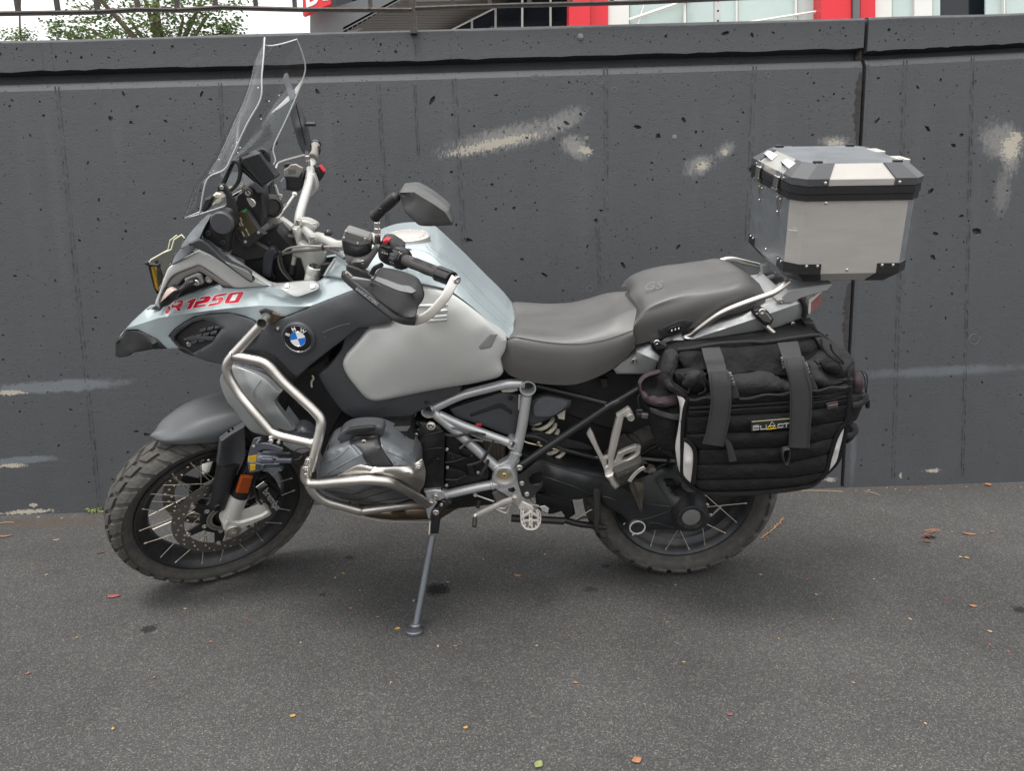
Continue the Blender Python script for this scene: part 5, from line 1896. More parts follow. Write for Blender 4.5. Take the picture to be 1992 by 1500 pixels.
def surf_n(wf,q,h=10):
    c = BK.P(q[0],q[1],float(wf([q])[0]))
    a,b = [BK.P(q[0]+dx,q[1]+dy,float(wf([(q[0]+dx,q[1]+dy)])[0]))-c for dx,dy in ((h,0),(0,-h))]
    return c,a.cross(b).normalized()
capc,cap_n = surf_n(tk_w,D_(1005,482),8)
cap_n = (cap_n*.5+BK.v*.7).normalized()
capc += cap_n*.004
MB().lathe(capc,cap_n,[(.060,-.02),(.060,.002),(.056,.005),(.049,.005),(.047,.002),(.045,.002),(.043,.006),(.030,.008),(0,.008)],40).build('fuel_cap',ALU,tank,30)
for k in range(8):
    a = 2*math.pi*k/8
    x,y,z = frame_along(cap_n)
    bolt(capc+(x*math.cos(a)+y*math.sin(a))*.0525+cap_n*.005,cap_n,.0035,tank,CHROME)
panel('tank_recess_shade',[(q[0],q[1],float(tk_w([q])[0])+.003) for q in (D_(1000,566),D_(1060,590),D_(1110,625),D_(1155,660),D_(1168,676),D_(1130,668),D_(1060,640),D_(1010,625),D_(985,590))],BLK,tank,th=.006,r=.001,sp=.01)  # black patch on the surface paints the dark of the opening
panel('fork_gap_shade',W3([D_(330,690),D_(395,685),D_(385,720),D_(345,775),D_(325,750)],.12),GLOSSBLK,tank,th=.02,r=.001)  # black panel stands in for the shade inside the gap
plate('tank_bracket',[D_(438,636),D_(448,660),D_(380,775),D_(352,780),D_(420,665)],.165,.006,FRAMEM,tank,.002)

# ------------------------------------------------ headlight cowl, signal, guard
plate('headlight_shell',[K_(*q) for q in ((430,640),(600,420),(760,400),(1130,560),(1300,800),(1100,900),(820,960),(560,1040),(330,1180),(270,1120))],.045,.09,BLK,BIKE,.01)
arch_ol = [K_(270,1130),K_(285,1060),K_(325,965),K_(370,830),K_(418,702),K_(470,632),K_(620,550),K_(802,458),K_(880,470),K_(1000,522),K_(1132,582),K_(1300,690),K_(1480,790),K_(1600,840),K_(1728,884),K_(1500,900),K_(1292,908),K_(1190,850),K_(1100,792),K_(970,700),K_(850,630),K_(820,626),K_(690,672),K_(525,742),K_(462,800),K_(440,832),K_(400,905),K_(350,1000),K_(325,1085),K_(330,1165)]
arch,arch_w = panel('headlight_cowl',[(q[0],q[1],.085+.00018*(q[0]-300)) for q in arch_ol],SILV,BIKE,th=.03,r=.005,sp=.010,mirror=True)
panel('cowl_underside',[(q[0],q[1],.078+.00018*(q[0]-300)) for q in (K_(462,800),K_(525,742),K_(690,672),K_(820,626),K_(850,630),K_(1100,792),K_(1292,908),K_(1130,885),K_(1000,800),K_(845,712),K_(790,722),K_(640,790),K_(560,880),K_(470,920),K_(400,905),K_(440,832))],mat('cowl_grey',(0.21,0.205,0.195),0.5,0.3,var=0.05),BIKE,th=.03,r=.004,sp=.010,mirror=True)
plate('signal_mount',[K_(*q) for q in ((640,800),(800,725),(850,740),(885,850),(860,875),(760,885),(650,850))],.092,.01,mat('mount_grey',(0.3,0.3,0.29),0.5,0.3),BIKE,.003)
bolts([(K_(955,803),.082,7),(K_(797,845),.112,6)],BIKE,m=STEEL)
sig,_ = panel('turn_signal',W3([K_(328,1095),K_(375,1000),K_(420,925),K_(470,905),K_(540,938),K_(610,880),K_(660,835),K_(750,815),K_(775,845),K_(740,885),K_(650,930),K_(560,1000),K_(500,1090),K_(430,1140),K_(335,1166)],.130),BLK,BIKE,ctrl=[K_(420,1030,.150),K_(600,930,.145)],th=.03,r=.006,sp=.008)
panel('signal_lens',[K_(335,1100,.146),K_(382,1000,.148),K_(425,930,.144),K_(470,912,.144),K_(535,942,.148),K_(470,985,.156),K_(400,1050,.156)],mat('smoked_signal_lens',(0.40,0.31,0.265),0.18,var=0.1),sig,th=.01,r=.003,sp=.008)
for k in range(6):
    MB().tube([BK.P(*K_(560+k*26,905-k*16),.150),BK.P(*K_(600+k*24,935-k*14),.150)],.0016,5).build('stem_rib',GREY,sig)
panel('beak_nose_bracket',W3([B_(370,795),B_(420,750),B_(450,790),B_(400,800)],.05),GREY,BIKE,th=.02,r=.002)
# headlight guard of tinted acrylic and its yellow lamp film
plate('headlight_guard',[K_(*q) for q in ((215,560),(372,470),(440,432),(505,395),(520,300),(610,238),(645,280),(600,390),(520,470),(470,600),(400,740),(310,950),(240,640))],.05,.005,YCLEAR,BIKE,.001)
for ww,pl in ((.052,((215,560),(372,470),(480,425),(515,300),(610,240),(645,280))),(-.03,((170,610),(230,555),(370,470),(440,432),(465,310),(550,245)))):
    MB().tube([BK.P(*K_(*q),ww) for q in pl],.0022,6).build('guard_edge',mat('pale_acrylic_edge',(0.60,0.60,0.44),0.3),BIKE,60)
lens,_ = panel('headlight_film',W3([K_(198,640),K_(252,640),K_(290,760),K_(326,925),K_(300,962),K_(262,900),K_(225,770)],.035),YELLOW,BIKE,th=.02,r=.003,sp=.008)
for pl in (((172,605),(320,610),(330,650),(250,640),(180,650)),((180,640),(205,640),(260,900),(300,990),(280,985),(235,860)),((290,650),(320,660),(360,780),(345,900),(330,930),(300,780))):
    plate('film_frame',[K_(*q) for q in pl],.040,.012,BLK,lens,.002)
for q in ((168,600),(292,578)):
    MB().ball(BK.P(*K_(*q),.045),.006,10).build('guard_knob',BLK,lens)

# ------------------------------------------------ cockpit
GREYL = mat('skylit_cockpit_grey',(0.135,0.145,0.155),0.45,bump=0.08,bscale=1200,var=0.05)  # lighter grey with the sky light put into its colour
panel('screen_flank',[K_(985,-5,.135),K_(960,40,.138),K_(905,130,.142),K_(868,210,.144),K_(835,292,.142),K_(722,345,.130),K_(705,372,.125),K_(602,412,.105),K_(610,380,.10),K_(650,310,.10),K_(700,235,.10),K_(780,140,.105),K_(870,45,.115),K_(930,-10,.125)],GREYL,BIKE,th=.015,r=.004,mirror=True)
panel('flank_lower',[K_(600,415,.10),K_(705,374,.122),K_(800,400,.12),K_(720,470,.115),K_(600,560,.105),K_(480,620,.095),K_(520,520,.09)],GREYL,BIKE,th=.015,r=.003)
panel('flank_ridge',[K_(718,346,.140),K_(832,292,.148),K_(872,312,.150),K_(960,380,.150),K_(1060,480,.150),K_(1150,560,.152),K_(1300,630,.155),K_(1442,702,.158),K_(1490,760,.158),K_(1512,838,.158),K_(1478,842,.156),K_(1330,740,.152),K_(1180,630,.150),K_(1080,560,.146),K_(980,495,.142),K_(860,440,.138),K_(780,400,.136)],GREY,BIKE,th=.02,r=.004,sp=.008)
panel('flank_tab',[K_(1160,585,.156),K_(1300,640,.160),K_(1440,706,.162),K_(1488,760,.162),K_(1500,828,.162),K_(1430,790,.160),K_(1290,690,.158)],mat('tab_grey',(0.24,0.245,0.245),0.4,0.3),BIKE,th=.004,r=.001,sp=.01)
house,_ = panel('headlight_housing',W3([J_(215,1215),J_(250,1120),J_(300,1020),J_(350,950),J_(420,915),J_(520,905),J_(600,945),J_(640,1010),J_(650,1070),J_(625,1140),J_(590,1180),J_(565,1300),J_(552,1440),J_(430,1385),J_(320,1310),J_(235,1250)],.120),BLK,BIKE,ctrl=[J_(480,1060,.150),J_(560,1000,.145),J_(520,1130,.14),J_(420,1280,.128),J_(330,1080,.135)],th=.03,r=.006,sp=.009)
MB().lathe(BK.P(*J_(478,1060),.138),BK.w,[(.030,.002),(.029,.008),(.026,.012),(0,.0125)],36).build('housing_cap',GREY,house,30)
bolts([(J_(482,1312),.130,5),(J_(300,1195),.130,6)],house,m=BLK)
plate('cockpit_base',[J_(*q) for q in ((560,880),(620,790),(700,560),(830,560),(990,640),(1005,900),(985,1110),(900,1170),(760,1240),(900,1300),(1080,1400),(1060,1520),(780,1560),(560,1460),(600,1180))],.045,.05,BLK,BIKE,.006)
disp = plate('display',[J_(*q) for q in ((640,1205),(655,960),(720,905),(800,930),(935,1145),(1022,1212),(800,1396),(735,1372))],.078,.02,BLK,BIKE,.004)
plate('display_screen',[J_(*q) for q in ((668,950),(716,920),(768,945),(912,1170),(768,1276),(664,1135))],.0795,.003,LCD,disp,.0005)
for (x,y,l) in ((690,1000,46),(665,1045,66),(700,1050,60),(760,1140,74),(715,1180,60),(780,1180,50)):
    plate('display_bar',[J_(*q) for q in ((x,y),(x+14,y-8),(x+14+l*.5,y-8+l),(x+l*.5,y+l))],.0802,.0006,LCDW,disp,0)
plate('display_light',[J_(*q) for q in ((730,915),(770,880),(790,905),(745,940))],.080,.001,mat('green_led',(0.03,0.30,0.06),0.3),disp,0)
bolts([(J_(765,1306),.079,3),(J_(930,1190),.079,3)],disp,m=STEEL)
# sat-nav in its locking cradle
gps = plate('navigator',[J_(*q) for q in ((705,235),(860,172),(945,170),(1155,475),(1150,500),(1000,590),(978,625),(700,330))],.095,.035,BLK,BIKE,.006)
plate('navigator_screen',[J_(*q) for q in ((768,242),(925,188),(948,196),(1146,480),(1128,502),(1000,568),(985,560))],.0965,.003,SCREEN,gps,.0008)
plate('navigator_cradle',[J_(*q) for q in ((640,262),(835,165),(855,180),(705,240),(705,330),(980,620),(985,650),(900,580),(720,420),(690,330))],.088,.04,GREY,gps,.004)
MB().tube(catmull([BK.P(*J_(*q),.100) for q in ((600,290),(650,280),(692,330),(702,440),(665,560),(590,650))],6),.0068,10,flat=(.010,.004,BK.w)).build('cradle_hook',BLK,gps,50)
MB().tube(catmull([BK.P(*J_(*q),.07) for q in ((940,160),(990,140),(1045,180),(1062,260),(1055,320))],6),.0068,10,flat=(.008,.004,BK.w)).build('cradle_hook',BLK,gps,50)
lk = BK.P(*J_(795,680),.105)
MB().lathe(lk,(BK.w+BK.a*.35).normalized(),[(.0125,-.03),(.0125,.004),(.0095,.006),(.0090,.003)],24).build('lock_barrel',BLK,gps,30)
MB().lathe(lk,(BK.w+BK.a*.35).normalized(),[(.0088,.0035),(.007,.005),(0,.005)],24).build('lock_face',CHROME,gps,30)
plate('key_slot',[J_(*q) for q in ((772,656),(786,652),(812,700),(800,706))],.1115,.001,BLK,gps,0)
plate('lock_key',[J_(*q) for q in ((770,748),(806,738),(868,775),(896,812),(888,850),(850,870),(818,842))],.1,.004,CHROME,gps,.001)
plate('cradle_arm',[J_(*q) for q in ((800,600),(890,545),(985,625),(990,690),(905,690),(870,640))],.092,.03,GREY,gps,.003)
# screen linkage
plate('screen_arm',[J_(*q) for q in ((400,610),(430,575),(490,570),(530,610),(630,790),(660,880),(655,960),(610,900),(530,860),(512,720),(470,665),(420,655))],.118,.008,BLK,BIKE,.002)
bolts([(J_(466,616),.120,4.2)],BIKE,m=STEEL)
plate('screen_slider',[J_(*q) for q in ((190,905),(245,760),(330,735),(345,780),(300,880),(240,935))],.11,.02,BLK,BIKE,.004)
plate('screen_bracket',[J_(*q) for q in ((330,735),(385,680),(455,690),(490,740),(470,800),(420,840),(330,850),(400,760))],.09,.02,CREAM,BIKE,.004)
plate('screen_bracket',[J_(*q) for q in ((395,680),(560,300),(640,270),(600,330),(560,420),(480,600))],.085,.02,BLK,BIKE,.004)
plate('link_bar',[J_(*q) for q in ((592,715),(720,640),(735,680),(610,755))],.09,.006,CHROME,BIKE,.001)
plate('link_bar',[J_(*q) for q in ((530,620),(590,600),(610,625),(545,650))],.098,.006,CREAM,BIKE,.001)
plate('link_bar',[J_(*q) for q in ((690,590),(745,545),(740,600),(700,640))],.07,.006,CREAM,BIKE,.001)
MB().lathe(BK.P(*J_(1095,850),-.02),(BK.w+BK.a*.6).normalized(),[(.030,-.05),(.032,-.01),(.030,.01),(.022,.016),(.02,.01),(0,.01)],18).build('power_socket',RUB,BIKE,35)
plate('right_cockpit_bracket',[J_(*q) for q in ((985,580),(1090,545),(1110,700),(1190,830),(1150,950),(1050,960),(1000,900))],-.03,.03,BLK,BIKE,.006)
plate('right_screen_stay',[J_(*q) for q in ((1128,590),(1150,580),(1215,780),(1190,800))],-.06,.006,FORK,BIKE,.001)
plate('right_screen_stay',[J_(*q) for q in ((1165,715),(1225,700),(1230,740),(1180,755))],-.06,.006,FORK,BIKE,.001)

# windscreen: one bowed acrylic sheet, built row by row
rows = [(A_(1243,90),A_(1278,152),A_(1490,102)),(A_(1236,215),A_(1204,270),A_(1535,220)),(A_(1221,390),A_(1163,410),A_(1553,350)),(A_(1212,560),A_(1085,590),A_(1478,560)),
        (A_(1112,745),A_(1003,760),A_(1398,740)),(A_(1003,975),A_(885,995),A_(1310,935)),(A_(935,1103),A_(806,1140),A_(1322,1050)),(A_(800,1180),A_(745,1240),A_(1200,1150)),(A_(748,1420),A_(652,1425),A_(1000,1350)),(A_(740,1432),A_(650,1475),A_(980,1370))]
SW = [.105,.130,.150,.160,.160,.155,.150,.145,.135,.130]
rows3 = []
for (l,m_,r_),ww in zip(rows,SW):
    a,b,c = BK.P(*l,ww),BK.P(*m_,0),BK.P(*r_,-ww)
    rows3.append((a,b,c))
Lr,Mr,Rr = [catmull([q[i] for q in rows3],5) for i in range(3)]
V,FF = [],[]
NU = 17
for a,b,c in zip(Lr,Mr,Rr):
    for k in range(NU):
        t = k/(NU-1)
        q = a*(1-t)**2 + (b*2-(a+c)*.5)*2*t*(1-t) + c*t*t
        V.append(q)
NR = len(Lr)
for i in range(NR-1):
    for k in range(NU-1):
        FF.append((i*NU+k,i*NU+k+1,(i+1)*NU+k+1,(i+1)*NU+k))
scr = mobj('windscreen',V,FF,CLEAR,BIKE,180)
edge = Lr + [V[(NR-1)*NU+k] for k in range(1,NU)] + Rr[::-1][1:] + [V[k] for k in range(NU-2,0,-1)]
MB().tube(edge,0.0018,8,closed=True).build('screen_edge',EDGE,scr,80)
rb_ = random.Random(3)
for k in range(9):
    q = V[rb_.randrange(8,NR-12)*NU+rb_.randrange(9,15)]
    MB().ball(q,rb_.uniform(.0012,.0026),7,(1,.3,1)).build('bug_splat',WHITE,scr)
SM = glass('smoke_band',(0.35,0.36,0.37),0.1)

# ------------------------------------------------ bars, clamps, controls
BARM = mat('bar_silver_paint',(0.46,0.455,0.43),0.36,0.35,var=0.05,dirt=0.08)
bar = [J_(1650,95,-.455),J_(1612,300,-.36),J_(1590,420,-.31),J_(1560,600,-.24),J_(1450,985,-.11),J_(1462,1110,-.05),J_(1545,1190,.0),J_(1650,1270,.05),O_(900,372,.095),O_(1180,480,.15),Q_(480,385,.20),Q_(700,520,.28),Q_(900,645,.335),Q_(1420,850,.455)]
MB().tube(catmull([BK.P(q[0],q[1],q[2]) for q in bar],7),.0135,20).build('handlebar',BARM,BIKE,60)
for pl,ww in ((((1380,1075),(1400,1040),(1440,1030),(1520,1035),(1590,1060),(1655,1100),(1668,1130),(1640,1210),(1560,1210),(1450,1160),(1440,1200),(1420,1260),(1365,1240),(1350,1130)),-.02),(((1575,1265),(1600,1235),(1660,1230),(1780,1265),(1790,1310),(1730,1330),(1640,1345),(1560,1345)),.07)):
    panel('bar_clamp',W3([J_(*q) for q in pl],ww),BARM,BIKE,th=.04,r=.006,sp=.008)
for q,ww in (((1445,1045),-.012),((1620,1252),.078),((1640,1080),-.03)):
    MB().lathe(BK.P(*J_(*q),ww),BK.v,[(.0085,-.01),(.0085,.004),(.006,.005),(.005,0),(0,0)],16).build('clamp_bolt',STEEL,BIKE,30)
# triple clamp with the fork tops
panel('upper_fork_bridge',W3([O_(400,200),O_(490,200),O_(520,420),O_(640,470),O_(800,480),O_(960,560),O_(900,780),O_(870,830),O_(860,960),O_(800,1010),O_(700,1020),O_(620,980),O_(600,880),O_(540,690),O_(400,640),O_(380,560),O_(480,480)],.055),BARM,BIKE,ctrl=[O_(740,700,.062),O_(600,560,.060)],th=.03,r=.006,sp=.009)
def capstack(c,ww,r_,hts,tilt=0.0):
    q = BK.P(*c,ww)
    return q,(BK.v + BK.a*.35 + BK.w*tilt).normalized()
q,ax = capstack(O_(752,862),.090,.02,0)
MB().lathe(q,ax,[(0,-.045),(.0185,-.045),(.0195,-.018),(.0188,-.016),(.0195,-.014),(.0195,.002),(.0185,.006),(.0155,.008),(.0150,.005)],28).build('fork_top',FORK,BIKE,30)
MB().lathe(q,ax,[(.0150,.005),(.0145,.010),(.009,.0145),(0,.015)],24).build('fork_cap',GLOSSBLK,BIKE,30)
q,ax = capstack(O_(355,400),.005,.02,0)
MB().lathe(q,ax,[(0,-.035),(.0175,-.035),(.0185,-.012),(.0185,-.006),(.0160,-.004)],28).build('fork_top',BARM,BIKE,30)
MB().lathe(q,ax,[(.0152,-.008),(.0150,.012),(.0135,.016),(.0,.018)],28).build('fork_cap',BLK,BIKE,30)
MB().cyl(BK.P(*O_(450,620),.03),BK.P(*O_(420,780),.03),.0065,.0065,16).build('damper_rod',FORK,BIKE,30)
MB().cyl(BK.P(*O_(420,780),.03),BK.P(*O_(390,940),.03),.0085,.0085,16).build('damper_boot',RUB,BIKE,30)
panel('dash_cover',W3([O_(150,60),O_(220,30),O_(400,160),O_(400,220),O_(360,260),O_(240,230),O_(170,180)],-.02),FORK,BIKE,th=.02,r=.003)
panel('dash_cover',W3([J_(1000,970),J_(1060,940),J_(1360,1110),J_(1350,1160),J_(1230,1180),J_(1190,1260),J_(1100,1250)],-.03),FORK,BIKE,th=.02,r=.003)
# ball mount
bq = BK.P(*O_(988,282),.10)
MB().ball(bq,70/8.3*BK.k(*O_(988,282),.1),22).build('mount_ball',GLOSSBLK,BIKE,180)
MB().tube([bq,BK.P(*O_(975,380),.10),BK.P(*O_(960,470),.10)],[.0045,.004,.008],12).build('ball_post',BLK,BIKE,50)
# hoses
def hose(pl,ww,r_,m_,name='hose'):
    P_ = [BK.P(q[0],q[1],q[2] if len(q) > 2 else ww) for q in pl]
    return MB().tube(catmull(P_,7),r_,8).build(name,m_,BIKE,80)
hose([O_(60,450,.02),O_(75,320,.0),O_(130,150,-.03),J_(1215,950,-.10),J_(1290,850,-.14),J_(1390,705,-.19)],0,.0042,CABLEL)
hose([O_(40,440,.03),O_(52,320,.01),O_(105,140,-.03),J_(1195,920,-.10),J_(1280,830,-.14)],0,.0030,CABLE)
hose([O_(240,590,.05),O_(350,520,.06),O_(550,490,.085),O_(740,485,.11),O_(900,495,.13),O_(1090,495,.17),O_(1210,500,.20)],0,.0030,CABLEL)
hose([O_(215,625,.05),O_(350,590,.06),O_(550,560,.09),O_(760,545,.11),O_(920,535,.13),O_(1060,570,.16),O_(1180,640,.19),O_(1245,685,.21)],0,.0040,CABLE)
hose([O_(190,620,.05),O_(180,730,.05),O_(230,880,.05),O_(330,1000,.05),O_(420,1060,.05)],0,.0030,CABLE)
hose([O_(210,600,.05),O_(90,700,.05),O_(60,850,.045),O_(110,1010,.04)],0,.0040,RUB)
hose([O_(220,640,.05),O_(240,780,.05),O_(290,900,.05),O_(400,1040,.05)],0,.0035,RUB)
for q,ww in (((905,505),.13),((210,605),.055)):
    p = BK.P(*O_(*q),ww)
    MB().box(p,BK.a*.0042,BK.v*.0075,BK.w*.006,.002).build('hose_clip',BLK,BIKE,30)
MB().ball(BK.P(*J_(1390,705),-.19),.0085,14).build('hose_banjo',STEEL,BIKE)
panel('module_box',W3([O_(-60,640),O_(30,510),O_(100,510),O_(165,600),O_(100,680),O_(75,900),O_(60,1010),O_(-80,960)],.06),mat('module_black',(0.022,0.024,0.032),0.45,var=0.2),BIKE,th=.03,r=.004)
# left clutch master, lever, switch cube, grip
GR = mat('reservoir_grey',(0.135,0.132,0.128),0.5,bump=0.15,bscale=900)
res,_ = panel('clutch_reservoir',W3([Q_(152,410),Q_(160,460),Q_(180,580),Q_(345,615),Q_(490,565),Q_(497,480),Q_(492,420),Q_(345,480)],.27),BLK,BIKE,ctrl=[Q_(345,540,.278)],th=.045,r=.004,sp=.008)
plate('reservoir_cap',[Q_(*q) for q in ((155,400),(192,302),(215,300),(470,385),(496,415),(492,470),(362,500),(340,495),(160,432))],.275,.05,GR,res,.003)
plate('reservoir_label',[Q_(*q) for q in ((215,335),(240,325),(410,390),(375,440),(190,372))],.2757,.001,mat('cap_print',(0.12,0.12,0.118),0.5,var=0.5,vscale=400),res,0)
bolts([(Q_(205,317),.2765,2.6),(Q_(184,392),.2765,2.6),(Q_(440,408),.2765,2.6),(Q_(350,460),.2765,2.6)],res,m=STEEL)
panel('clutch_body',W3([Q_(185,580),Q_(345,618),Q_(495,570),Q_(540,500),Q_(600,450),Q_(622,520),Q_(570,600),Q_(510,690),Q_(470,755),Q_(430,778),Q_(280,728),Q_(205,690)],.265),GR,BIKE,ctrl=[Q_(360,660,.285)],th=.04,r=.004,sp=.009)
bolts([(Q_(412,688),.29,4.5)],BIKE,m=CHROME)
plate('lever_guard',[Q_(*q) for q in ((205,735),(225,722),(355,765),(480,830),(512,885),(500,900),(290,862),(205,790))],.29,.02,mat('guard_black',(0.030,0.028,0.028),0.5),BIKE,.003)
MB().lathe(BK.P(*Q_(520,825),.295),(BK.w+BK.v*.3).normalized(),[(0,-.01),(.0075,-.01),(.0078,.002),(.006,.003),(.005,.001),(0,.001)],24).build('lever_pivot',GR,BIKE,30)
MB().tube(catmull([BK.P(*Q_(520,825),.29),BK.P(*Q_(560,760),.31),BK.P(*Q_(640,720),.33)],5),.006,8).build('clutch_lever',BLK,BIKE)
sw_,_ = panel('switch_cube',W3([Q_(598,600),Q_(602,520),Q_(640,420),Q_(668,398),Q_(752,396),Q_(860,460),Q_(905,490),Q_(905,560),Q_(860,640),Q_(800,720),Q_(760,735),Q_(680,705),Q_(620,660)],.305),BLK,BIKE,ctrl=[Q_(720,560,.335),Q_(760,480,.325),Q_(680,600,.330)],th=.04,r=.006,sp=.008)
plate('hazard_button',[Q_(*q) for q in ((650,425),(690,398),(742,412),(740,442),(705,468),(652,445))],.336,.02,REDM,sw_,.003)
plate('switch_rocker',[Q_(*q) for q in ((622,490),(650,478),(740,515),(735,550),(705,552),(625,520))],.341,.01,GLOSSBLK,sw_,.002)
for k in range(3):
    plate('switch_symbol',[Q_(*q) for q in ((640+k*28,558+k*9),(660+k*28,564+k*9),(658+k*28,580+k*9),(640+k*28,574+k*9))],.3405,.004,mat('symbol_grey',(0.35,0.35,0.34),0.5),sw_,0)
g0,g1 = BK.P(*Q_(845,628),.33),BK.P(*Q_(1365,838),.445)
gd = (g1-g0).normalized()
MB().lathe(g0,gd,[(0.012,-.008),(.0245,-.006),(.0255,.0),(.0255,.018),(.024,.022),(.0215,.023),(.0205,.026),(.0150,.028)],36).build('multi_ring',GLOSSBLK,BIKE,30)
mb = MB()
x,y,z = frame_along(gd)
for k in range(16):
    a = 2*math.pi*k/16
    d = x*math.cos(a)+y*math.sin(a)
    mb.box(g0+gd*.008+d*.0255,gd*.0085,d*.0012,gd.cross(d)*.0022,.0006)
mb.build('ring_grip',GREY,BIKE,30)
grip = MB().tube([g0+gd*.02,g0+gd*.024]+[g0+(g1-g0)*t for t in np.linspace(.25,1,12)],[.016,.0145]+[.0136+.0005*math.sin(i*1.3) for i in range(12)],24).build('grip',mat('grip_rubber',(0.040,0.038,0.037),0.5,bump=0.3,bscale=500,dirt=0.25,dirtcol=(0.11,0.10,0.095)),BIKE,60)
for k in range(5):
    a = R(40+k*26)
    d = (BK.w*math.cos(a)*.8+BK.v*math.sin(a))
    d = (d-gd*d.dot(gd)).normalized()
    MB().tube([g0.lerp(g1,.40)+d*.0138,g0.lerp(g1,.93)+d*.0138],.0011,6).build('grip_rib',RUB,grip)
e0,e1 = BK.P(*Q_(1345,832),.44),BK.P(*Q_(1500,893),.475)
MB().cyl(e0,e1,.0178,.0172,28,.002).build('bar_end',GLOSSBLK,BIKE,30)
MB().lathe(e0.lerp(e1,-.05),gd,[(.0165,-.003),(.0180,-.002),(.0180,.002),(.0165,.003)],28).build('bar_end_ring',RUB,BIKE,30)
# left hand guard: aluminium backbone and shield
gpl = [Q_(175,838,.335),Q_(235,905,.365),Q_(385,1030,.41),Q_(600,1200,.46),Q_(765,1325,.495),Q_(890,1392,.51),Q_(1030,1402,.52),Q_(1150,1368,.525),Q_(1250,1300,.525),Q_(1410,1120,.515),Q_(1470,1010,.505),Q_(1535,880,.485)]
MB().tube(fillet([BK.P(*q) for q in gpl[6:]],.03,4),.01,16,flat=(.0052,.0105,BK.w)).build('guard_backbone',ALU,BIKE,45)
MB().tube(fillet([BK.P(*q) for q in gpl[:7]],.03,4),.01,16,flat=(.0050,.0100,BK.w)).build('guard_spine',BLK,BIKE,45)
bolt(BK.P(*Q_(1552,905),.492),gd,.0095,BIKE,CHROME)
plate('guard_foot',[Q_(*q) for q in ((172,835),(205,812),(272,870),(275,890),(240,895),(178,862))],.35,.015,ALU,BIKE,.002)
cover,cov_w = panel('guard_cover',[Q_(190,880,.352),Q_(225,890,.362),Q_(280,920,.378),Q_(440,1045,.425),Q_(640,1200,.475),Q_(800,1320,.51),Q_(900,1362,.525),Q_(1058,1368,.535),Q_(1045,1450,.535),Q_(960,1455,.53),Q_(860,1430,.522),Q_(740,1360,.505),Q_(520,1190,.455),Q_(310,1030,.395),Q_(215,950,.362)],BLK,BIKE,th=.012,r=.002,sp=.010)
o_ = Q_(318,1018)
tw = float(cov_w([o_])[0])+.009
a_ = BK.P(*o_,tw)
b_q = Q_(770,1355)
b_ = BK.P(*b_q,float(cov_w([b_q])[0])+.009)
u_q = Q_(350,985)
u_ = BK.P(*u_q,float(cov_w([u_q])[0])+.009)
text('lettering','BARKBUSTERS',mat('faded_lettering',(0.26,0.26,0.26),0.5),cover,a_+(u_-a_)*.05,b_-a_,u_-a_,.0135,bold=.01,space=1.05)
shield,sh_w = panel('hand_shield',[Q_(448,1050,.425),Q_(540,880,.41),Q_(588,792,.40),Q_(640,758,.40),Q_(790,782,.42),Q_(940,822,.44),Q_(1052,872,.46),Q_(1108,932,.475),Q_(1158,1085,.50),Q_(1130,1168,.51),Q_(1085,1230,.52),Q_(1058,1360,.54),Q_(970,1362,.54),Q_(885,1345,.53),Q_(800,1295,.52),Q_(640,1185,.48)],mat('shield_black',(0.011,0.011,0.012),0.42,var=0.2,rvar=0.1,spec=0.35),BIKE,th=.006,r=.003,sp=.010,sm=True,
    creases=[[Q_(520,945,.432),Q_(700,985,.462),Q_(850,1045,.492),Q_(955,1062,.508),Q_(1020,1075,.514)]],ang=28)
panel('shield_brow',[(q[0],q[1],0) for q in (Q_(548,905),Q_(580,868),Q_(700,905),Q_(860,965),Q_(980,985),Q_(1060,1040),Q_(1010,1062),Q_(950,1055),Q_(840,1032),Q_(700,975))],mat('brow_grey',(0.13,0.13,0.135),0.3),shield,th=.004,r=.0015,sp=.009,wfun=lambda q: sh_w(q)+.004)
plate('shield_web',[Q_(*q) for q in ((270,880),(500,905),(520,930),(450,1040),(300,920))],.385,.004,mat('web_grey',(0.15,0.15,0.145),0.45),BIKE,.001)
# left mirror
st0,st1 = BK.P(*Q_(592,440),.30),BK.P(*Q_(585,215),.30)
sd_ = (st1-st0).normalized()
MB().lathe(st0,sd_,[(0,0),(.0066,0),(.0070,.018),(.0058,.019),(.0078,.021),(.0078,.032),(.0066,.034),(.0072,.046),(.0060,.048),(.0064,.056),(0,.056)],20).build('mirror_stem',CHROME,BIKE,30)
MB().cyl(st0-sd_*.004,st0+sd_*.014,.0076,.0072,16).build('stem_boot',RUB,BIKE,30)
m0,m1 = BK.P(*D_(760,310),.30),BK.P(*D_(900,178),.335)
MB().tube(catmull([m0-(m1-m0)*.13,m0,m0.lerp(m1,.45),m1,m1+(m1-m0)*.12],6),[1.22*q_ for q_ in [.0095,.0105,.0115,.0122,.0122,.0118,.0112,.0108,.0108,.0106,.0104,.0104,.0106,.0112,.0116,.0118,.0116,.0110,.0104,.0100,.0096,.009,.0085,.008,.0078]],20).build('mirror_arm',BLK,BIKE,80)
bolts([(D_(787,272),.345,4.5)],BIKE,m=BLK)
mir,mir_w = panel('mirror',[D_(934,132,.345),D_(962,92,.335),D_(1055,84,.345),D_(1110,105,.355),D_(1200,160,.37),D_(1312,252,.39),D_(1330,300,.40),D_(1350,368,.41),D_(1342,386,.415),D_(1270,392,.41),D_(1100,390,.40),D_(1040,345,.39),D_(980,290,.375),D_(955,220,.36)],mat('mirror_shell',(0.050,0.050,0.050),0.42,bump=0.12,bscale=900,dirt=0.3,dirtcol=(0.10,0.095,0.09),dscale=30),BIKE,th=.045,r=.005,sp=.009,sm=True,creases=[[D_(945,135,.372),D_(1050,132,.385),D_(1100,165,.395),D_(1200,225,.41),D_(1285,285,.418),D_(1335,365,.418)]],ang=25)
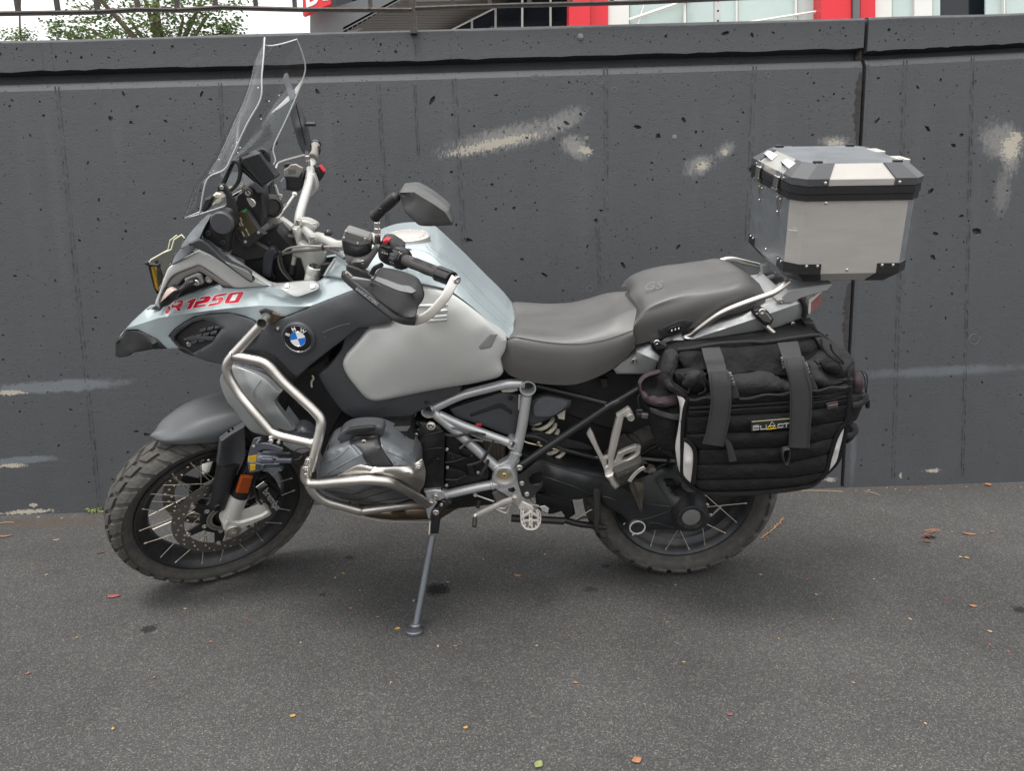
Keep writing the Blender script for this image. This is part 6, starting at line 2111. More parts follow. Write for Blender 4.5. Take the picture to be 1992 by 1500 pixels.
decal('mirror_line',[[D_(958,248),D_(1160,378),D_(1158,382),D_(956,252)],[D_(1170,305),D_(1225,326),D_(1224,330),D_(1170,309)]],mir_w,GREY,mir,.002)
# right side: grip, reservoir, guard, mirror
a,b = BK.P(*J_(1618,245),-.36),BK.P(*J_(1660,70),-.455)
MB().cyl(a,b,.0155,.0150,20,.002).build('grip',mat('worn_grip',(0.20,0.185,0.165),0.5,bump=0.3,bscale=400),BIKE,30)
MB().lathe(b,(b-a),[(.0165,-.012),(.0165,.002),(.010,.006),(0,.006)],20).build('bar_end',GLOSSBLK,BIKE,30)
MB().tube(catmull([BK.P(*J_(*q),-.40) for q in ((1640,245),(1690,190),(1708,130),(1690,90))],5),.004,8).build('throttle_boot',RUB,BIKE,60)
panel('brake_reservoir',W3([J_(1255,465),J_(1270,620),J_(1290,650),J_(1440,665),J_(1490,600),J_(1495,400),J_(1440,480)],-.26),BLK,BIKE,th=.04,r=.004,sp=.009)
plate('reservoir_cap',[J_(*q) for q in ((1252,392),(1300,365),(1330,330),(1400,318),(1490,368),(1478,410),(1440,482),(1255,470))],-.25,.01,mat('worn_cap',(0.25,0.24,0.22),0.45,0.3,dirt=0.3),BIKE,.002)
for k in range(5):
    plate('cap_print',[J_(*q) for q in ((1310+k*20,388),(1318+k*20,386),(1325+k*19,445),(1317+k*19,447))],-.2492,.0005,GREY,BIKE,0)
panel('brake_lever_mount',W3([J_(1250,320),J_(1300,300),J_(1345,320),J_(1310,350),J_(1260,362)],-.27),BLK,BIKE,th=.02,r=.003)
plate('brake_switch',[J_(*q) for q in ((1205,540),(1250,480),(1272,520),(1280,640),(1240,660))],-.25,.02,GREYL,BIKE,.003)
panel('throttle_housing',W3([J_(1610,330),J_(1690,345),J_(1745,420),J_(1735,480),J_(1690,550),J_(1670,540),J_(1640,430),J_(1600,400)],-.32),BLK,BIKE,th=.04,r=.006)
plate('kill_switch',[J_(*q) for q in ((1690,345),(1710,330),(1740,365),(1772,405),(1760,430),(1740,425))],-.315,.02,REDM,BIKE,.003)
panel('throttle_clamp',W3([J_(1540,440),J_(1640,440),J_(1680,560),J_(1675,650),J_(1600,740),J_(1580,690),J_(1600,560),J_(1545,520)],-.28),BARM,BIKE,th=.02,r=.004)
MB().tube(fillet([BK.P(*J_(*q)) for q in ((1560,195,-.40),(1430,228,-.42),(1260,275,-.43),(1175,310,-.43),(1150,380,-.42))],.02,4),.01,12,flat=(.0035,.0095,BK.v)).build('guard_backbone',ALU,BIKE,45)
plate('hand_shield',[J_(*q) for q in ((1060,160),(1110,110),(1170,60),(1172,0),(1150,200),(1140,420),(1100,330))],-.42,.004,GREYL,BIKE,.001)
MB().lathe(BK.P(*J_(1568,345),-.30),BK.v,[(0,0),(.0062,0),(.0066,.016),(.0055,.017),(.0072,.019),(.0072,.030),(.006,.032),(.0062,.045),(0,.045)],16).build('mirror_stem',CHROME,BIKE,30)
panel('mirror_arm',[A_(1488,585,-.30),A_(1540,700,-.30),A_(1575,830,-.30),A_(1594,950,-.30),A_(1578,985,-.30),A_(1555,990,-.30),A_(1522,950,-.30),A_(1490,870,-.30),A_(1465,780,-.30),A_(1435,660,-.30),A_(1440,600,-.30)],GREY,BIKE,ctrl=[A_(1520,780,-.285)],th=.02,r=.006,sp=.009)
decal('arm_slot',[[A_(1478,590),A_(1486,590),A_(1560,915),A_(1552,915)]],lambda q: np.full(len(np.atleast_2d(q)),-.283),GLOSSBLK,BIKE,.001)
MB().cyl(BK.P(*A_(1560,755),-.30),BK.P(*A_(1635,755),-.30),.0055,.0062,14,.001).build('arm_knob',BLK,BIKE,30)
panel('mirror_arm_upper',[A_(1386,405,-.32),A_(1398,368,-.32),A_(1412,362,-.32),A_(1448,470,-.31),A_(1480,560,-.30),A_(1440,580,-.30),A_(1412,495,-.31)],GREYL,BIKE,th=.012,r=.003,sp=.008)
panel('mirror',[A_(1300,660,-.33),A_(1420,540,-.32),A_(1530,415,-.31),A_(1540,440,-.31),A_(1470,540,-.31),A_(1380,620,-.32),A_(1295,672,-.33)],mat('mirror_glass',(0.5,0.51,0.5),0.15,0.6),BIKE,th=.006,r=.001,sp=.009)

# deflector plate bolted on the beak shoulder
dfl,dw = panel('deflector',[K_(1085,415,.10),K_(1125,432,.105),K_(1300,550,.118),K_(1480,680,.130),K_(1740,850,.150),O_(100,1080,.158),O_(170,1095,.160),O_(420,1065,.162),O_(700,1043,.165),O_(800,1075,.172),O_(846,1130,.180),O_(838,1175,.185),O_(760,1215,.190),O_(520,1298,.198),O_(420,1298,.197),O_(320,1250,.190),O_(150,1150,.178),K_(1740,900,.162),K_(1480,735,.142),K_(1250,580,.122)],mat('deflector_grey',(0.22,0.225,0.225),0.45,0.3,var=0.05),BIKE,th=.005,r=.002,sp=.010)
for q in ((322,1130),(730,1140)):
    qq = O_(*q)
    bolt(BK.P(*qq,float(dw([qq])[0])+.001),(BK.w*.6+BK.v*.7).normalized(),.0062,dfl,CHROME)
# ------------------------------------------------ seats
loft('rider_seat',[
    [*(F_(38,850,.140),F_(92,955,.150),F_(155,1000,.155),F_(300,1042,.160),F_(500,1062,.165),F_(660,1050,.168),F_(860,970,.165),F_(1000,870,.160),F_(1088,772,.150))],
    [*(F_(70,770,.142),F_(115,830,.155),F_(190,870,.162),F_(330,905,.168),F_(510,920,.172),F_(680,905,.174),F_(860,850,.172),F_(990,780,.168),F_(1082,705,.158))],
    [*(F_(120,705,.130),F_(165,692,.144),F_(250,705,.150),F_(360,724,.156),F_(520,742,.160),F_(680,742,.162),F_(830,718,.162),F_(960,680,.160),F_(1072,638,.152))],
    [*(F_(165,640,.06),F_(215,630,.066),F_(290,640,.072),F_(390,650,.081),F_(530,655,.094),F_(680,645,.111),F_(830,605,.116),F_(960,545,.108),F_(1105,490,.085))],
    [*(F_(170,608,.03),F_(220,597,.033),F_(295,604,.036),F_(395,609,.04),F_(535,608,.047),F_(685,591,.055),F_(830,549,.058),F_(955,492,.054),F_(1095,450,.042))],
    [*(F_(178,578,.0),F_(225,566,.0),F_(300,570,.0),F_(400,572,.0),F_(540,566,.0),F_(690,542,.0),F_(830,497,.0),F_(950,444,.0),F_(1080,412,.0))]],
    VINYL,BIKE,40,4,ang=60)
# stitched seam and piping
P_ = [BK.P(*q) for q in (F_(112,705,.1335),F_(165,693,.1460),F_(250,705,.1522),F_(360,724,.1582),F_(520,742,.1622),F_(680,742,.1642),F_(830,718,.1642),F_(960,680,.1622),F_(1070,640,.154))]
MB().tube(catmull(P_,6),.0012,6).build('seat_piping',VINYL,BIKE,80)
loft('pillion_seat',[
    [N_(258,864,.140),N_(330,845,.142),N_(440,818,.144),N_(650,752,.146),N_(850,682,.144),N_(1050,612,.140),N_(1230,562,.132),N_(1392,500,.11)],
    [N_(236,735,.150),N_(300,700,.152),N_(420,650,.153),N_(650,590,.154),N_(850,535,.152),N_(1050,490,.148),N_(1220,455,.140),N_(1400,455,.112)],
    [N_(262,660,.148),N_(325,590,.148),N_(470,530,.146),N_(680,470,.145),N_(860,420,.142),N_(1050,380,.138),N_(1220,345,.130),N_(1392,412,.105)],
    [N_(292,608,.125),N_(345,532,.135),N_(500,462,.136),N_(690,402,.127),N_(860,366,.115),N_(1050,328,.10),N_(1225,288,.08),N_(1372,375,.07)],
    [N_(268,515,.062),N_(325,440,.068),N_(490,388,.068),N_(690,338,.064),N_(860,306,.058),N_(1050,276,.05),N_(1218,252,.04),N_(1356,345,.035)],
    [N_(205,428,.0),N_(290,362,.0),N_(480,320,.0),N_(690,278,.0),N_(860,252,.0),N_(1050,230,.0),N_(1210,222,.0),N_(1340,318,.0)]],
    VINYL,BIKE,36,4,ang=60)
MB().tube(catmull([BK.P(*q) for q in (N_(255,862,.142),N_(236,760,.152),N_(250,680,.152),N_(290,606,.122),N_(322,545,.105))],6),.0016,6).build('seat_piping',VINYL,BIKE,80)
o_ = BK.P(*N_(318,395),.055)
text('seat_emboss','GS',VINYL,BIKE,o_+BK.v*.004+BK.w*.004,BK.P(*N_(400,385),.05)-o_,BK.P(*N_(352,300),.02)-o_,.046,ext=.002,bold=.01)
hs_,_ = panel('heater_switch',W3([N_(460,742),N_(475,722),N_(560,680),N_(655,645),N_(760,650),N_(766,662),N_(722,718),N_(610,772),N_(500,806),N_(478,795)],.156),BLK,BIKE,th=.012,r=.003,sp=.008)
plate('switch_face',[N_(*q) for q in ((545,728),(558,714),(640,688),(662,696),(660,732),(645,742),(560,766),(546,760))],.1585,.004,GLOSSBLK,hs_,.001)
for x,y in ((574,738),(605,728),(635,720)):
    plate('switch_symbol',[N_(x-5,y-7),N_(x+6,y-10),N_(x+6,y+6),N_(x-5,y+9)],.1592,.0006,WHITE,hs_,0)

# ------------------------------------------------ tail section
TAILM = mat('tail_silver',(0.44,0.45,0.45),0.40,0.5,var=0.05,dirt=0.1)
tailp,tail_w = panel('tail_rail',[F_(918,940,.135),F_(1000,870,.135),F_(1095,800,.132),(1238.6,677.6,.13),(1266,668,.13),(1290,659,.13),(1321,648,.13),(1380,632,.13),(1445,611,.13),(1489,590,.125),(1520,584,.12),(1558,572,.11),(1569,600,.11),(1564,617,.11),(1507,639,.118),(1440,652,.125),(1321,690,.13),(1290,712,.132),(1272,727.5,.135),(1240,728,.135),F_(945,976,.135)],TAILM,BIKE,ctrl=[F_(1090,870,.150),(1400,640,.14),(1330,668,.142)],th=.05,r=.006,sp=.012,mirror=True,sm=False,creases=[[F_(1100,805,.150),F_(1200,850,.152),F_(1290,890,.150)],[(1322,668,.146),(1450,626,.146),(1555,590,.125)]],ang=25)
lkq = F_(1075,878)
MB().lathe(BK.P(*lkq,.146),BK.w,[(.0095,-.002),(.0095,.003),(.007,.004),(.0066,.002),(0,.002)],24).build('seat_lock',STEEL,tailp,30)
plate('lock_slot',[F_(1063,862),F_(1071,860),F_(1080,900),F_(1072,902)],.1492,.001,BLK,tailp,0)
for pl,m_,ww in ((((386,850),(400,830),(480,822),(545,870),(570,912),(520,960),(460,960),(400,905)),GLOSSBLK,.150),(((1290,590),(1300,560),(1370,540),(1430,575),(1475,640),(1450,690),(1380,690),(1335,645)),BLK,.148)):
    plate('case_mount',[N_(*q) for q in pl],ww,.02,m_,tailp,.003)
plate('case_mount_plate',[N_(*q) for q in ((1312,592),(1370,560),(1418,590),(1455,640),(1440,670),(1385,660),(1350,625))],.1525,.004,STEEL,tailp,.001)
plate('case_mount_plate',[N_(*q) for q in ((420,862),(478,840),(530,880),(500,900),(440,905))],.153,.004,mat('bare_plate',(0.10,0.11,0.13),0.2,0.7),tailp,.001)
bolts([(N_(440,842),.156,6),(N_(1365,570),.156,7)],tailp,m=CHROME)
MB().tube(fillet([BK.P(*q) for q in (N_(690,790,.140),N_(745,775,.146),N_(790,735,.150),N_(1000,582,.165),N_(1200,502,.170),N_(1460,412,.165),N_(1520,375,.158),N_(1600,305,.14))],.03,6),.0085,16).build('grab_rail',STEEL,BIKE,60)
MB().lathe(BK.P(*N_(712,778),.140),(BK.v+BK.w*.4).normalized(),[(.014,-.006),(.015,.0),(.010,.004),(0,.004)],20).build('rail_foot',STEEL,BIKE,30)
MB().tube(fillet([BK.P(*q) for q in (N_(860,185,-.165),N_(920,152,-.165),N_(1060,108,-.165),N_(1120,110,-.165),N_(1290,155,-.16),N_(1400,180,-.15))],.03,6),.0085,16).build('grab_rail',STEEL,BIKE,60)
plate('luggage_rack',[N_(*q) for q in ((1365,165),(1420,150),(1440,210),(1560,270),(1590,300),(1570,345),(1520,340),(1530,290),(1460,232),(1400,235),(1345,300),(1350,330),(1372,350),(1360,360),(1335,300),(1370,230))],-.06,.02,TAILM,BIKE,.002)
plate('luggage_rack',[N_(*q) for q in ((1340,300),(1370,235),(1460,235),(1532,292),(1515,335),(1400,362),(1362,350))],-.09,.02,mat('rack_grey',(0.34,0.33,0.315),0.45,0.5),BIKE,.003)
plate('luggage_rack',[N_(*q) for q in ((1505,472),(1560,420),(1600,385),(1680,372),(1992,325),(1985,345),(1950,385),(1720,452),(1645,492),(1550,505),(1515,498))],.135,.07,TAILM,BIKE,.003)
plate('tail_deck',[N_(*q) for q in ((1380,420),(1500,350),(1560,400),(1520,480),(1420,520),(1390,480))],.06,.12,TAILM,BIKE,.003)
bolts([(N_(1540,478),.138,5)],BIKE,m=STEEL)
panel('tail_light',W3([N_(1772,520),N_(1800,470),N_(1890,398),N_(1898,420),N_(1880,500),N_(1850,550),N_(1782,592)],.07),TAILRED,BIKE,th=.10,r=.006,sp=.01)
panel('tail_light_rim',W3([N_(1780,465),N_(1880,398),N_(1900,396),N_(1800,490),N_(1795,590),N_(1775,590)],.078),WHITE,BIKE,th=.02,r=.001)
plate('tail_band',[N_(*q) for q in ((1705,462),(1735,452),(1775,520),(1775,600),(1760,640),(1738,640),(1745,560))],.132,.06,BLK,BIKE,.003)
panel('rear_signal',W3([N_(1740,662),N_(1822,655),N_(1850,720),N_(1862,770),N_(1800,790),N_(1760,730)],.14),BLK,BIKE,th=.03,r=.005)
MB().tube([BK.P(*N_(1640,680),.10),BK.P(*N_(1720,730),.12),BK.P(*N_(1770,740),.13)],.006,8).build('signal_stalk',BLK,BIKE)
bolts([(N_(1642,680),.112,4.5)],BIKE,m=STEEL)
MB().cyl(BK.P(*N_(1400,700),.14),BK.P(*N_(1520,810),.15),.0085,.0085,16).build('case_carrier',STEEL,BIKE,30)
MB().tube(catmull([BK.P(*N_(*q),.13) for q in ((960,860),(1060,830),(1180,815),(1350,810))],5),.0035,8).build('case_carrier',STEEL,BIKE)

# ------------------------------------------------ frame
def ftube(lst,r_,name='frame_tube',m_=None,fil=.03):
    return MB().tube(fillet([BK.P(*q) for q in lst],fil,5),r_,18).build(name,m_ or FRAMEM,BIKE,60)
ftube([E_(1030,452,.14),E_(1250,350,.14),E_(1600,262,.14),E_(1740,258,.14)],.0135)
ftube([E_(1040,485,.14),E_(1180,600,.142),E_(1535,915,.15)],.0150)
ftube([E_(1080,500,.14),E_(1250,580,.142),E_(1640,722,.15)],.0130)
ftube([E_(1755,350,.145),E_(1725,560,.148),E_(1690,740,.15),E_(1660,830,.15),E_(1620,930,.15)],.0150)
ftube([E_(1540,1030,.15),E_(1400,1055,.15),E_(1110,1120,.15)],.0142)
for c,r0,dep,ww in (((1000,478),55,.12,.158),((1764,302),62,.12,.160),((1645,737),38,.09,.166)):
    q = BK.P(*E_(*c),ww)
    k = BK.k(*E_(*c),ww)/3.948
    MB().lathe(q,BK.w,[(r0*k*.8,-dep),(r0*k*1.02,-.004),(r0*k*1.02,0),(r0*k*.86,.0),(r0*k*.80,-.006),(r0*k*.62,-dep*.9),(0,-dep*.9)],36).build('frame_socket',FRAMEM,BIKE,30)
    MB().lathe(q-BK.w*.035,BK.w,[(r0*k*.8,0),(0,.0005)],24).build('socket_shade_disc',ENGBLK,BIKE)  # added dark disc paints the shade inside the hollow socket
for c,d in (((1510,885),(1535,915)),((1480,1040),(1500,1036)),((1130,1115),(1150,1110)),((1668,800),(1690,780))):
    a,b = BK.P(*E_(*c),.15),BK.P(*E_(*d),.15)
    MB().cyl(a,b,.0168,.0168,20,.002).build('weld_collar',FRAMEM,BIKE,40)
# swingarm pivot with footrest plate
bracket = plate('footrest_plate',[R_(*q) for q in ((905,870),(930,760),(985,720),(1085,668),(1120,580),(1180,560),(1222,560),(1215,690),(1175,740),(1190,830),(1222,940),(1262,1040),(1330,1130),(1362,1190),(1350,1215),(1240,1225),(1200,1225),(1160,1180),(1115,1110),(1050,1060),(950,1000),(915,940))],.160,.03,FRAMEM,BIKE,.004)
plate('plate_slot',[R_(*q) for q in ((1085,985),(1150,970),(1170,1005),(1140,1030),(1090,1015))],.1606,.002,GLOSSBLK,bracket,0)
pc_ = BK.P(*R_(1043,855),.172)
pk = BK.k(*R_(1043,855),.17)/5.769
MB().lathe(pc_,BK.w,[(128*pk,-.03),(128*pk,-.002),(122*pk,0),(98*pk,0),(92*pk,-.004),(86*pk,-.022)],48).build('pivot_ring',FRAMEM,bracket,30)
MB().lathe(pc_-BK.w*.014,BK.w,[(90*pk,0),(78*pk,.002),(70*pk,.004),(30*pk,.005),(22*pk,.007),(12*pk,.007),(9*pk,.002),(0,.002)],32).build('pivot_cap',BRASS,bracket,30)
for k in range(6):
    a = R(60*k+20)
    MB().lathe(pc_-BK.w*.0105+(BK.a*math.cos(a)+BK.v*math.sin(a))*52*pk,BK.w,[(5*pk,0),(0,.0005)],8).build('cap_hole',BLK,bracket)
# heel guard
plate('heel_guard',[R_(*q) for q in ((1195,850),(1300,770),(1400,690),(1440,680),(1495,705),(1502,760),(1475,960),(1390,1050),(1340,1100),(1290,1105),(1245,1075),(1200,930))],.168,.008,BLK,BIKE,.002,holes=[[R_(*q) for q in ((1318,870),(1360,820),(1440,795),(1478,795),(1478,890),(1440,930),(1360,945),(1325,925))]])
bolts([(R_(1242,926),.172,5),(R_(1298,1046),.172,5),(R_(1215,750),.178,6.5)],BIKE,m=STEEL)
# gear lever
lv = MB().tube([BK.P(*R_(1150,1105),.182),BK.P(*R_(1040,1135),.186),BK.P(*R_(740,1280),.195)],.01,12,flat=(.0085,.006,BK.v)).build('gear_lever',ALU,BIKE,40)
MB().lathe(BK.P(*R_(1163,1098),.188),BK.w,[(.0095,-.008),(.0098,.002),(.0075,.003),(.007,.0015)],24).build('lever_boss',ALU,lv,30)
bolt(BK.P(*R_(1163,1098),.190),BK.w,.0062,lv,BRASS)
MB().tube([BK.P(*R_(715,1282),.195),BK.P(*R_(735,1300),.20)],.0085,12).build('lever_eye',ALU,lv,60)
MB().cyl(BK.P(*R_(714,1310),.20),BK.P(*R_(708,1415),.225),.0066,.0072,16,.002).build('toe_rubber',RUB,lv,30)
MB().tube(fillet([BK.P(*R_(*q),.172) for q in ((1110,1160),(1085,1245),(1060,1262),(950,1215))],.01,4),.0035,8).build('lever_brace',ALU,lv,60)
MB().tube(fillet([BK.P(*R_(*q),.172) for q in ((1100,1145),(1090,1155),(1060,1210),(960,1205))],.01,4),.003,8).build('lever_brace',ALU,lv,60)
MB().cyl(BK.P(*R_(720,1055),.12),BK.P(*R_(930,1130),.13),.0035,.0045,10).build('shift_rod',STEEL,BIKE,40)
MB().ball(BK.P(*R_(718,1055),.12),.007,12).build('rod_joint',CREAM,BIKE)
MB().cyl(BK.P(*R_(765,1110),.12),BK.P(*R_(745,1200),.125),.0065,.0065,12).build('shift_arm',RUB,BIKE,40)
# rider footpeg: horizontal toothed platform
u0,v0,w0 = BK.loc(BK.P(*R_(1320,1210),.168))
pegloop = [PV(*R_(*q),v0) for q in ((1246,1225),(1245,1290),(1252,1370),(1290,1425),(1340,1438),(1395,1425),(1432,1370),(1436,1290),(1415,1225))]
peg = MB().tube(catmull(pegloop,4),.0032,8,flat=(.0022,.006,BK.v)).build('footpeg',ALU,BIKE,40)
for t in np.linspace(0,1,22):
    cc = catmull(pegloop,4)
    q = cc[int(t*(len(cc)-1))]
    MB().cyl(q+BK.v*.004,q+BK.v*.011,.0024,.0012,6).build('peg_tooth',CHROME,peg)
a,b = PV(*R_(1340,1215),v0),PV(*R_(1340,1435),v0)
MB().tube([a,b],.003,8,flat=(.002,.006,BK.v)).build('peg_web',ALU,peg,40)
for k in range(7):
    q = a.lerp(b,.08+.88*k/7)
    MB().cyl(q+BK.v*.004,q+BK.v*.011,.0024,.0012,6).build('peg_tooth',CHROME,peg)
for q in (((1250,1350),(1430,1345)),((1262,1300),(1330,1260)),((1425,1300),(1350,1260))):
    MB().tube([PV(*R_(*q[0]),v0),PV(*R_(*q[1]),v0)],.004,8,flat=(.004,.005,BK.v)).build('peg_web',ALU,peg,40)
plate('peg_hinge',[R_(*q) for q in ((1195,1210),(1245,1130),(1290,1150),(1355,1180),(1380,1225),(1340,1260),(1245,1262))],.180,.02,ALU,peg,.003)
hel = []
for k in range(60):
    t = k/59
    hel.append(BK.P(*R_(1345+90*t,1160+25*t),.16)+BK.v*.005*math.cos(t*40)+BK.w*.005*math.sin(t*40))
MB().tube(hel,.0011,5).build('return_spring',STEEL,BIKE,80)
plate('spring_tab',[R_(*q) for q in ((1440,1190),(1500,1180),(1545,1215),(1535,1265),(1470,1240))],.15,.004,FORK,BIKE,.001)
plate('master_cylinder',[R_(*q) for q in ((905,1040),(960,1010),(1060,1060),(1100,1110),(1060,1160),(950,1150))],.13,.03,mat('casting_grey',(0.25,0.25,0.25),0.45,0.6,dirt=0.2),BIKE,.005)

# black rear subframe
SUBM = mat('subframe_black',(0.020,0.021,0.023),0.32,0.2,bump=0.05,bscale=600)
ftube([R_(1215,735,.155),F_(490,1490,.15),F_(900,1212,.14),F_(1140,1075,.13)],.0115,'subframe_tube',SUBM)
ftube([F_(300,1060,.12),F_(460,1100,.12),F_(700,1160,.12),F_(905,1215,.13)],.0085,'subframe_tube',SUBM)
plate('subframe_lug',[F_(*q) for q in ((855,1225),(920,1190),(965,1170),(975,1190),(920,1225),(870,1240))],.150,.01,mat('lug_grey',(0.12,0.12,0.12),0.4,0.4),BIKE,.002)
plate('wiring_clip',[F_(*q) for q in ((815,1020),(880,1020),(885,1090),(830,1095))],.10,.02,BLK,BIKE,.003)
# inner covers
cov,cw_ = panel('battery_cover',W3([E_(1162,458),E_(1300,412),E_(1450,365),E_(1572,330),E_(1692,350),E_(1698,480),E_(1680,600),E_(1648,672),E_(1560,642),E_(1400,580),E_(1215,520)],.118),GREY,BIKE,th=.02,r=.004,sp=.010)
panel('cover_rib',[(q[0],q[1],.122) for q in (E_(1320,500),E_(1530,420),E_(1570,420),E_(1645,475),E_(1640,500),E_(1560,450),E_(1530,450),E_(1330,515))],BLK,cov,th=.004,r=.001,sm=False)
bolts([(E_(1633,372),.124,5)],cov,m=BLK)
plate('red_clip',[E_(*q) for q in ((1360,575),(1405,570),(1410,590),(1375,592))],.125,.004,REDM,BIKE,.001)
plate('cover_bracket',[E_(*q) for q in ((1555,315),(1680,290),(1690,315),(1640,330),(1570,330))],.13,.005,FORK,BIKE,.001)
plate('cover_bracket',[E_(*q) for q in ((1692,350),(1712,350),(1702,470),(1688,465))],.13,.005,FORK,BIKE,.001)
panel('shock_cover',W3([F_(268,1300),F_(285,1200),F_(330,1160),F_(410,1138),F_(500,1155),F_(600,1180),F_(588,1232),F_(450,1312),F_(300,1372),F_(266,1355)],.125),GREY,BIKE,ctrl=[F_(420,1240,.135)],th=.02,r=.006,sp=.010)
panel('shock_cover_inset',W3([F_(310,1230),F_(335,1180),F_(410,1152),F_(570,1186),F_(560,1225),F_(450,1300),F_(312,1305)],.1375),mat('inset_grey',(0.085,0.09,0.10),0.3),BIKE,th=.003,r=.001)
plate('warning_label',[F_(*q) for q in ((490,1290),(555,1230),(545,1330),(500,1320))],.09,.002,CREAM,BIKE,0)
# shock spring
s0,s1 = BK.P(*F_(370,1330),.04),BK.P(*F_(470,1560),.04)
sx,sy,sz = frame_along(s1-s0)
hel = [s0+(s1-s0)*(k/110*1.25-.1)+(sx*math.cos(k*.36)+sy*math.sin(k*.36))*.034 for k in range(111)]
MB().tube(hel,.0068,10).build('shock_spring',CREAM,BIKE,80)
MB().cyl(s0-(s1-s0)*.3,s1,.020,.020,18).build('shock_body',ENGBLK,BIKE,40)
# side bracket for the brake line and chain of small plates
ftube([G_(60,400,.10),G_(150,400,.10),G_(330,490,.10),G_(600,560,.10)],.0075,'brake_line_guard',BLK)
ftube([G_(65,435,.103),G_(100,450,.103),G_(300,495,.103),G_(600,555,.103)],.0030,'brake_line',BRASS)
bolts([(G_(176,452),.108,4)],BIKE,m=STEEL)
panel('guard_plate',W3([G_(65,385),G_(180,372),G_(240,395),G_(300,400),G_(500,450),G_(560,480),G_(560,500),G_(330,480),G_(140,435)],.104),BLK,BIKE,th=.01,r=.003)

# ------------------------------------------------ passenger footrest
prest = plate('passenger_bracket',[S_(*q) for q in ((150,450),(195,372),(235,440),(300,610),(372,762),(400,750),(428,740),(480,470),(548,215),(540,192),(700,90),(730,110),(768,175),(780,235),(745,275),(705,262),(690,225),(640,212),(600,400),(560,560),(500,790),(516,795),(540,740),(565,690),(680,640),(800,596),(864,610),(858,700),(828,742),(650,838),(475,925),(515,970),(516,1020),(545,1065),(582,1132),(525,1172),(480,1130),(440,1060),(396,1015),(372,905),(330,800),(240,620))],.165,.014,ALU,BIKE,.003,holes=[[S_(*q) for q in ((606,790),(622,745),(652,712),(800,662),(798,690),(770,720),(690,775))],[S_(*q) for q in ((408,800),(428,770),(432,800),(425,850),(410,855))]])
q = BK.P(*S_(733,225),.172)
MB().lathe(q,BK.w,[(.010,-.02),(.0102,.002),(.008,.002),(.0075,-.012),(0,-.012)],24).build('bracket_socket',ALU,prest,30)
bolts([(S_(468,1015),.172,6)],prest,m=CHROME)
plate('peg_pivot',[S_(*q) for q in ((395,1010),(505,965),(520,1030),(585,1132),(525,1174),(470,1120),(440,1060))],.180,.02,ALU,prest,.005)
u0,v1,w0 = BK.loc(BK.P(*S_(640,1000),.19))
panel('passenger_peg',W3([S_(512,955),S_(700,870),S_(880,792),S_(912,850),S_(865,905),S_(780,985),S_(705,1085),S_(590,1135),S_(545,1060)],.20),mat('peg_rubber',(0.032,0.031,0.030),0.7,bump=0.4,bscale=300,dirt=0.5,dirtcol=(0.10,0.09,0.08),stretch=(1,1,1)),BIKE,ctrl=[S_(700,960,.218)],th=.03,r=.006,sp=.010)
for k in range(6):
    MB().tube([BK.P(*S_(540+k*6,965+k*26),.214-.002*abs(k-2)),BK.P(*S_(860+k*4-k*22,830+k*34),.214-.002*abs(k-2))],.0022,6).build('peg_ridge',RUB,BIKE,60)
MB().tube(catmull([BK.P(*S_(*q),.215) for q in ((715,1070),(740,1025),(830,930),(915,885))],5),.003,8,flat=(.002,.006,BK.w)).build('peg_edge',ALU,BIKE)
panel('peg_underside',[S_(705,1085,.19),S_(780,1070,.20),S_(895,1092,.19),S_(908,1150,.185),S_(890,1330,.17),S_(880,1450,.16),S_(862,1482,.16),S_(800,1330,.165),S_(735,1200,.18)],mat('muddy_rubber',(0.075,0.062,0.05),0.85,bump=0.9,bscale=180,var=0.5,vscale=40,dirt=0.4,dirtcol=(0.17,0.145,0.115),dscale=40),BIKE,ctrl=[S_(820,1200,.20)],th=.02,r=.004,sp=.010)
MB().tube(catmull([BK.P(*S_(*q),.20) for q in ((765,1080),(790,1180),(830,1300),(868,1460))],5),.0022,6).build('peg_ridge',RUB,BIKE)
panel('sensor',W3([S_(895,915),S_(960,925),S_(1005,880),S_(1060,900),S_(1072,930),S_(1030,995),S_(985,985),S_(960,955),S_(900,950)],.10),mat('sensor_grey',(0.21,0.20,0.185),0.5,dirt=0.3),BIKE,th=.02,r=.004,sp=.008)
bolts([(S_(1013,975),.103,3)],BIKE,m=BLK)
hose([S_(805,755),S_(900,765),S_(1100,785),S_(1340,795)],.07,.0050,mat('pipe_tan',(0.20,0.19,0.17),0.5),'brake_pipe')
MB().box(BK.P(*S_(1228,790),.075),BK.a*.005,BK.v*.008,BK.w*.006,.002).build('pipe_clip',BLK,BIKE,30)
hose([S_(1200,830),S_(1140,860),S_(1085,890),S_(1060,910)],.09,.0025,RUB)
MB().cyl(BK.P(*S_(800,180),.15),BK.P(*S_(950,195),.15),.0095,.0095,16).build('carrier_tube',STEEL,BIKE,40)
MB().cyl(BK.P(*S_(795,185),.152),BK.P(*S_(865,190),.152),.0115,.0115,14).build('carrier_clamp',BLK,BIKE,40)

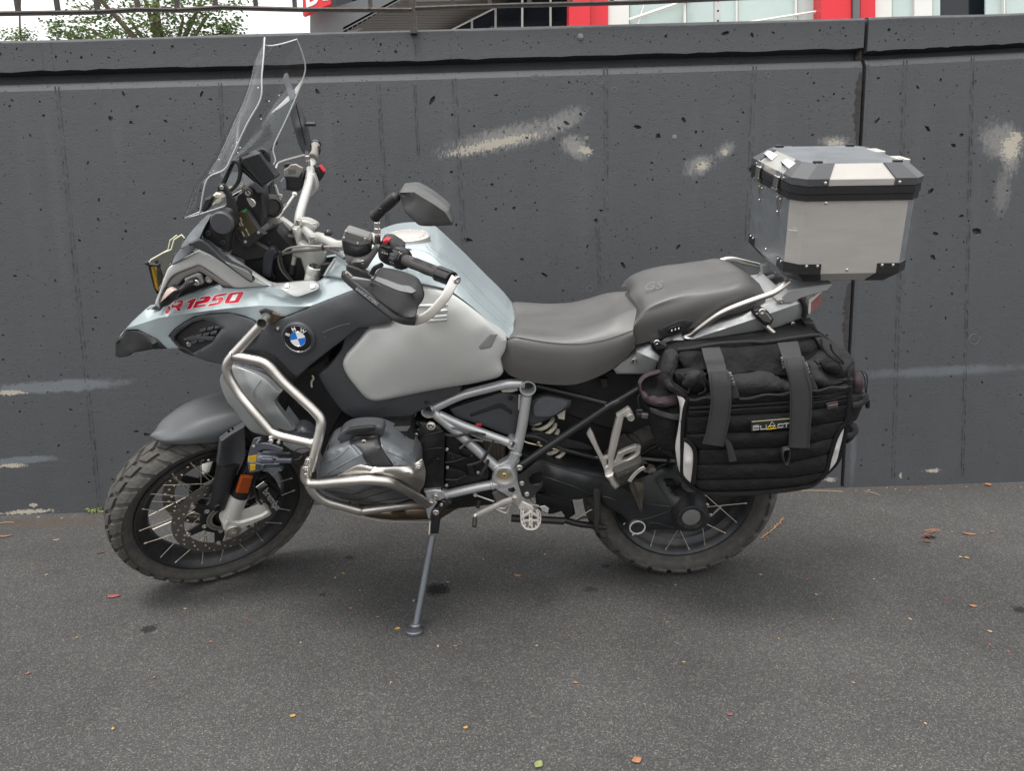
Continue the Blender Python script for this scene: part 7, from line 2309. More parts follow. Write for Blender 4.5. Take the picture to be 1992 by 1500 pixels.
# ------------------------------------------------ swingarm and final drive
swing,sw_w = panel('swingarm',[G_(45,520,.11),G_(110,535,.115),G_(200,562,.12),G_(330,600,.122),G_(500,632,.122),G_(660,660,.12),G_(800,705,.115),G_(920,690,.108),G_(1020,640,.10),G_(1080,625,.10),G_(1150,660,.105),G_(1260,745,.115),G_(1345,830,.125),G_(1385,900,.13),G_(1405,985,.13),G_(1375,1050,.13),G_(1290,1085,.13),G_(1180,1078,.128),G_(1050,1072,.125),G_(950,1082,.125),G_(905,1102,.125),G_(850,1095,.125),G_(815,1055,.125),G_(815,1020,.122),G_(770,965,.118),G_(690,925,.115),G_(640,895,.115),G_(600,830,.115),G_(520,842,.115),G_(440,858,.112),G_(340,832,.11),G_(215,782,.108),G_(120,720,.105),G_(50,640,.105)],SWING,BIKE,ctrl=[G_(300,700,.145),G_(500,740,.145),G_(700,800,.140),G_(900,880,.135),G_(1250,950,.165),G_(1050,960,.135),G_(1150,760,.118)],th=.06,r=.012,sp=.013,holes=[[G_(*q) for q in ((1088,712),(1118,716),(1180,760),(1262,828),(1200,818),(1140,800),(1105,755))]])
for pl in (((210,585),(420,650),(640,712),(860,830)),((215,690),(420,760),(570,815),(625,740)),((1015,705),(1060,785),(1125,890),(1132,920),(1100,945),(950,995),(905,1000)),((930,885),(1020,895),(1120,908)),((640,835),(700,850),(780,900),(855,980)),((960,1050),(1000,1020),(1150,1062)),((1060,680),(1030,715),(1075,800),(1130,875))):
    P_ = []
    for q in catmull([Vector(G_(*p)+(0,)) for p in pl],5):
        P_.append(BK.P(q.x,q.y,float(sw_w([(q.x,q.y)])[0])+.0005))
    MB().tube(P_,.0028,8).build('casting_rib',SWING,swing,80)
hb = BK.P(*G_(1272,985),.175)
hk = BK.k(*G_(1272,985),.17)/3.689
MB().lathe(hb-BK.w*.075,BK.w,[(150*hk,0),(140*hk,.03),(118*hk,.060),(108*hk,.070),(104*hk,.078),(92*hk,.080),(88*hk,.076),(70*hk,.074)],48).build('final_drive',SWING,swing,40)
for k in range(8):
    a = 2*math.pi*k/8+.2
    d = BK.a*math.cos(a)+BK.v*math.sin(a)
    MB().box(hb+d*84*hk+BK.w*.001,d*8*hk,BK.w*.004,BK.w.cross(d)*10*hk,.001).build('drive_notch',BLK,swing,30)
MB().lathe(hb-BK.w*.004,BK.w,[(69*hk,0),(66*hk,.004),(50*hk,.0055),(0,.006)],36).build('axle_cover',mat('worn_axle_cover',(0.22,0.22,0.215),0.45,0.5,var=0.3,vscale=60,bump=0.3,bscale=200),swing,30)
rb = BK.P(*G_(885,1056),.135)
MB().lathe(rb,BK.w,[(72*hk,-.03),(70*hk,-.004),(62*hk,.0),(50*hk,0),(48*hk,-.004),(0,-.004)],36).build('pivot_boss',SWING,swing,30)
MB().lathe(rb,BK.w,[(60*hk,0),(59*hk,.003),(51*hk,.003),(50*hk,0)],36).build('boss_ring',mat('white_ring',(0.55,0.55,0.53),0.5,dirt=0.3),swing,30)
MB().lathe(rb,BK.w,[(16*hk,-.002),(14*hk,.001),(6*hk,.001),(0,0)],20).build('boss_bolt',SWING,swing,30)
bolts([(G_(1378,898),.135,5.5),(G_(1412,968),.12,3.5)],swing,m=STEEL)
panel('brake_bracket',W3([G_(1385,880),G_(1450,830),G_(1560,790),G_(1620,830),G_(1520,880),G_(1440,940),G_(1410,1000)],.04),BLK,BIKE,th=.03,r=.004)
ftube([G_(-20,990,.09),G_(180,1000,.09),G_(360,1010,.09)],.012,'centre_stand',BLK)
ftube([G_(355,1000,.08),G_(450,1030,.08),G_(660,1055,.08)],.0105,'torque_arm',ENGBLK)
panel('boot',W3([G_(565,780),G_(600,775),G_(632,730),G_(622,840),G_(620,960),G_(605,1080),G_(575,1060),G_(572,930)],.13),RUB,BIKE,th=.03,r=.006)
panel('arm_bracket',W3([G_(640,1010),G_(672,1015),G_(682,1060),G_(660,1100),G_(610,1130),G_(590,1110),G_(620,1060)],.075),ENGBLK,BIKE,th=.03,r=.004)
panel('linkage_cover',W3([G_(150,800),G_(320,850),G_(420,870),G_(440,960),G_(380,1000),G_(340,940),G_(250,960),G_(160,920)],.05),ENGBLK,BIKE,th=.03,r=.005)
hose([G_(440,1000),G_(520,950),G_(560,930),G_(600,960)],.075,.002,STEEL,'spring_wire')
hose([G_(430,1010),G_(500,985),G_(600,985),G_(640,1000)],.075,.004,RUB)
# deeper dark plates seen between arm and tyre
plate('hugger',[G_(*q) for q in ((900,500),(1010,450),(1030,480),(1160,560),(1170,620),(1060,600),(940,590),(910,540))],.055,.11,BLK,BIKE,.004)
plate('hugger_edge',[G_(*q) for q in ((905,500),(1000,455),(1010,475),(915,525))],.057,.01,GREYL,BIKE,.002)

# ------------------------------------------------ engine: boxer head, covers, block
blk,_ = panel('engine_block',W3([E_(640,570),E_(760,555),E_(930,545),E_(1100,580),E_(1125,700),E_(1120,1095),E_(960,1105),E_(900,1000),E_(700,800),E_(640,660)],.15),ENGBLK,BIKE,ctrl=[E_(1000,760,.17),E_(1020,980,.17)],th=.08,r=.01,sp=.016)
plate('transmission',[E_(*q) for q in ((1120,640),(1250,680),(1400,740),(1480,900),(1480,1010),(1380,1060),(1125,1095))],.135,.08,ENGBLK,BIKE,.008)
for pl in (((1130,790),(1160,780),(1270,820),(1290,830),(1240,850),(1150,870),(1128,850)),((1130,920),(1170,905),(1290,940),(1300,970),(1150,1005),(1128,985)),((1240,740),(1380,780),(1390,830),(1290,820),(1240,790)),((1290,890),(1350,880),(1360,960),(1300,970))):
    panel('casing_lobe',W3([E_(*q) for q in pl],.150),ENGBLK,BIKE,ctrl=[],th=.02,r=.008,sp=.01)
for pl in (((950,775),(1050,760),(1110,755)),((960,665),(1060,640),(1115,625)),((930,560),(940,680),(920,760)),((1118,640),(1112,900),(1105,1080)),((970,890),(1060,842),(1075,850),(980,900)),((1130,868),(1200,860),(1285,830)),((1130,1000),(1220,1000),(1295,965))):
    P_ = [BK.P(*E_(*p),.172) for p in pl]
    MB().tube(P_ if len(P_) < 3 else catmull(P_,4),.0028,8).build('casing_rib',ENGBLK,blk,80)
bolts([(E_(1020,585),.165,6.5),(E_(1143,768),.160,3.5),(E_(1146,907),.160,3.5),(E_(1138,1044),.160,3.5),(E_(1382,946),.150,3.5),(E_(905,655),.19,4)],blk,m=STEEL)
MB().lathe(BK.P(*E_(1020,585),.163),BK.w,[(.013,0),(.0125,.003),(.009,.003),(.008,0)],24).build('frame_bolt_washer',CREAM,blk,30)
panel('spark_box',W3([E_(885,615),E_(930,605),E_(960,660),E_(930,690),E_(895,685)],.18),ENGBLK,BIKE,th=.02,r=.004)
# rubber bellows of the drive shaft
for k in range(6):
    a,b = E_(1400+k*34,690+k*6),E_(1420+k*30,840+k*10)
    MB().tube([BK.P(*a,.10),BK.P(*b,.10)],.009,8).build('bellows_ring',mat('muddy_bellows',(0.065,0.055,0.045),0.85,bump=0.6,bscale=200,var=0.4,vscale=40),BIKE,60)
# cylinder barrel with fins
for k in range(7):
    a = [E_(648,622+k*15),E_(810,630+k*17),E_(812,636+k*17),E_(648,628+k*15)]
    plate('cylinder_fin',a,.235,.12,ENGBLK,BIKE,0)
plate('cylinder_barrel',[E_(*q) for q in ((640,610),(860,600),(900,760),(930,1090),(700,1130),(420,1000))],.24,.14,ENGBLK,BIKE,.01)
head,head_w = panel('cylinder_head_cover',[E_(148,992,.300),E_(160,920,.305),E_(178,855,.31),E_(225,762,.315),E_(330,716,.32),E_(440,690,.325),E_(600,668,.325),E_(650,682,.325),E_(740,722,.322),E_(860,792,.315),E_(905,845,.310),E_(925,890,.306),E_(930,960,.30),E_(940,1060,.29),E_(930,1120,.28),E_(800,1165,.275),E_(660,1188,.275),E_(480,1185,.275),E_(330,1150,.275),E_(200,1090,.28),E_(152,1040,.29)],ENG,BIKE,th=.10,r=.012,sp=.012,ang=24,creases=[[E_(185,985,.325),E_(330,893,.360),E_(478,815,.372),E_(560,770,.366),E_(640,745,.358),E_(790,830,.350),E_(890,895,.330)],[E_(235,800,.332),E_(310,770,.346),E_(420,730,.350),E_(600,705,.346),E_(720,750,.340)],[E_(215,1010,.330),E_(420,960,.378),E_(600,945,.384),E_(800,950,.370),E_(905,985,.340)],[E_(260,1085,.322),E_(430,1105,.350),E_(560,1062,.362),E_(700,1055,.358),E_(880,1090,.315)]])
for nm,pl,of,m_ in (('valve_cover',((152,990),(178,872),(232,767),(385,712),(455,792),(522,882),(478,888),(300,962)),.006,ENG),('valve_cover',((632,684),(740,727),(852,795),(903,850),(914,888),(742,894),(690,838),(652,760)),.006,ENG),('lower_cover',((205,1085),(330,1072),(430,1097),(560,1057),(700,1052),(880,1090),(925,1118),(800,1160),(660,1182),(480,1180),(330,1146)),.005,mat('lower_cover_grey',(0.13,0.135,0.14),0.42,0.5,dirt=0.2))):
    panel(nm,[E_(*q)+(0,) for q in pl],m_,head,th=.012,r=.0022,sp=.010,ang=24,sm=False,wfun=lambda q,of=of: head_w(q)+of)
def on(wf,lst,off):
    return [(q[0],q[1],float(wf([q])[0])+off) for q in lst]
panel('head_strap',on(head_w,[E_(*q) for q in ((392,706),(420,690),(440,672),(520,664),(606,664),(622,720),(640,760),(690,840),(725,896),(640,905),(545,890),(520,850),(470,765))],.011),BLK,BIKE,th=.02,r=.003,sp=.010,wfun=lambda q: head_w(q)+.011)
bolts([(E_(506,709),.355,5)],BIKE,m=STEEL)
for pl in (((170,985),(330,890),(478,812)),((478,812),(525,880)),((635,685),(655,770),(740,890)),((660,770),(790,830),(900,880)),((185,870),(300,830),(390,750))):
    P_ = []
    for q in catmull([Vector(E_(*p)+(0,)) for p in pl],5):
        P_.append(BK.P(q.x,q.y,float(head_w([(q.x,q.y)])[0])+.0055))
    MB().tube(P_,.0020,8).build('cover_rib',ENG,head,80)
for pl in (((210,1085),(380,1105),(430,1108),(560,1062),(650,1060)),((320,1135),(460,1150),(560,1120),(720,1075)),((560,1175),(700,1150),(860,1130))):
    P_ = []
    for q in catmull([Vector(E_(*p)+(0,)) for p in pl],5):
        P_.append(BK.P(q.x,q.y,float(head_w([(q.x,q.y)])[0])))
    MB().tube(P_,.0032,8).build('cover_rib',BLK,head,80)
cg,_ = panel('cylinder_guard',on(head_w,[E_(*q) for q in ((265,988),(330,955),(420,905),(480,886),(560,898),(740,902),(850,893),(900,870),(955,840),(968,890),(978,950),(965,1040),(935,1088),(880,1050),(800,1010),(700,985),(560,972),(400,985))],.010),STEEL,BIKE,ctrl=on(head_w,[E_(600,935)],.022)+on(head_w,[E_(880,960)],.03),th=.004,r=.002,sp=.010)
bolts([(E_(928,903),.335,4),(E_(906,946),.34,4)],cg,m=CHROME)
o_q,e_q = E_(318,976),E_(440,950)
panel('injector_cover',W3([E_(298,692),E_(320,640),E_(372,600),E_(450,580),E_(560,576),E_(640,588),E_(656,605),E_(656,650),E_(640,668),E_(600,662),E_(440,676),E_(400,700),E_(340,712)],.325),GREY,BIKE,ctrl=[E_(500,630,.345)],th=.04,r=.006,sp=.010)
panel('injector_lid',W3([E_(355,655),E_(385,610),E_(560,590),E_(600,600),E_(590,620),E_(480,640)],.350),BLK,BIKE,th=.01,r=.003)
for pl,rr,m_ in ((((905,560),(950,620),(945,700),(905,760)),.004,RUB),(((1130,655),(1230,665),(1330,640),(1440,655)),.004,RUB),(((1240,760),(1330,700),(1420,705)),.0035,CABLE),(((1300,890),(1400,860),(1450,800),(1500,700)),.0045,RUB),(((1180,600),(1300,640),(1420,690),(1560,720)),.003,CABLE),(((1400,960),(1440,900),(1460,850)),.005,RUB),(((840,545),(760,575),(700,570)),.005,RUB)):
    hose([E_(*q) for q in pl],.165,rr,m_,'engine_hose')
for q in ((1190,840),(1240,940),(1330,820),(1210,1020)):
    bolts([(E_(*q),.166,3)],BIKE,m=ENGBLK)
# throttle and air duct behind the head
plate('intake',[E_(*q) for q in ((640,560),(900,480),(905,520),(880,600),(700,610))],.13,.08,ENGBLK,BIKE,.008)
MB().tube(catmull([BK.P(*E_(*q),.15) for q in ((905,480),(890,520),(840,545),(790,540))],5),.002,6).build('hose_spring',STEEL,BIKE)
MB().tube(catmull([BK.P(*L_(*q),.13) for q in ((1405,980),(1425,1020),(1395,1080),(1400,1150))],5),.003,6).build('breather_hose',CREAM,BIKE)
# exhaust collector and sump guard
panel('exhaust_collector',W3([E_(330,1240),E_(450,1255),E_(700,1228),E_(960,1215),E_(1010,1235),E_(1010,1308),E_(800,1312),E_(640,1305),E_(480,1280)],.06),BROWNM,BIKE,ctrl=[E_(750,1262,.09)],th=.14,r=.012,sp=.016)
panel('exhaust_collector',W3([E_(1000,1230),E_(1120,1200),E_(1300,1180),E_(1310,1190),E_(1240,1215),E_(1110,1290),E_(1080,1310),E_(1000,1310)],.04),BROWNM,BIKE,th=.10,r=.010)
MB().tube(catmull([BK.P(*E_(*q),.085) for q in ((320,1235),(440,1272),(640,1312),(800,1322),(1005,1320))],5),.004,8,flat=(.0025,.004,BK.v)).build('sump_guard',ALU,BIKE,60)
plate('sump',[E_(*q) for q in ((600,1190),(960,1110),(1350,1080),(1400,1160),(1100,1210),(700,1230),(480,1240))],.05,.10,ENGBLK,BIKE,.008)

# ------------------------------------------------ crash bars
CB = .0132
ftube_c = lambda lst,fil=.05,r_=CB: MB().tube(fillet([BK.P(*q) for q in lst],fil,7),r_,22).build('crash_bar',STEEL,BIKE,60)
ftube_c([L_(655,250,.245),L_(440,480,.245),L_(235,700,.25),L_(145,840,.252),L_(185,1000,.255),L_(330,1230,.262),M_(495,400,.285),M_(735,685,.30),M_(840,735,.305),M_(1300,842,.315)])
ftube_c([L_(255,690,.25),L_(420,720,.255),L_(680,775,.262),L_(790,850,.266),M_(870,0,.275),M_(1290,390,.30),M_(1405,520,.308),M_(1380,680,.318),M_(1310,980,.335),M_(1250,1190,.345)])
q = BK.P(*L_(668,218),.262)
lk_ = BK.k(*L_(668,218),.26)/7.5
MB().lathe(q,(BK.w+BK.a*.1).normalized(),[(70*lk_,-.028),(76*lk_,-.002),(78*lk_,0),(66*lk_,0),(62*lk_,-.004),(58*lk_,-.05),(0,-.05)],32).build('crash_bar_end',STEEL,BIKE,30)
MB().lathe(q-BK.w*.014,BK.w,[(64*lk_,0),(0,.0005)],24).build('bar_end_shade_disc',ENGBLK,BIKE)  # added dark disc, stands in for shade inside the open tube
MB().tube([BK.P(*L_(700,190),.235),BK.P(*L_(765,95),.19),BK.P(*L_(800,50),.15)],.0125,20).build('crash_bar',STEEL,BIKE,60)
plate('crash_bar_bracket',[L_(*q) for q in ((765,235),(850,210),(985,108),(900,85),(820,60))],.200,.006,BROWNM,BIKE,.001)
MB().tube([BK.P(*L_(700,100),.20),BK.P(*L_(660,40),.20),BK.P(*L_(720,25),.20),BK.P(*L_(820,60),.195)],.006,8).build('clamp_band',BLK,BIKE)
ftube_c([E_(58,905,.345),E_(50,985,.348),E_(85,1030,.352),E_(180,1032,.365),E_(400,1012,.40),E_(560,1000,.405),E_(700,1018,.395),E_(850,1085,.33),E_(960,1165,.22),E_(985,1190,.18)])
ftube_c([E_(85,1040,.352),E_(125,1110,.352),E_(200,1165,.345),E_(460,1237,.315),E_(480,1240,.31),E_(620,1222,.29),E_(830,1195,.24),E_(965,1180,.19)])
plate('crash_bar_clamp',[M_(*q) for q in ((1148,1160),(1175,1085),(1195,1040),(1230,1045),(1225,1150),(1265,1200),(1262,1290),(1180,1290),(1140,1230))],.352,.012,STEEL,BIKE,.003)
bolts([(M_(1215,1065),.358,4.5),(M_(1192,1170),.358,5),(M_(1195,1255),.358,4)],BIKE,m=CHROME)
# weld beads
for c,ww,rr in ((L_(240,690),.252,.0138),(M_(1290,832),.318,.0138),(E_(462,1236),.313,.0138)):
    q = BK.P(*c,ww)
    MB().tube([q+(BK.v*math.cos(a)+BK.w*math.sin(a))*rr for a in np.linspace(0,2*math.pi,21)[:-1]],.0020,6,closed=True).build('weld_bead',STEEL,BIKE)
# wind deflector in front of the radiator
DEFM = mat('deflector_silver',(0.36,0.37,0.375),0.38,0.5,var=0.06,dirt=0.12)
wd,wd_w = panel('radiator_cowl',[(434,725,.20),(452,710,.205),(508,731,.215),(541,761,.222),(546.5,764,.222),(535,778,.218),(537,787,.216),(555,812,.216),(573,836,.214),(560,839,.212),(542,834,.212),(526,849,.21),(506,845,.205),(490,840,.202),(476,826,.198),(457,799,.194),(440,777,.19),(428,743,.19)],DEFM,BIKE,ctrl=[(470,750,.222),(500,780,.232),(520,810,.232),(460,780,.205),(500,820,.220)],th=.02,r=.004,sp=.011,mirror=True)
MB().tube(catmull([BK.P(x,y,float(wd_w([(x,y)])[0])+.001) for x,y in (L_(655,1040),L_(600,1120),L_(548,1200),L_(548,1290),M_(500,200))],5),.0018,6).build('cowl_crease',DEFM,wd,80)
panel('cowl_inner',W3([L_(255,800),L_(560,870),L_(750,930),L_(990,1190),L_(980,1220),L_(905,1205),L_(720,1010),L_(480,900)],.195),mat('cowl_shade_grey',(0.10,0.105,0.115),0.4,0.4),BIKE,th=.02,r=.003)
panel('horn_cover',W3([M_(850,640),M_(1040,655),M_(1070,600),M_(1140,590),M_(1220,620),M_(1300,700),M_(1310,770),M_(1180,790),M_(950,740)],.20),mat('horn_grey',(0.09,0.095,0.105),0.35,0.3),BIKE,ctrl=[M_(1150,680,.225)],th=.03,r=.006,sp=.012)
panel('lower_cowl',W3([M_(880,800),M_(1050,840),M_(1280,890),M_(1250,930),M_(1150,975),M_(1010,930),M_(890,850)],.23),DEFM,BIKE,th=.02,r=.004)

# ------------------------------------------------ auxiliary lamp
LAMPM = mat('lamp_housing',(0.095,0.105,0.125),0.42,0.4,bump=0.08,bscale=700)
l0,l1 = BK.P(*M_(445,1075),.305),BK.P(*M_(1010,1065),.305)
ld = (l1-l0)
lamp = MB().lathe(l0,ld,[(0.002,.004),(.0255,.004),(.0275,.012),(.0280,.022),(.0235,.030),(.0215,.045),(.0200,.060),(.0185,.078),(0,.078)],32).build('fog_lamp',LAMPM,BIKE,30)
MB().lathe(l0,ld,[(0,.0),(.014,.001),(.0245,.006),(.0250,.012)],32).build('lamp_lens',YELLOW,lamp,60)
x,y,z = frame_along(ld)
for k in range(10):
    a = 2*math.pi*k/10
    d = x*math.cos(a)+y*math.sin(a)
    MB().box(l0+z*.062+d*.0225,z*.026,d*.0055,z.cross(d)*.0016,.0005).build('cooling_fin',LAMPM,lamp,30)
plate('lamp_guard',[M_(*q) for q in ((425,1000),(455,890),(500,780),(540,765),(590,762),(600,790),(545,840),(660,835),(760,860),(885,905),(880,945),(740,925),(640,915),(560,935),(535,985),(430,1018))],.330,.004,LAMPM,lamp,.001)
plate('lamp_guard',[M_(*q) for q in ((418,1080),(640,1122),(622,1185),(560,1210),(445,1228),(425,1160))],.335,.004,LAMPM,lamp,.001)
plate('guard_rung',[M_(*q) for q in ((535,835),(568,785),(580,792),(548,842))],.334,.003,CHROME,lamp,.0005)
for k in range(3):
    plate('guard_slot',[M_(*q) for q in ((530,1115+k*26),(600,1125+k*20),(598,1135+k*20),(530,1125+k*26))],.3358,.001,BLK,lamp,0)
bolts([(M_(502,876),.334,3.2)],lamp,m=STEEL)
for pl in (((432,1012),(540,992),(530,1085),(424,1082)),((450,1115),(525,1122),(520,1190),(455,1205))):
    plate('lamp_lens',[M_(*q) for q in pl],.3315 if pl[0][1] < 1100 else .3362,.004,YELLOW,lamp,.0005)
plate('lamp_side',[M_(*q) for q in ((560,1080),(600,1040),(740,1045),(760,1070),(740,1105),(620,1105))],.332,.012,LAMPM,lamp,.002)
plate('lamp_side',[M_(*q) for q in ((790,1045),(1000,1050),(1000,1105),(790,1100))],.328,.010,LAMPM,lamp,.002)
panel('lamp_clamp',W3([M_(660,850),M_(700,790),M_(725,745),M_(770,742),M_(790,780),M_(770,830),M_(860,800),M_(880,845),M_(830,885),M_(700,875)],.315),BLK,lamp,th=.03,r=.004)
bolts([(M_(730,812),.320,5),(M_(830,828),.318,4)],lamp,m=STEEL)
MB().cyl(BK.P(*M_(730,770),.31),BK.P(*M_(775,745),.31),.0085,.0085,14).build('clamp_collar',STEEL,lamp,30)
o_ = BK.P(*M_(810,992),.327)
plate('lamp_nameplate',[M_(*q) for q in ((795,965),(985,965),(985,1000),(795,1000))],.3262,.006,BLK,lamp,.001)
hose([M_(1000,985,.30),M_(1050,940,.31),M_(1120,905,.32),M_(1250,905,.32)],.3,.0016,RUB,'lamp_cable')
hose([M_(990,1060,.29),M_(1090,1050,.28),M_(1150,1000,.27)],.3,.0025,RUB,'lamp_cable')

# ------------------------------------------------ side stand
def gpt(px,py):
    d = ray(px,py)
    return CAM + d*(-CAM_H/d.z)
foot_c = gpt(806,1233)
top_c = BK.P(*R_(285,1260),.165)
stand = MB().tube([top_c.lerp(foot_c,.20),top_c.lerp(foot_c,.99)],[.0112,.0102],20).build('side_stand',STANDM,BIKE,60)
plate('stand_head',[R_(*q) for q in ((222,1330),(226,1270),(250,1235),(300,1190),(345,1120),(380,1135),(420,1125),(456,1150),(440,1180),(390,1215),(335,1275),(328,1340),(305,1500),(215,1500))],.178,.022,BLK,stand,.004)
bolts([(R_(278,1252),.182,6.5)],stand,m=STEEL)
plate('stand_switch',[R_(*q) for q in ((370,1170),(420,1130),(450,1150),(400,1205))],.186,.01,BLK,stand,.002)
plate('stand_bracket',[R_(*q) for q in ((140,1020),(260,1000),(350,1010),(378,1040),(378,1100),(330,1125),(260,1132),(185,1142))],.170,.020,FRAMEM,BIKE,.004)
bolts([(R_(268,1080),.174,6.5),(R_(218,1152),.174,6),(R_(338,1168),.186,3.5)],BIKE,m=STEEL)
fd = (top_c-foot_c).normalized()
loop = [foot_c+Vector((math.cos(a)*.026,math.sin(a)*.020,.004)) for a in np.linspace(0,2*math.pi,25)[:-1]]
mb = MB()
mb.slab([p+Vector((0,0,.008)) for p in loop],[p-Vector((0,0,.003)) for p in loop],.003)
mb.build('stand_foot',STANDM,stand,40)
loop = [foot_c+fd*.02+Vector((math.cos(a)*.017,math.sin(a)*.014,0)) for a in np.linspace(0,2*math.pi,21)[:-1]]
MB().slab([p+Vector((0,0,.010)) for p in loop],[p-Vector((0,0,.012)) for p in loop],.004).build('stand_collar',STANDM,stand,40)
pin = top_c.lerp(foot_c,.715)
pe = pin + (-BK.a*.020+BK.w*.010)
MB().cyl(pin,pe,.0035,.0035,10).build('stand_pin',BLK,stand,40)
MB().ball(pe,.0052,12).build('pin_knob',STANDM,stand)
hose([R_(212,1350,.17),R_(205,1420,.18),R_(200,1500,.19)],.17,.0018,CREAM,'stand_spring')
plate('stand_bracket',[R_(*q) for q in ((140,1135),(255,1115),(290,1150),(232,1240),(215,1330),(190,1335))],.1705,.018,FRAMEM,BIKE,.003)
# ================================================================== ALUMINIUM TOP CASE (true box in the frame of the bike)
TC = thing('top_case','brushed aluminium top case with black corner guards on the rear rack of the motorcycle','top case',tuple(BK.G(.33,.77,0)))
W = .178
c00 = BK.loc(BK.P(*I_(625,1130),W))
c10 = BK.loc(BK.P(*I_(1400,1150),W))
c01 = BK.loc(BK.P(*I_(680,570),W))
c11 = BK.loc(BK.P(*I_(1495,540),W))
vb,vt = (c00[1]+c10[1])/2,(c01[1]+c11[1])/2
ub0,ub1,ut0,ut1 = c00[0],c10[0],c01[0],c11[0]
CHF = .03
def octo(u0,u1,w,ch,v,slope=0.0):
    return [BK.G(u0,v,w),BK.G(u1,v,w),BK.G(u1+ch,v,w-ch),BK.G(u1+ch,v,-w+ch),BK.G(u1,v,-w),BK.G(u0,v,-w),BK.G(u0-ch,v,-w+ch),BK.G(u0-ch,v,w-ch)]
bot,top_ = octo(ub0,ub1,W,CHF,vb),octo(ut0,ut1,W,CHF,vt)
bot2 = octo(ub0+.028,ub1-.022,W-.028,CHF,vb-.028)
V = bot2+bot+top_
FF = [tuple(range(7,-1,-1))]
for lv_ in (0,1):
    for i in range(8):
        j = (i+1) % 8
        FF.append((lv_*8+i,lv_*8+j,lv_*8+8+j,lv_*8+8+i))
FF.append(tuple(range(16,24)))
# panels of the box, each a sheet of its own
names = ('side_panel','corner_panel','rear_panel','corner_panel','side_panel','corner_panel','front_panel','corner_panel')
for i in range(8):
    j = (i+1) % 8
    quad = [bot[i],bot[j],top_[j],top_[i]]
    nn = (quad[1]-quad[0]).cross(quad[3]-quad[0]).normalized()
    cc = BK.G((ub0+ub1)/2,(vb+vt)/2,0)
    if nn.dot(quad[0]-cc) < 0:
        quad = quad[::-1]
        nn = -nn
    m_ = ALU if i in (0,4,7) else ALUD
    MB().slab(quad,[p-nn*.003 for p in quad],.0008).build(names[i],m_,TC,30)
    q2 = [bot2[i],bot2[j],bot[j]-BK.v*.0006,bot[i]-BK.v*.0006]
    n2 = (q2[1]-q2[0]).cross(q2[3]-q2[0]).normalized()
    if n2.dot(q2[0]-cc) < 0:
        q2 = q2[::-1]
        n2 = -n2
    MB().slab(q2,[p-n2*.003 for p in q2],.0006).build('bottom_bevel',m_,TC,30)
mobj('base_panel',bot2,[tuple(range(7,-1,-1))],ALUD,TC,None)
# seal bands, lid skirt, lid
def band(v0,v1,grow_,m_,name):
    def ring_(v):
        t = (v-vb)/(vt-vb)
        return octo(ub0+(ut0-ub0)*t-grow_,ub1+(ut1-ub1)*t+grow_,W+grow_,CHF,v)
    a,b = ring_(v0),ring_(v1)
    a2,b2 = [p for p in a],[p for p in b]
    fs = [(i,(i+1) % 8,8+(i+1) % 8,8+i) for i in range(8)]+[tuple(range(7,-1,-1)),tuple(range(8,16))]
    mb = MB()
    mb.add(a+b,fs)
    return mb.build(name,m_,TC,30)
SEAL = mat('seal_black',(0.017,0.0175,0.019),0.35,bump=0.05,bscale=600)
kI = BK.k(*I_(680,570),W)/4.055
band(vt-.003,vt+.013,.006,SEAL,'seal_band')
band(vt+.0145,vt+.033,.008,SEAL,'seal_band')
lid0 = octo(ut0-.006,ut1+.006,W+.006,CHF,vt+.034)
lid1 = octo(ut0-.006,ut1+.006,W+.006,CHF,vt+.050)
lid2 = octo(ut0+.030,ut1-.028,W-.030,CHF,vt+.082)
def sheet(quad,m_,name,th=.0025,ch=.0006):
    cc = BK.G((ut0+ut1)/2,vt,0)
    nn = (quad[1]-quad[0]).cross(quad[2]-quad[0]).normalized()
    if nn.dot(quad[0]-cc) < 0:
        quad,nn = quad[::-1],-nn
    return MB().slab(quad,[p-nn*th for p in quad],ch).build(name,m_,TC,30),nn
LBV = mat('lid_bevel_aluminium',(0.40,0.385,0.36),0.4,0.5,var=0.12,vscale=9,dirt=0.2,dirtcol=(0.3,0.29,0.27),dscale=14)
CORN = mat('corner_plastic',(0.052,0.054,0.058),0.48,bump=0.1,bscale=900)
for i in range(8):
    j = (i+1) % 8
    sheet([lid0[i],lid0[j],lid1[j],lid1[i]],ALU,'lid_skirt')
    sheet([lid1[i],lid1[j],lid2[j],lid2[i]],LBV,'lid_bevel')
sheet(lid2,mat('lid_aluminium',(0.27,0.29,0.31),0.34,0.9,var=0.12,vscale=4),'lid_panel')  # darker metal colour stands in for a dark reflection on the lid
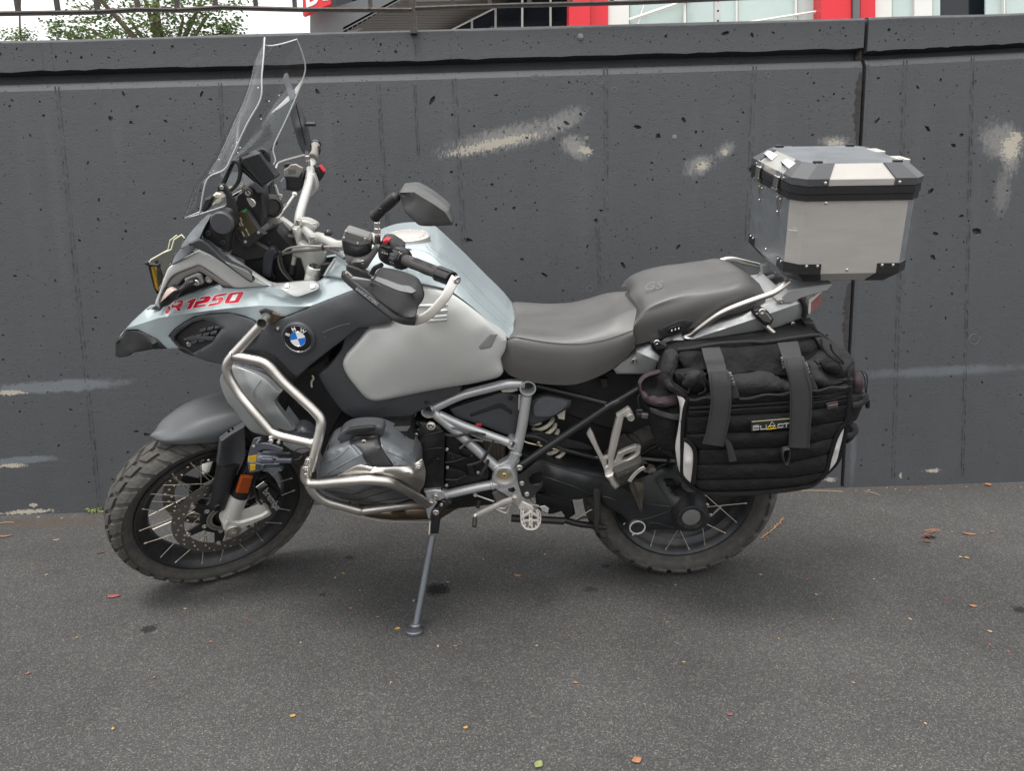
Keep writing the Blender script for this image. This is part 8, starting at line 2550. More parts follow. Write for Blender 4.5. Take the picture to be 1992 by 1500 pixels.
# corner guards: lid and base, wrapping each of the four corners
def quadpt(A,B,C,D,s,t):
    return (A*(1-s)+B*s)*(1-t)+(D*(1-s)+C*s)*t
def guards(rings,name,m_,frac_long,frac_short,off=.0028):
    cc = BK.G((ut0+ut1)/2,(rings[0][0]-BK.o).dot(BK.v),0)
    for ci in (1,3,5,7):       # chamfer faces: corner i..i+1
        i,j = ci,(ci+1) % 8
        h,k = (ci-1) % 8,(ci+2) % 8
        fl = frac_long if (h in (0,4)) else frac_short
        fk = frac_long if (j in (0,4)) else frac_short
        strips = []
        for rg in rings:
            a = rg[h]*fl + rg[i]*(1-fl)
            b = rg[k]*fk + rg[j]*(1-fk)
            strips.append([a,rg[i],rg[j],b])
        vs,fs = [],[]
        for st_ in strips:
            for p in st_:
                d = (p-cc)
                d = (d-BK.v*d.dot(BK.v))
                vs.append(p+d.normalized()*off+BK.v*(off*.6 if name == 'lid_corner' else -off*.4))
        for q in range(len(strips)-1):
            for s in range(3):
                fs.append((q*4+s,q*4+s+1,(q+1)*4+s+1,(q+1)*4+s))
        n0 = len(vs)
        back = []
        for st_ in strips:
            for p in st_:
                back.append(p-(p-cc).normalized()*.004)
        fs2 = [tuple(n0+x for x in f[::-1]) for f in fs]
        edge_ = []
        R0 = len(strips)
        loop = [s for s in range(4)]+[(q*4+3) for q in range(1,R0)]+[((R0-1)*4+s) for s in (2,1,0)]+[q*4 for q in range(R0-2,0,-1)]
        for x in range(len(loop)):
            a,b = loop[x],loop[(x+1) % len(loop)]
            edge_.append((a,n0+a,n0+b,b))
        o = mobj(name,vs+back,fs+fs2+edge_,m_,TC,25)
        import bmesh
        bm = bmesh.new()
        bm.from_mesh(o.data)
        bmesh.ops.recalc_face_normals(bm,faces=bm.faces)
        bm.to_mesh(o.data)
        bm.free()
        # rivets on the two wings
        for wing,f_ in ((h,fl),(k,fk)):
            base = i if wing == h else j
            nR = 2 if name == 'base_corner' else 1
            for z in range(nR):
                ff = f_*(.30+.5*z) if nR == 2 else f_*.80
                rg = rings[0] if name == 'lid_corner' else rings[-1]
                rg2 = rings[1] if name == 'lid_corner' else rings[-2]
                tt = .5 if name == 'lid_corner' else .22
                p = (rg[wing]*ff+rg[base]*(1-ff))*(1-tt)+(rg2[wing]*ff+rg2[base]*(1-ff))*tt
                nn = (BK.w if wing in (0,1) and base in (0,1) and {wing,base} == {0,1} else None)
                if {wing,base} == {0,1}:
                    MB().lathe(p+BK.w*.0034,BK.w,[(.0042,-.001),(.0040,.0012),(.002,.0022),(0,.0024)],14).build('rivet',CHROME,o,50)
                elif {wing,base} == {6,7}:
                    MB().lathe(p-BK.a*.0034,-BK.a,[(.0042,-.001),(.0040,.0012),(.002,.0022),(0,.0024)],14).build('rivet',CHROME,o,50)
                elif {wing,base} == {5,6}:
                    pass
guards([lid0,lid1,lid2],'lid_corner',CORN,.20,.17)
mid = octo(ub0+(ut0-ub0)*.14,ub1+(ut1-ub1)*.14,W,CHF,vb+(vt-vb)*.14)
guards([bot2,bot,mid],'base_corner',SEAL,.22,.17)
# small feet of the lid corners on top
for i in range(0,8,1):
    if i in (0,1,4,5):
        p = lid2[i]
        MB().box(p+BK.v*.003-BK.w*(.008 if i < 2 else -.008),BK.a*.011,BK.v*.003,BK.w*.006,.001).build('lid_pad',BLK,TC,30)
# rivets on the side sheet
for x,y in ((838,588),(1335,562),(1003,1115)):
    q = BK.P(*I_(x,y),W)
    MB().lathe(q,BK.w,[(.0042,-.001),(.0040,.0012),(.002,.0022),(0,.0024)],14).build('rivet',CHROME,TC,50)
# front face: hinges, clips, rope loops
fu = (ub0+ut0)/2-CHF
def fp(w,v,off=0.0):
    t = (v-vb)/(vt-vb)
    u = ub0+(ut0-ub0)*t-CHF
    return BK.G(u-off,v,w)
for w_ in (.075,-.075):
    h0 = fp(w_,vt-.01,.010)
    lat = MB().box(BK.G(ut0-CHF-.014,vt+.022,w_),BK.a*.003,BK.v*.020,BK.w*.015,.0015).build('latch',CHROME,TC,30)
    MB().cyl(BK.G(ut0-CHF-.014,vt+.006,w_-.02),BK.G(ut0-CHF-.014,vt+.006,w_+.02),.0055,.0055,14).build('latch_barrel',CHROME,lat,30)
    tri = [fp(w_-.022,vt-.008,.003),fp(w_+.022,vt-.008,.003),fp(w_+.010,vt-.035,.003),fp(w_,vt-.062,.003),fp(w_-.010,vt-.035,.003)]
    nn = (tri[1]-tri[0]).cross(tri[2]-tri[0])
    if nn.dot(-BK.a) < 0:
        tri = tri[::-1]
    MB().slab(tri,[p+BK.a*.0025 for p in tri],.0006).build('latch_plate',STEEL,lat,30)
    for dw_,dv_ in ((-.014,-.016),(.014,-.016),(0,-.052)):
        p = fp(w_+dw_,vt+dv_,.0035)
        MB().lathe(p,-BK.a,[(.0038,0),(.003,.0018),(0,.0022)],12).build('rivet',CHROME,lat,50)
    MB().box(BK.G(ut0-CHF-.010,vt+.046,w_),BK.a*.0025,BK.v*.009,BK.w*.016,.001).build('latch_hook',ALUD,lat,30)
    # triangular lashing eye on the front bevel of the lid
    a_,b_ = lid1[7]*.5+lid1[6]*.5,lid2[7]*.5+lid2[6]*.5
    up__ = (b_-a_).normalized()
    c_ = a_.lerp(b_,.50)+BK.w*w_*.92
    nrm_ = up__.cross(BK.w).normalized()
    if nrm_.dot(-BK.a) < 0:
        nrm_ = -nrm_
    t0_,t1_,t2_ = c_+BK.w*.030+up__*.004,c_-BK.w*.030+up__*.004,c_-up__*.016
    e_ = c_+nrm_*.018
    mb = MB()
    for s0_,s1_ in ((t0_,e_+BK.w*.008),(t1_,e_-BK.w*.008)):
        side = (s1_-s0_).normalized()
        bw = up__*.010
        q4 = [s0_-bw,s1_-bw*.7,s1_+bw*.7,s0_+bw]
        no = (q4[1]-q4[0]).cross(q4[3]-q4[0]).normalized()
        mb.slab(q4,[p-no*.002 for p in q4],.0004)
    q4 = [e_+BK.w*.009-up__*.007,e_-BK.w*.009-up__*.007,e_-BK.w*.009+up__*.007,e_+BK.w*.009+up__*.007]
    mb.slab(q4,[p-nrm_*.002 for p in q4],.0004)
    mb.build('lashing_eye',ALUD,TC,30)
for w_ in (-.11,.0,.11):
    p = fp(w_,vb+.018,.0)
    MB().lathe(p,-BK.a,[(.0038,0),(.003,.0018),(0,.0022)],12).build('rivet',CHROME,TC,50)
MB().box(BK.G(ut1+.010,vt+.078,-.06),BK.a*.014,BK.v*.005,BK.w*.028,.0015).build('lashing_eye',ALU,TC,30)
MB().box(BK.G(ut1+.010,vt+.078,.075),BK.a*.014,BK.v*.005,BK.w*.028,.0015).build('lashing_eye',ALU,TC,30)
# dent ring on the front corner sheet
MB().tube([BK.P(*I_(x,y),W-.012) for x,y in ((540,800),(585,806),(625,808),(655,800))],.0012,6).build('scratch_mark',CHROME,TC,80)

# ================================================================== SOFT SADDLEBAG
SB = thing('saddlebag','black fabric saddlebag with two webbing straps hanging over the rear wheel','bag',tuple(BK.P(*H_(900,1300),.30)))
STITCH = mat('seam_binding',(0.010,0.010,0.0105),0.9,bump=0.5,bscale=1200,spec=0.2)
# body volume behind everything
body,body_w = panel('bag_body',[H_(330,340,.22),H_(420,310,.22),H_(700,290,.22),H_(1000,258,.22),H_(1250,228,.22),H_(1450,205,.22),H_(1540,250,.24),H_(1640,330,.26),H_(1735,400,.27),H_(1745,520,.29),H_(1740,640,.30),H_(1700,800,.32),H_(1690,1000,.33),H_(1600,1200,.34),H_(1450,1330,.34),H_(1000,1420,.34),H_(600,1420,.33),H_(450,1330,.32),H_(390,1200,.31),H_(380,1000,.30),H_(400,800,.28),H_(330,700,.27),H_(275,620,.25),H_(270,500,.24)],CLOTH,SB,ctrl=[H_(900,420,.262),H_(900,600,.30),H_(600,420,.255),H_(1300,400,.26)],th=.14,r=.02,sp=.02)
# upper back wall, wrinkled
rngw = lambda: random.uniform(-.006,.006)
panel('bag_back',[H_(400,312,.235),H_(560,300,.235),H_(760,282,.235),H_(1040,262,.235),H_(1300,235,.235),H_(1440,215,.235),H_(1490,300,.25),H_(1430,420,.275),H_(1230,520,.30),H_(1000,490,.31),H_(800,510,.31),H_(600,470,.30),H_(440,470,.28),H_(385,380,.255)],CLOTH,SB,ctrl=[H_(500,380,.275),H_(560,420,.262),H_(700,380,.285),H_(820,400,.270),H_(930,360,.285),H_(1080,390,.268),H_(1200,340,.285),H_(1330,380,.265),H_(1380,300,.262)],th=.02,r=.006,sp=.012,ang=80)
MB().tube(catmull([BK.P(*q) for q in (H_(385,318,.238),H_(500,305,.242),H_(620,282,.24),H_(740,268,.238),H_(930,258,.242),H_(1060,258,.238),H_(1250,230,.242),H_(1450,206,.238),H_(1500,225,.238),H_(1530,255,.24))],6),.005,8).build('bag_hem',CLOTH2,SB,80)
# slumped roll top between the straps
panel('roll_top',[H_(600,560,.31),H_(700,530,.32),H_(820,505,.325),H_(920,498,.33),H_(1020,488,.33),H_(1120,505,.33),H_(1180,540,.325),H_(1260,570,.32),H_(1400,600,.325),H_(1440,640,.33),H_(1250,650,.345),H_(1050,665,.35),H_(880,692,.35),H_(640,700,.34)],CLOTH2,SB,ctrl=[H_(880,580,.358),H_(1000,590,.36),H_(1100,560,.345),H_(1150,620,.36),H_(780,600,.345),H_(1320,620,.340)],th=.04,r=.02,sp=.012,ang=80)
# collapsed ends of the roll: folded flaps
def fold(name,pl,ctrl_,m_=CLOTH2,r_=.008,th=.02):
    return panel(name,pl,m_,SB,ctrl=ctrl_,th=th,r=r_,sp=.010,ang=80)
fold('fold_left',[H_(305,345,.26),H_(350,328,.262),H_(385,345,.27),H_(382,430,.285),H_(345,500,.30),H_(340,560,.31),H_(400,610,.325),H_(460,640,.335),H_(475,690,.34),H_(420,680,.335),H_(320,630,.315),H_(275,570,.29),H_(268,480,.275),H_(285,400,.265)],[H_(310,480,.305),H_(350,590,.328),H_(330,400,.29)])
fold('fold_roll',[H_(365,500,.31),H_(430,488,.315),H_(540,478,.32),H_(600,500,.325),H_(612,560,.33),H_(590,620,.335),H_(545,655,.335),H_(480,640,.33),H_(430,590,.325),H_(380,560,.315)],[H_(500,530,.355),H_(560,580,.352),H_(440,520,.330)],CLOTH)
fold('fold_inner',[H_(450,520,.345),H_(500,490,.352),H_(560,490,.352),H_(545,540,.36),H_(520,590,.36),H_(470,610,.352),H_(430,590,.345)],[H_(500,540,.372)],CLOTH2,.006,.012)
for pl in (((385,355),(375,440),(345,505),(345,565),(410,615),(470,650)),((390,495),(450,540),(480,600),(470,640)),((600,500),(585,570),(600,630),(545,660)),((460,500),(500,520),(470,570),(430,590))):
    MB().tube(catmull([BK.P(*H_(*q),.338) for q in pl],6),.0032,8).build('fold_hem',CLOTH2,SB,80)
fold('fold_right',[H_(1440,225,.25),H_(1510,225,.25),H_(1600,275,.26),H_(1700,340,.27),H_(1742,400,.275),H_(1748,460,.285),H_(1720,520,.30),H_(1680,560,.31),H_(1560,540,.32),H_(1500,490,.315),H_(1480,440,.31),H_(1400,430,.30),H_(1500,330,.275)],[H_(1600,380,.305),H_(1650,470,.325),H_(1560,440,.30),H_(1540,320,.29),H_(1660,380,.285)])
fold('fold_right_lower',[H_(1390,425,.315),H_(1460,420,.32),H_(1500,480,.33),H_(1580,545,.335),H_(1735,540,.325),H_(1600,590,.345),H_(1480,610,.35),H_(1420,560,.345)],[H_(1500,550,.36)],CLOTH2)
fold('fold_right_roll',[H_(1500,430,.33),H_(1560,405,.335),H_(1620,415,.335),H_(1655,450,.33),H_(1640,500,.335),H_(1580,510,.34),H_(1520,480,.34)],[H_(1580,455,.355)],CLOTH)
for pl in (((1490,230),(1500,300),(1560,370),(1650,420)),((1560,270),(1580,330),(1650,400),(1660,430)),((1740,405),(1690,470),(1700,540),(1730,560)),((1480,440),(1500,490),(1590,545),(1735,545))):
    MB().tube(catmull([BK.P(*H_(*q),.33) for q in pl],6),.003,8).build('fold_hem',CLOTH2,SB,80)
# quilted front: horizontal baffles, each its own padded strip
front_L = [(480,700),(478,760),(470,860),(455,960),(455,1010)]
strips = [((478,695),(1245,650),(1705,600),(1700,655),(1245,715),(476,750),.352,.356),
          ((476,752),(1245,717),(1700,657),(1698,690),(1245,752),(474,790),.354,.357),
          ((474,792),(1245,754),(1698,692),(1700,740),(1250,800),(464,838),.355,.360),
          ((464,840),(1250,802),(1700,742),(1692,860),(1250,930),(456,972),.358,.372),
          ((456,974),(1250,932),(1692,862),(1675,880),(1590,1000),(1250,1065),(560,1090),(500,1030),(455,1000),.362,.376),
          ((560,1092),(1250,1067),(1588,1002),(1545,1120),(1250,1180),(540,1205),.366,.378),
          ((540,1207),(1250,1182),(1544,1122),(1520,1255),(1250,1300),(535,1318),.368,.378),
          ((535,1320),(1250,1302),(1518,1258),(1480,1310),(1380,1352),(1000,1392),(640,1402),(560,1392),(530,1360),.366,.374)]
for st_ in strips:
    pl,w0_,w1_ = [H_(*q) for q in st_[:-2]],st_[-2],st_[-1]
    xs_ = [p[0] for p in pl]
    ys_ = [p[1] for p in pl]
    cx_,cy_ = sum(xs_)/len(xs_),sum(ys_)/len(ys_)
    cts = [(cx_+dx_,cy_+(-dx_*.12),w1_+random.uniform(-.0015,.0015)) for dx_ in (-80,-40,0,40,80)]
    panel('quilted_strip',W3(pl,w0_),CLOTH,SB,ctrl=cts,th=.03,r=.004,sp=.011,sm=False,ang=60)
# stitched webbing row at the top edge
for (x0,y0,x1,y1) in ((480,702,700,690),(860,695,1245,652),(1420,632,1700,600)):
    P_ = [BK.P(*H_(x0+(x1-x0)*t,y0+(y1-y0)*t+8*math.sin(t*9)),.362) for t in np.linspace(0,1,12)]
    MB().tube(P_,.0035,8).build('bag_hem',CLOTH2,SB,80)
for pl in (((478,765),(700,755),(960,740),(1245,715)),((476,795),(700,790),(870,775),(1245,752)),((1425,680),(1560,668),(1700,640)),((1425,725),(1560,705),(1700,672))):
    MB().tube(catmull([BK.P(*H_(*q),.3605) for q in pl],5),.001,5).build('stitch_line',WEB,SB,80)
# bottom skirt
panel('bag_skirt',W3([H_(510,1350),H_(560,1398),H_(640,1408),H_(1000,1398),H_(1390,1356),H_(1500,1305),H_(1470,1350),H_(1380,1390),H_(1000,1438),H_(640,1440),H_(540,1410)],.352),CLOTH2,SB,th=.03,r=.004,sp=.014)
# side pocket at the front
panel('side_pocket',[H_(95,640,.25),H_(180,760,.26),H_(250,760,.27),H_(400,730,.30),H_(410,820,.31),H_(395,900,.31),H_(380,1000,.31),H_(375,1110,.31),H_(260,1080,.28),H_(215,1030,.27),H_(200,900,.26),H_(150,790,.255),H_(120,720,.25)],CLOTH,SB,ctrl=[H_(280,900,.305),H_(300,1000,.30),H_(250,830,.29)],th=.06,r=.012,sp=.012,ang=80)
panel('pocket_mouth',[H_(100,560,.225),H_(150,520,.23),H_(250,490,.24),H_(290,600,.275),H_(330,660,.29),H_(390,690,.30),H_(400,735,.305),H_(300,710,.285),H_(220,700,.27),H_(170,690,.262),H_(120,640,.25)],CLOTH,SB,ctrl=[H_(220,600,.235)],th=.02,r=.004,sp=.012,ang=80)
panel('pocket_collar',[H_(88,575,.25),H_(110,545,.245),H_(150,512,.24),H_(255,482,.24),H_(262,500,.245),H_(170,525,.245),H_(125,555,.25),H_(108,590,.258),H_(118,640,.266),H_(155,665,.275),H_(175,690,.28),H_(215,685,.285),H_(250,698,.29),H_(330,680,.30),H_(385,675,.31),H_(402,735,.312),H_(340,752,.31),H_(270,762,.30),H_(190,745,.285),H_(130,710,.27),H_(100,640,.258)],PURP,SB,ctrl=[H_(250,730,.312),H_(350,715,.318),H_(140,690,.285)],th=.012,r=.004,sp=.009,ang=80)
panel('pocket_strap',[H_(175,765,.292),H_(260,790,.305),H_(350,815,.316),H_(410,812,.32),H_(395,860,.322),H_(330,850,.318),H_(250,825,.305),H_(185,800,.292)],WEB,SB,th=.004,r=.001,sp=.012)
MB().tube(catmull([BK.P(*q) for q in (H_(95,660,.262),H_(82,700,.262),H_(92,760,.262),H_(98,800,.262))],5),.0016,6).build('draw_cord',BLK,SB,80)
MB().box(BK.P(*H_(95,785),.265),BK.a*.009,BK.v*.0045,BK.w*.005,.002).build('cord_lock',GLOSSBLK,SB,30)
# right end: pocket, cord
panel('end_pocket',[H_(1735,520,.27),H_(1780,480,.265),H_(1810,520,.265),H_(1825,590,.27),H_(1800,640,.28),H_(1740,660,.29),H_(1728,600,.285)],PURP,SB,ctrl=[H_(1775,570,.295)],th=.04,r=.008,sp=.009,ang=80)
panel('end_flap',[H_(1715,660,.30),H_(1740,665,.30),H_(1830,660,.28),H_(1832,700,.28),H_(1800,770,.285),H_(1760,860,.29),H_(1735,870,.30),H_(1750,900,.295),H_(1758,950,.295),H_(1740,1000,.295),H_(1690,1040,.31),H_(1685,900,.32),H_(1700,780,.315)],CLOTH,SB,ctrl=[H_(1745,760,.315)],th=.05,r=.006,sp=.010,ang=80)
for pl in (((1730,745),(1790,735),(1832,700),(1825,660)),((1690,980),(1735,970),(1755,935),(1735,890))):
    MB().tube(catmull([BK.P(*H_(*q),.315) for q in pl],5),.004,8,flat=(.009,.0015,BK.v)).build('webbing_loop',WEB,SB,60)
MB().tube(catmull([BK.P(*H_(*q),.29) for q in ((1745,480),(1790,478),(1835,500),(1845,560),(1838,640),(1850,700))],6),.0015,6).build('draw_cord',BLK,SB,80)
MB().tube(catmull([BK.P(*H_(*q),.29) for q in ((1800,485),(1825,540),(1830,640),(1852,720))],6),.0013,6).build('draw_cord',BLK,SB,80)
MB().cyl(BK.P(*H_(1850,695),.29),BK.P(*H_(1846,765),.29),.0055,.0058,14,.002).build('cord_lock',GLOSSBLK,SB,30)
# binding and reflective blades
panel('reflective_blade',[H_(388,680,.330),H_(430,690,.338),H_(448,712,.345),H_(430,770,.348),H_(415,850,.350),H_(408,1000,.350),H_(408,1150,.348),H_(412,1280,.346),H_(395,1230,.338),H_(378,1130,.335),H_(375,1060,.334),H_(395,940,.335),H_(410,820,.336),H_(405,740,.333)],REFL,SB,th=.008,r=.002,sp=.008)
panel('reflective_blade',[H_(440,1012,.362),H_(470,1040,.366),H_(500,1090,.370),H_(510,1130,.372),H_(505,1220,.372),H_(488,1340,.368),H_(455,1310,.364),H_(432,1270,.362),H_(432,1140,.362)],REFL,SB,ctrl=[H_(465,1180,.374)],th=.008,r=.002,sp=.007)
panel('reflective_blade',[H_(1668,908,.356),H_(1655,985,.356),H_(1630,1090,.358),H_(1605,1180,.358),H_(1548,1252,.360),H_(1560,1170,.362),H_(1580,1050,.362),H_(1612,965,.360)],REFL,SB,ctrl=[H_(1605,1080,.368)],th=.008,r=.002,sp=.008)
def bind(pl,ww,r_=.0052):
    MB().tube(catmull([BK.P(*H_(*q),ww) for q in pl],6),r_,10,flat=(r_,.0028,BK.a)).build('edge_binding',STITCH,SB,80)
bind([(470,690),(445,760),(428,880),(422,1000),(422,1150),(425,1290),(490,1370),(560,1408)],.358)
bind([(440,1005),(490,1045),(520,1100),(522,1200),(510,1350)],.374)
bind([(1712,600),(1705,700),(1690,860),(1640,930),(1600,1010),(1560,1140),(1530,1260),(1490,1310)],.366)
bind([(1700,660),(1695,850),(1672,980),(1640,1120),(1600,1200),(1530,1270)],.350)
# name patch
ptch = plate('name_patch',[H_(*q) for q in ((955,868),(1300,838),(1300,915),(952,944))],.381,.004,mat('patch_black',(0.015,0.015,0.013),0.6,bump=0.3,bscale=900),SB,.0008)
PW = .3818
MB().tube([BK.P(*H_(*q),PW) for q in ((957,872),(1240,848),(1298,842))],.0007,5).build('patch_border',mat('patch_border_gold',(0.42,0.38,0.22),0.6),ptch)
MB().tube([BK.P(*H_(*q),PW) for q in ((957,872),(954,940),(1240,918))],.0006,5).build('patch_border',WEB,ptch)
PLT = mat('patch_grey',(0.40,0.40,0.39),0.6)
PGD = mat('patch_yellow',(0.62,0.42,0.02),0.6)
def stroke(pl,m_,r_=.0014,closed=False,name='patch_stroke'):
    MB().tube([BK.P(*H_(*q),PW) for q in pl],r_,6,closed=closed,flat=(r_,.0008,BK.v) if not closed else None).build(name,m_,ptch,None)
stroke([(968,934),(1010,930),(1014,912),(968,916),(968,934)],PLT)
stroke([(968,918),(968,905),(1010,901),(1012,912)],PLT)
stroke([(1026,902),(1026,930),(1068,926),(1068,898)],PLT)
stroke([(1113,870),(1092,904),(1136,900)],PLT,.0012,True)
for tri_ in (((1091,904),(1072,930),(1110,926)),((1136,900),(1114,926),(1144,921)),((1092,905),(1135,901),(1112,925))):
    stroke(tri_,PGD,.0013,True)
stroke([(1160,892),(1200,888),(1196,912),(1156,916),(1160,892)],PLT)
stroke([(1206,886),(1246,882)],PLT)
stroke([(1226,885),(1222,912)],PLT)
# corner label
lab = plate('fabric_label',[H_(*q) for q in ((1530,733),(1618,714),(1624,760),(1540,780))],.366,.003,mat('label_dark',(0.035,0.035,0.05),0.7),SB,.0005)
o_ = BK.P(*H_(1545,752),.3666)
text('lettering','CORDURA',mat('label_orange',(0.55,0.25,0.06),0.6),lab,o_,BK.P(*H_(1612,738),.3666)-o_,BK.P(*H_(1542,735),.3666)-o_,.0050,bold=.03)
for k in range(2):
    plate('label_line',[H_(*q) for q in ((1545,762+k*9),(1614,748+k*9),(1615,751+k*9),(1546,765+k*9))],.3666,.0003,WEB,lab,0)
# straps
def strap(name,lst,hw_):
    """Flat webbing from (left px, right px, w) cross lines, thickness 2.5 mm."""
    L_l = catmull([BK.P(*H_(*q[0]),q[2]) for q in lst],6)
    R_l = catmull([BK.P(*H_(*q[1]),q[2]) for q in lst],6)
    V,FF = [],[]
    for a,b in zip(L_l,R_l):
        V += [a,a.lerp(b,.5)+BK.w*.0012,b,b-BK.w*.0028,a-BK.w*.0028]
    n_ = len(L_l)
    for i in range(n_-1):
        for k in range(5):
            FF.append((i*5+k,(i+1)*5+k,(i+1)*5+(k+1) % 5,i*5+(k+1) % 5))
    FF += [tuple(range(5)),tuple(range((n_-1)*5+4,(n_-1)*5-1,-1))]
    return mobj(name,V,FF,WEB,SB,50)
strap('webbing_strap',[((572,306),(712,300),.248),((590,380),(738,372),.300),((608,440),(755,435),.318),((620,500),(765,490),.335)],0)
strap('webbing_strap',[((622,482),(778,476),.372),((632,560),(795,556),.385),((642,650),(800,646),.390),((642,740),(800,738),.392),((622,880),(782,890),.391),((596,990),(752,1010),.390),((578,1040),(740,1062),.389)],0)
strap('webbing_strap',[((1156,266),(1310,252),.248),((1180,340),(1332,330),.290),((1200,400),(1345,390),.315)],0)
strap('webbing_strap',[((1198,376),(1356,370),.365),((1215,450),(1378,440),.380),((1240,540),(1405,535),.388),((1252,640),(1420,635),.391),((1252,800),(1418,800),.392),((1248,940),(1408,945),.391),((1242,1070),(1402,1072),.390)],0)
for lns in (((645,500),(655,650),(655,740),(635,880),(594,1036)),((765,496),(783,560),(787,740),(768,890),(727,1052)),((1222,400),(1262,640),(1264,800),(1255,1060)),((1342,392),(1405,640),(1404,800),(1390,1062))):
    MB().tube(catmull([BK.P(*H_(*q),.3935 if q[1] > 560 else .384) for q in lns],6),.0006,5).build('stitch_line',BLK,SB,80)
strap('strap_tail',[((740,1020),(765,1005),.386),((760,1060),(800,1040),.384),((775,1120),(822,1100),.382),((785,1182),(842,1170),.380)],0)
MB().tube(catmull([BK.P(*H_(*q),.384) for q in ((1240,1070),(1200,1080),(1192,1120),(1205,1180),(1225,1182),(1242,1130),(1240,1072))],6),.002,8,flat=(.0100,.0012,BK.w)).build('strap_tail',WEB,SB,60)
# ladder buckles
for pl,ww in ((((782,500),(802,496),(832,580),(812,590)),.368),(((1368,425),(1385,420),(1408,500),(1392,512)),.37),(((1185,385),(1200,380),(1215,460),(1202,470)),.36)):
    bk_ = plate('ladder_buckle',[H_(*q) for q in pl],ww,.008,mat('buckle_grey',(0.11,0.11,0.112),0.4),SB,.0015)
    for t in (.2,.5,.8):
        a,b = Vector(H_(*pl[0])+(0,)).lerp(Vector(H_(*pl[3])+(0,)),t),Vector(H_(*pl[1])+(0,)).lerp(Vector(H_(*pl[2])+(0,)),t)
        MB().tube([BK.P(a.x,a.y,ww+.002),BK.P(b.x,b.y,ww+.002)],.0016,6).build('buckle_bar',GREYL,bk_)
panel('strap_anchor',W3([H_(805,590),H_(830,585),H_(855,640),H_(862,690),H_(805,695)],.360),WEB,SB,th=.004,r=.001)
panel('strap_anchor',W3([H_(1400,515),H_(1420,520),H_(1462,605),H_(1460,625),H_(1422,630)],.360),WEB,SB,th=.004,r=.001)

# ================================================================== LITTER AND WEEDS
def leaf(px,py,L,Wd,ang,m_,label,group,cat='leaf',curl=.5,name='fallen_leaf'):
    c = gpt(px,py)
    d = Vector((math.cos(ang),math.sin(ang),0))
    e = Vector((-d.y,d.x,0))
    V,FF = [],[]
    K = 7
    ph = random.uniform(.5,1)
    for k in range(K):
        t = k/(K-1)
        hw_ = Wd*.5*math.sin(math.pi*min(1,t*.94+.06))**.8*(1+.12*random.uniform(-1,1))
        z = .003+curl*L*.22*(t-.5)**2*4*ph
        V += [c+d*(t-.5)*L+e*hw_+Vector((0,0,z+hw_*.5*curl)),c+d*(t-.5)*L+Vector((0,0,z-.0005)),c+d*(t-.5)*L-e*hw_+Vector((0,0,z+hw_*.35*curl))]
    for k in range(K-1):
        for q in range(2):
            FF.append((k*3+q,k*3+q+1,k*3+q+4,k*3+q+3))
    o = mobj(name,V,FF,m_,None,80,origin=c)
    s = o.modifiers.new('thickness','SOLIDIFY')
    s.thickness = .0006
    return tag(o,label,cat,group)
GL = 'fallen leaves scattered on the asphalt'
leaf(222,1162,.038,.020,.2,LEAFR,'crimson curled leaf on the asphalt below the front wheel',GL)
leaf(196,1077,.034,.008,.5,LEAFB,'dark red leaf strip left of the front tyre',GL)
leaf(774,1225,.016,.014,.4,LEAFY,'round yellow leaf left of the side stand foot',GL)
leaf(1007,1122,.024,.014,-.4,LEAFO,'orange leaf on the asphalt below the gear lever',GL)
leaf(1239,1482,.024,.017,.4,LEAFO,'orange leaf at the bottom edge right of centre',GL)
leaf(1048,1490,.024,.017,1.0,LEAFG,'yellow green leaf at the bottom edge of the asphalt',GL)
leaf(1893,1181,.022,.012,-.2,LEAFO,'bright orange leaf at the right edge of the asphalt',GL)
leaf(1881,1087,.016,.010,-.8,LEAFY,'small yellow leaf right of the dark leaf clump',GL)
leaf(1922,945,.030,.022,.2,LEAFO,'crumpled orange leaf against the foot of the wall at the right',GL,curl=1.0)
leaf(1886,1041,.045,.012,-.35,LEAFO,'long rusty leaf sprig right of the dark leaf clump',GL)
leaf(1930,1037,.016,.009,0,LEAFR,'small red leaf right of the long rusty sprig',GL)
leaf(1314,1140,.012,.007,.9,LEAFG,'small green leaf below the rear tyre',GL)
leaf(55,1312,.012,.007,1,LEAFR,'small red leaf far left in the foreground',GL)
leaf(570,1395,.014,.010,.3,LEAFY,'small yellow leaf in the left foreground',GL)
leaf(906,1418,.012,.008,.5,LEAFY,'pale yellow leaf in the middle foreground',GL)
leaf(110,1052,.022,.006,.4,LEAFT,'pale dry blade on the asphalt near the wall at the left',GL)
leaf(10,1045,.05,.010,.2,LEAFO,'rusty stalk at the left edge by the wall',GL)
FRAG = ('tan','orange','yellow','tan','red')
rs = random.Random(5)
spots = [(652,1126),(682,1185),(668,1117),(871,1134),(1042,1152),(852,1259),(886,1259),(735,1202),(1044,1258),(1106,1238),(1588,1158),(1592,1212),(1620,1206),(1770,1206),(1842,1166),(1868,1085),(1298,1212),(1515,1244),(1925,1230),(1962,1270),(1480,1120),(1812,990),(1852,1036),(1700,1128),(1570,1128),(360,1186),(410,1250),(150,1242),(90,1120),(480,1205),(585,1252),(1120,1330),(1330,1290),(1660,1330),(1420,1392),(760,1330),(300,1320),(220,1420),(1800,1410),(1925,1256),(700,1150),(1540,965),(1770,955),(1725,950),(1800,951),(1880,948),(940,1090),(1060,1080),(120,1010),(180,1006),(1535,956),(1590,957),(1665,956),(1742,953),(1785,952),(1830,953),(1955,950),(1985,949),(1690,955),(40,1012),(75,1008),(145,1004)]
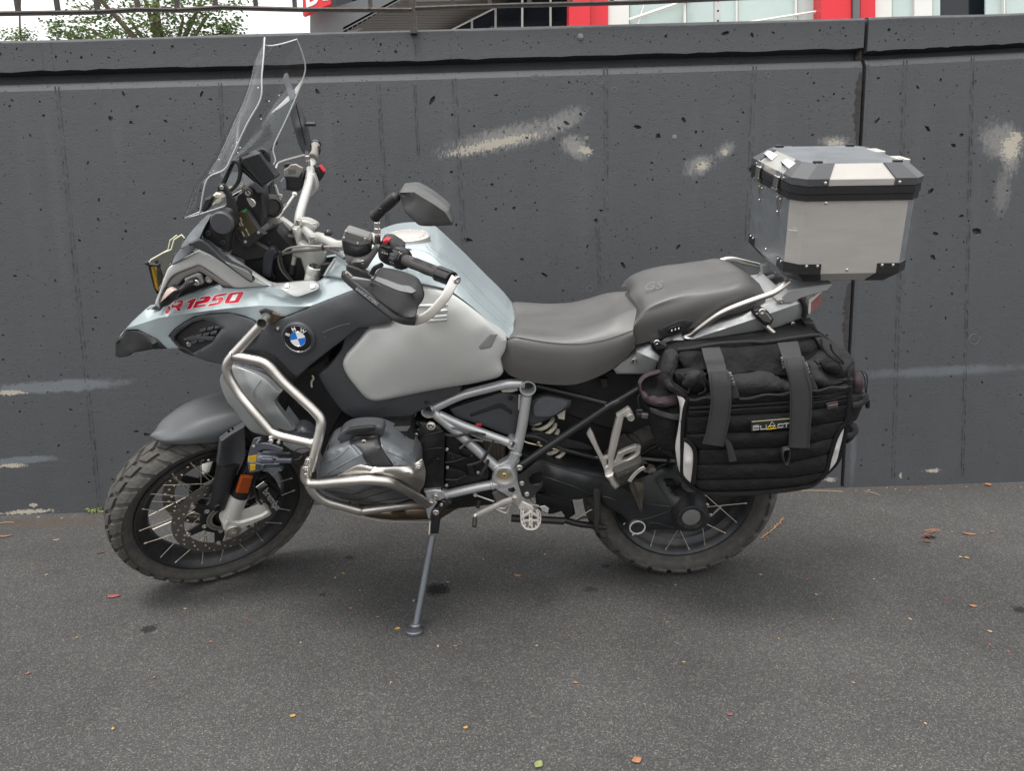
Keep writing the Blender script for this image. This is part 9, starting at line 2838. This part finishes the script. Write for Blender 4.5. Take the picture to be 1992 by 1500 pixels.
for i,(x,y) in enumerate(spots):
    L_n = rs.uniform(.006,.013)
    leaf(x,y,L_n,L_n*rs.uniform(.4,.7),rs.uniform(0,6.2),(LEAFT,LEAFO,LEAFY,LEAFT,LEAFR)[i % 5],'tiny %s leaf fragment lying on the asphalt' % FRAG[i % 5],'tiny %s leaf fragments on the asphalt' % FRAG[i % 5],curl=rs.uniform(.1,.6))
# dark clump with straw
cl = thing('leaf_clump','dark brown shrivelled leaf clump with orange straw on the right of the asphalt','leaf clump',tuple(gpt(1808,1048)))
for k in range(6):
    c = gpt(1803+rs.uniform(-10,14),1050+rs.uniform(-8,6))
    a = rs.uniform(0,6.2)
    d = Vector((math.cos(a),math.sin(a),0))*.016
    e = Vector((-d.y,d.x,0))*.5
    mobj('dead_leaf',[c-d+Vector((0,0,.003)),c+e+Vector((0,0,.012)),c+d+Vector((0,0,.006)),c-e+Vector((0,0,.004))],[(0,1,2,3)],LEAFB,cl,None)
for k in range(7):
    c = gpt(1808+rs.uniform(-8,12),1040+rs.uniform(-5,3))
    a = rs.uniform(-.5,.6)
    d = Vector((math.cos(a),math.sin(a)*.6,.1))*.018
    MB().tube([c-d+Vector((0,0,.010)),c+Vector((0,0,.014)),c+d+Vector((0,0,.010))],.0009,5).build('straw',LEAFO,cl,60)
for (x,y) in ((1795,1042),(1785,1058)):
    a,b = gpt(x,y),gpt(x+24,y+8)
    MB().tube([a+Vector((0,0,.008)),b+Vector((0,0,.006))],.0012,5).build('stalk',LEAFB,cl,60)
# orange seed sprig behind the rear tyre
spg = thing('seed_sprig','orange dry seed sprig on the asphalt behind the rear tyre','twig',tuple(gpt(1500,1035)))
stem = [gpt(x,y)+Vector((0,0,h)) for x,y,h in ((1480,1048,.003),(1495,1040,.006),(1508,1030,.010),(1516,1022,.012),(1523,1013,.012))]
MB().tube(catmull(stem,5),.0013,6).build('stem',LEAFY,spg,80)
for k in range(34):
    t = rs.random()**1.3
    cc = catmull(stem,5)
    p = cc[int(t*(len(cc)-1))]
    d = Vector((rs.uniform(-1,1),rs.uniform(-1,1),rs.uniform(0,.6)))*.009
    MB().tube([p,p+d],[.0011,.0016],5).build('seed',LEAFO if k % 3 else LEAFT,spg,60)
# loose straw by the wall
for (x0,y0,x1,y1,lb) in ((1682,957,1712,965,'thin pale straw right of the wall joint on the asphalt'),(1640,958,1560,956,'long straw at the wall foot just left of the wall joint'),(0,1019,28,1018,'straw at the wall foot at the left edge'),(1500,955,1540,958,'short straw at the wall foot beside the rear tyre')):
    a,b = gpt(x0,y0)+Vector((0,0,.003)),gpt(x1,y1)+Vector((0,0,.003))
    o = MB().tube(catmull([a,a.lerp(b,.5)+Vector((0,-.004,.004)),b],5),.0011,5).build('straw',LEAFT,None,80,origin=a)
    tag(o,lb,'straw','dry straws by the wall')
# weeds at the wall foot
wd_ = thing('weed','small green weeds growing at the wall foot left of the front tyre','plant',tuple(gpt(183,1000)))
WEEDM = mat('weed_green',(0.20,0.26,0.07),0.6,var=0.35,vscale=90)
for k in range(46):
    c = gpt(166+rs.random()*36,1000-rs.random()*4)
    h = rs.uniform(.004,.026)
    a = rs.uniform(0,6.28)
    d = Vector((math.cos(a),math.sin(a)*.5,0))*rs.uniform(.004,.009)
    e = Vector((-d.y,d.x,.002))*.6
    p = c+Vector((0,0,h))
    mobj('weed_leaf',[p-d,p+e+Vector((0,0,.002)),p+d+Vector((0,0,.003)),p-e],[(0,1,2,3)],WEEDM,wd_,None)
for k in range(10):
    c = gpt(168+rs.random()*32,1000)
    MB().tube([c,c+Vector((rs.uniform(-.01,.01),0,rs.uniform(.015,.035)))],.0009,4).build('weed_stem',WEEDM,wd_,60)

# grit and crumbs swept along the foot of the wall
mb = MB()
for k in range(900):
    x = rs.uniform(-60,2050)
    y = 1003-x*.0326+rs.random()**2*14+(2 if x > 1650 else 0)
    c = gpt(x,y-1)
    r_ = rs.uniform(.0012,.0034)
    q = [c+Vector((rs.uniform(-1,1)*r_,rs.uniform(-1,1)*r_,rs.uniform(0,.6)*r_)) for _ in range(3)]+[c+Vector((0,0,r_*1.1))]
    mb.add(q,[(0,1,3),(1,2,3),(2,0,3),(0,2,1)])
o = mb.build('grit',mat('grit_brown',(0.085,0.07,0.055),0.9,var=0.6,vscale=200),None,None,origin=gpt(996,970))
o['kind'] = 'stuff'
o['label'] = 'brown grit and crumbs along the foot of the concrete wall'
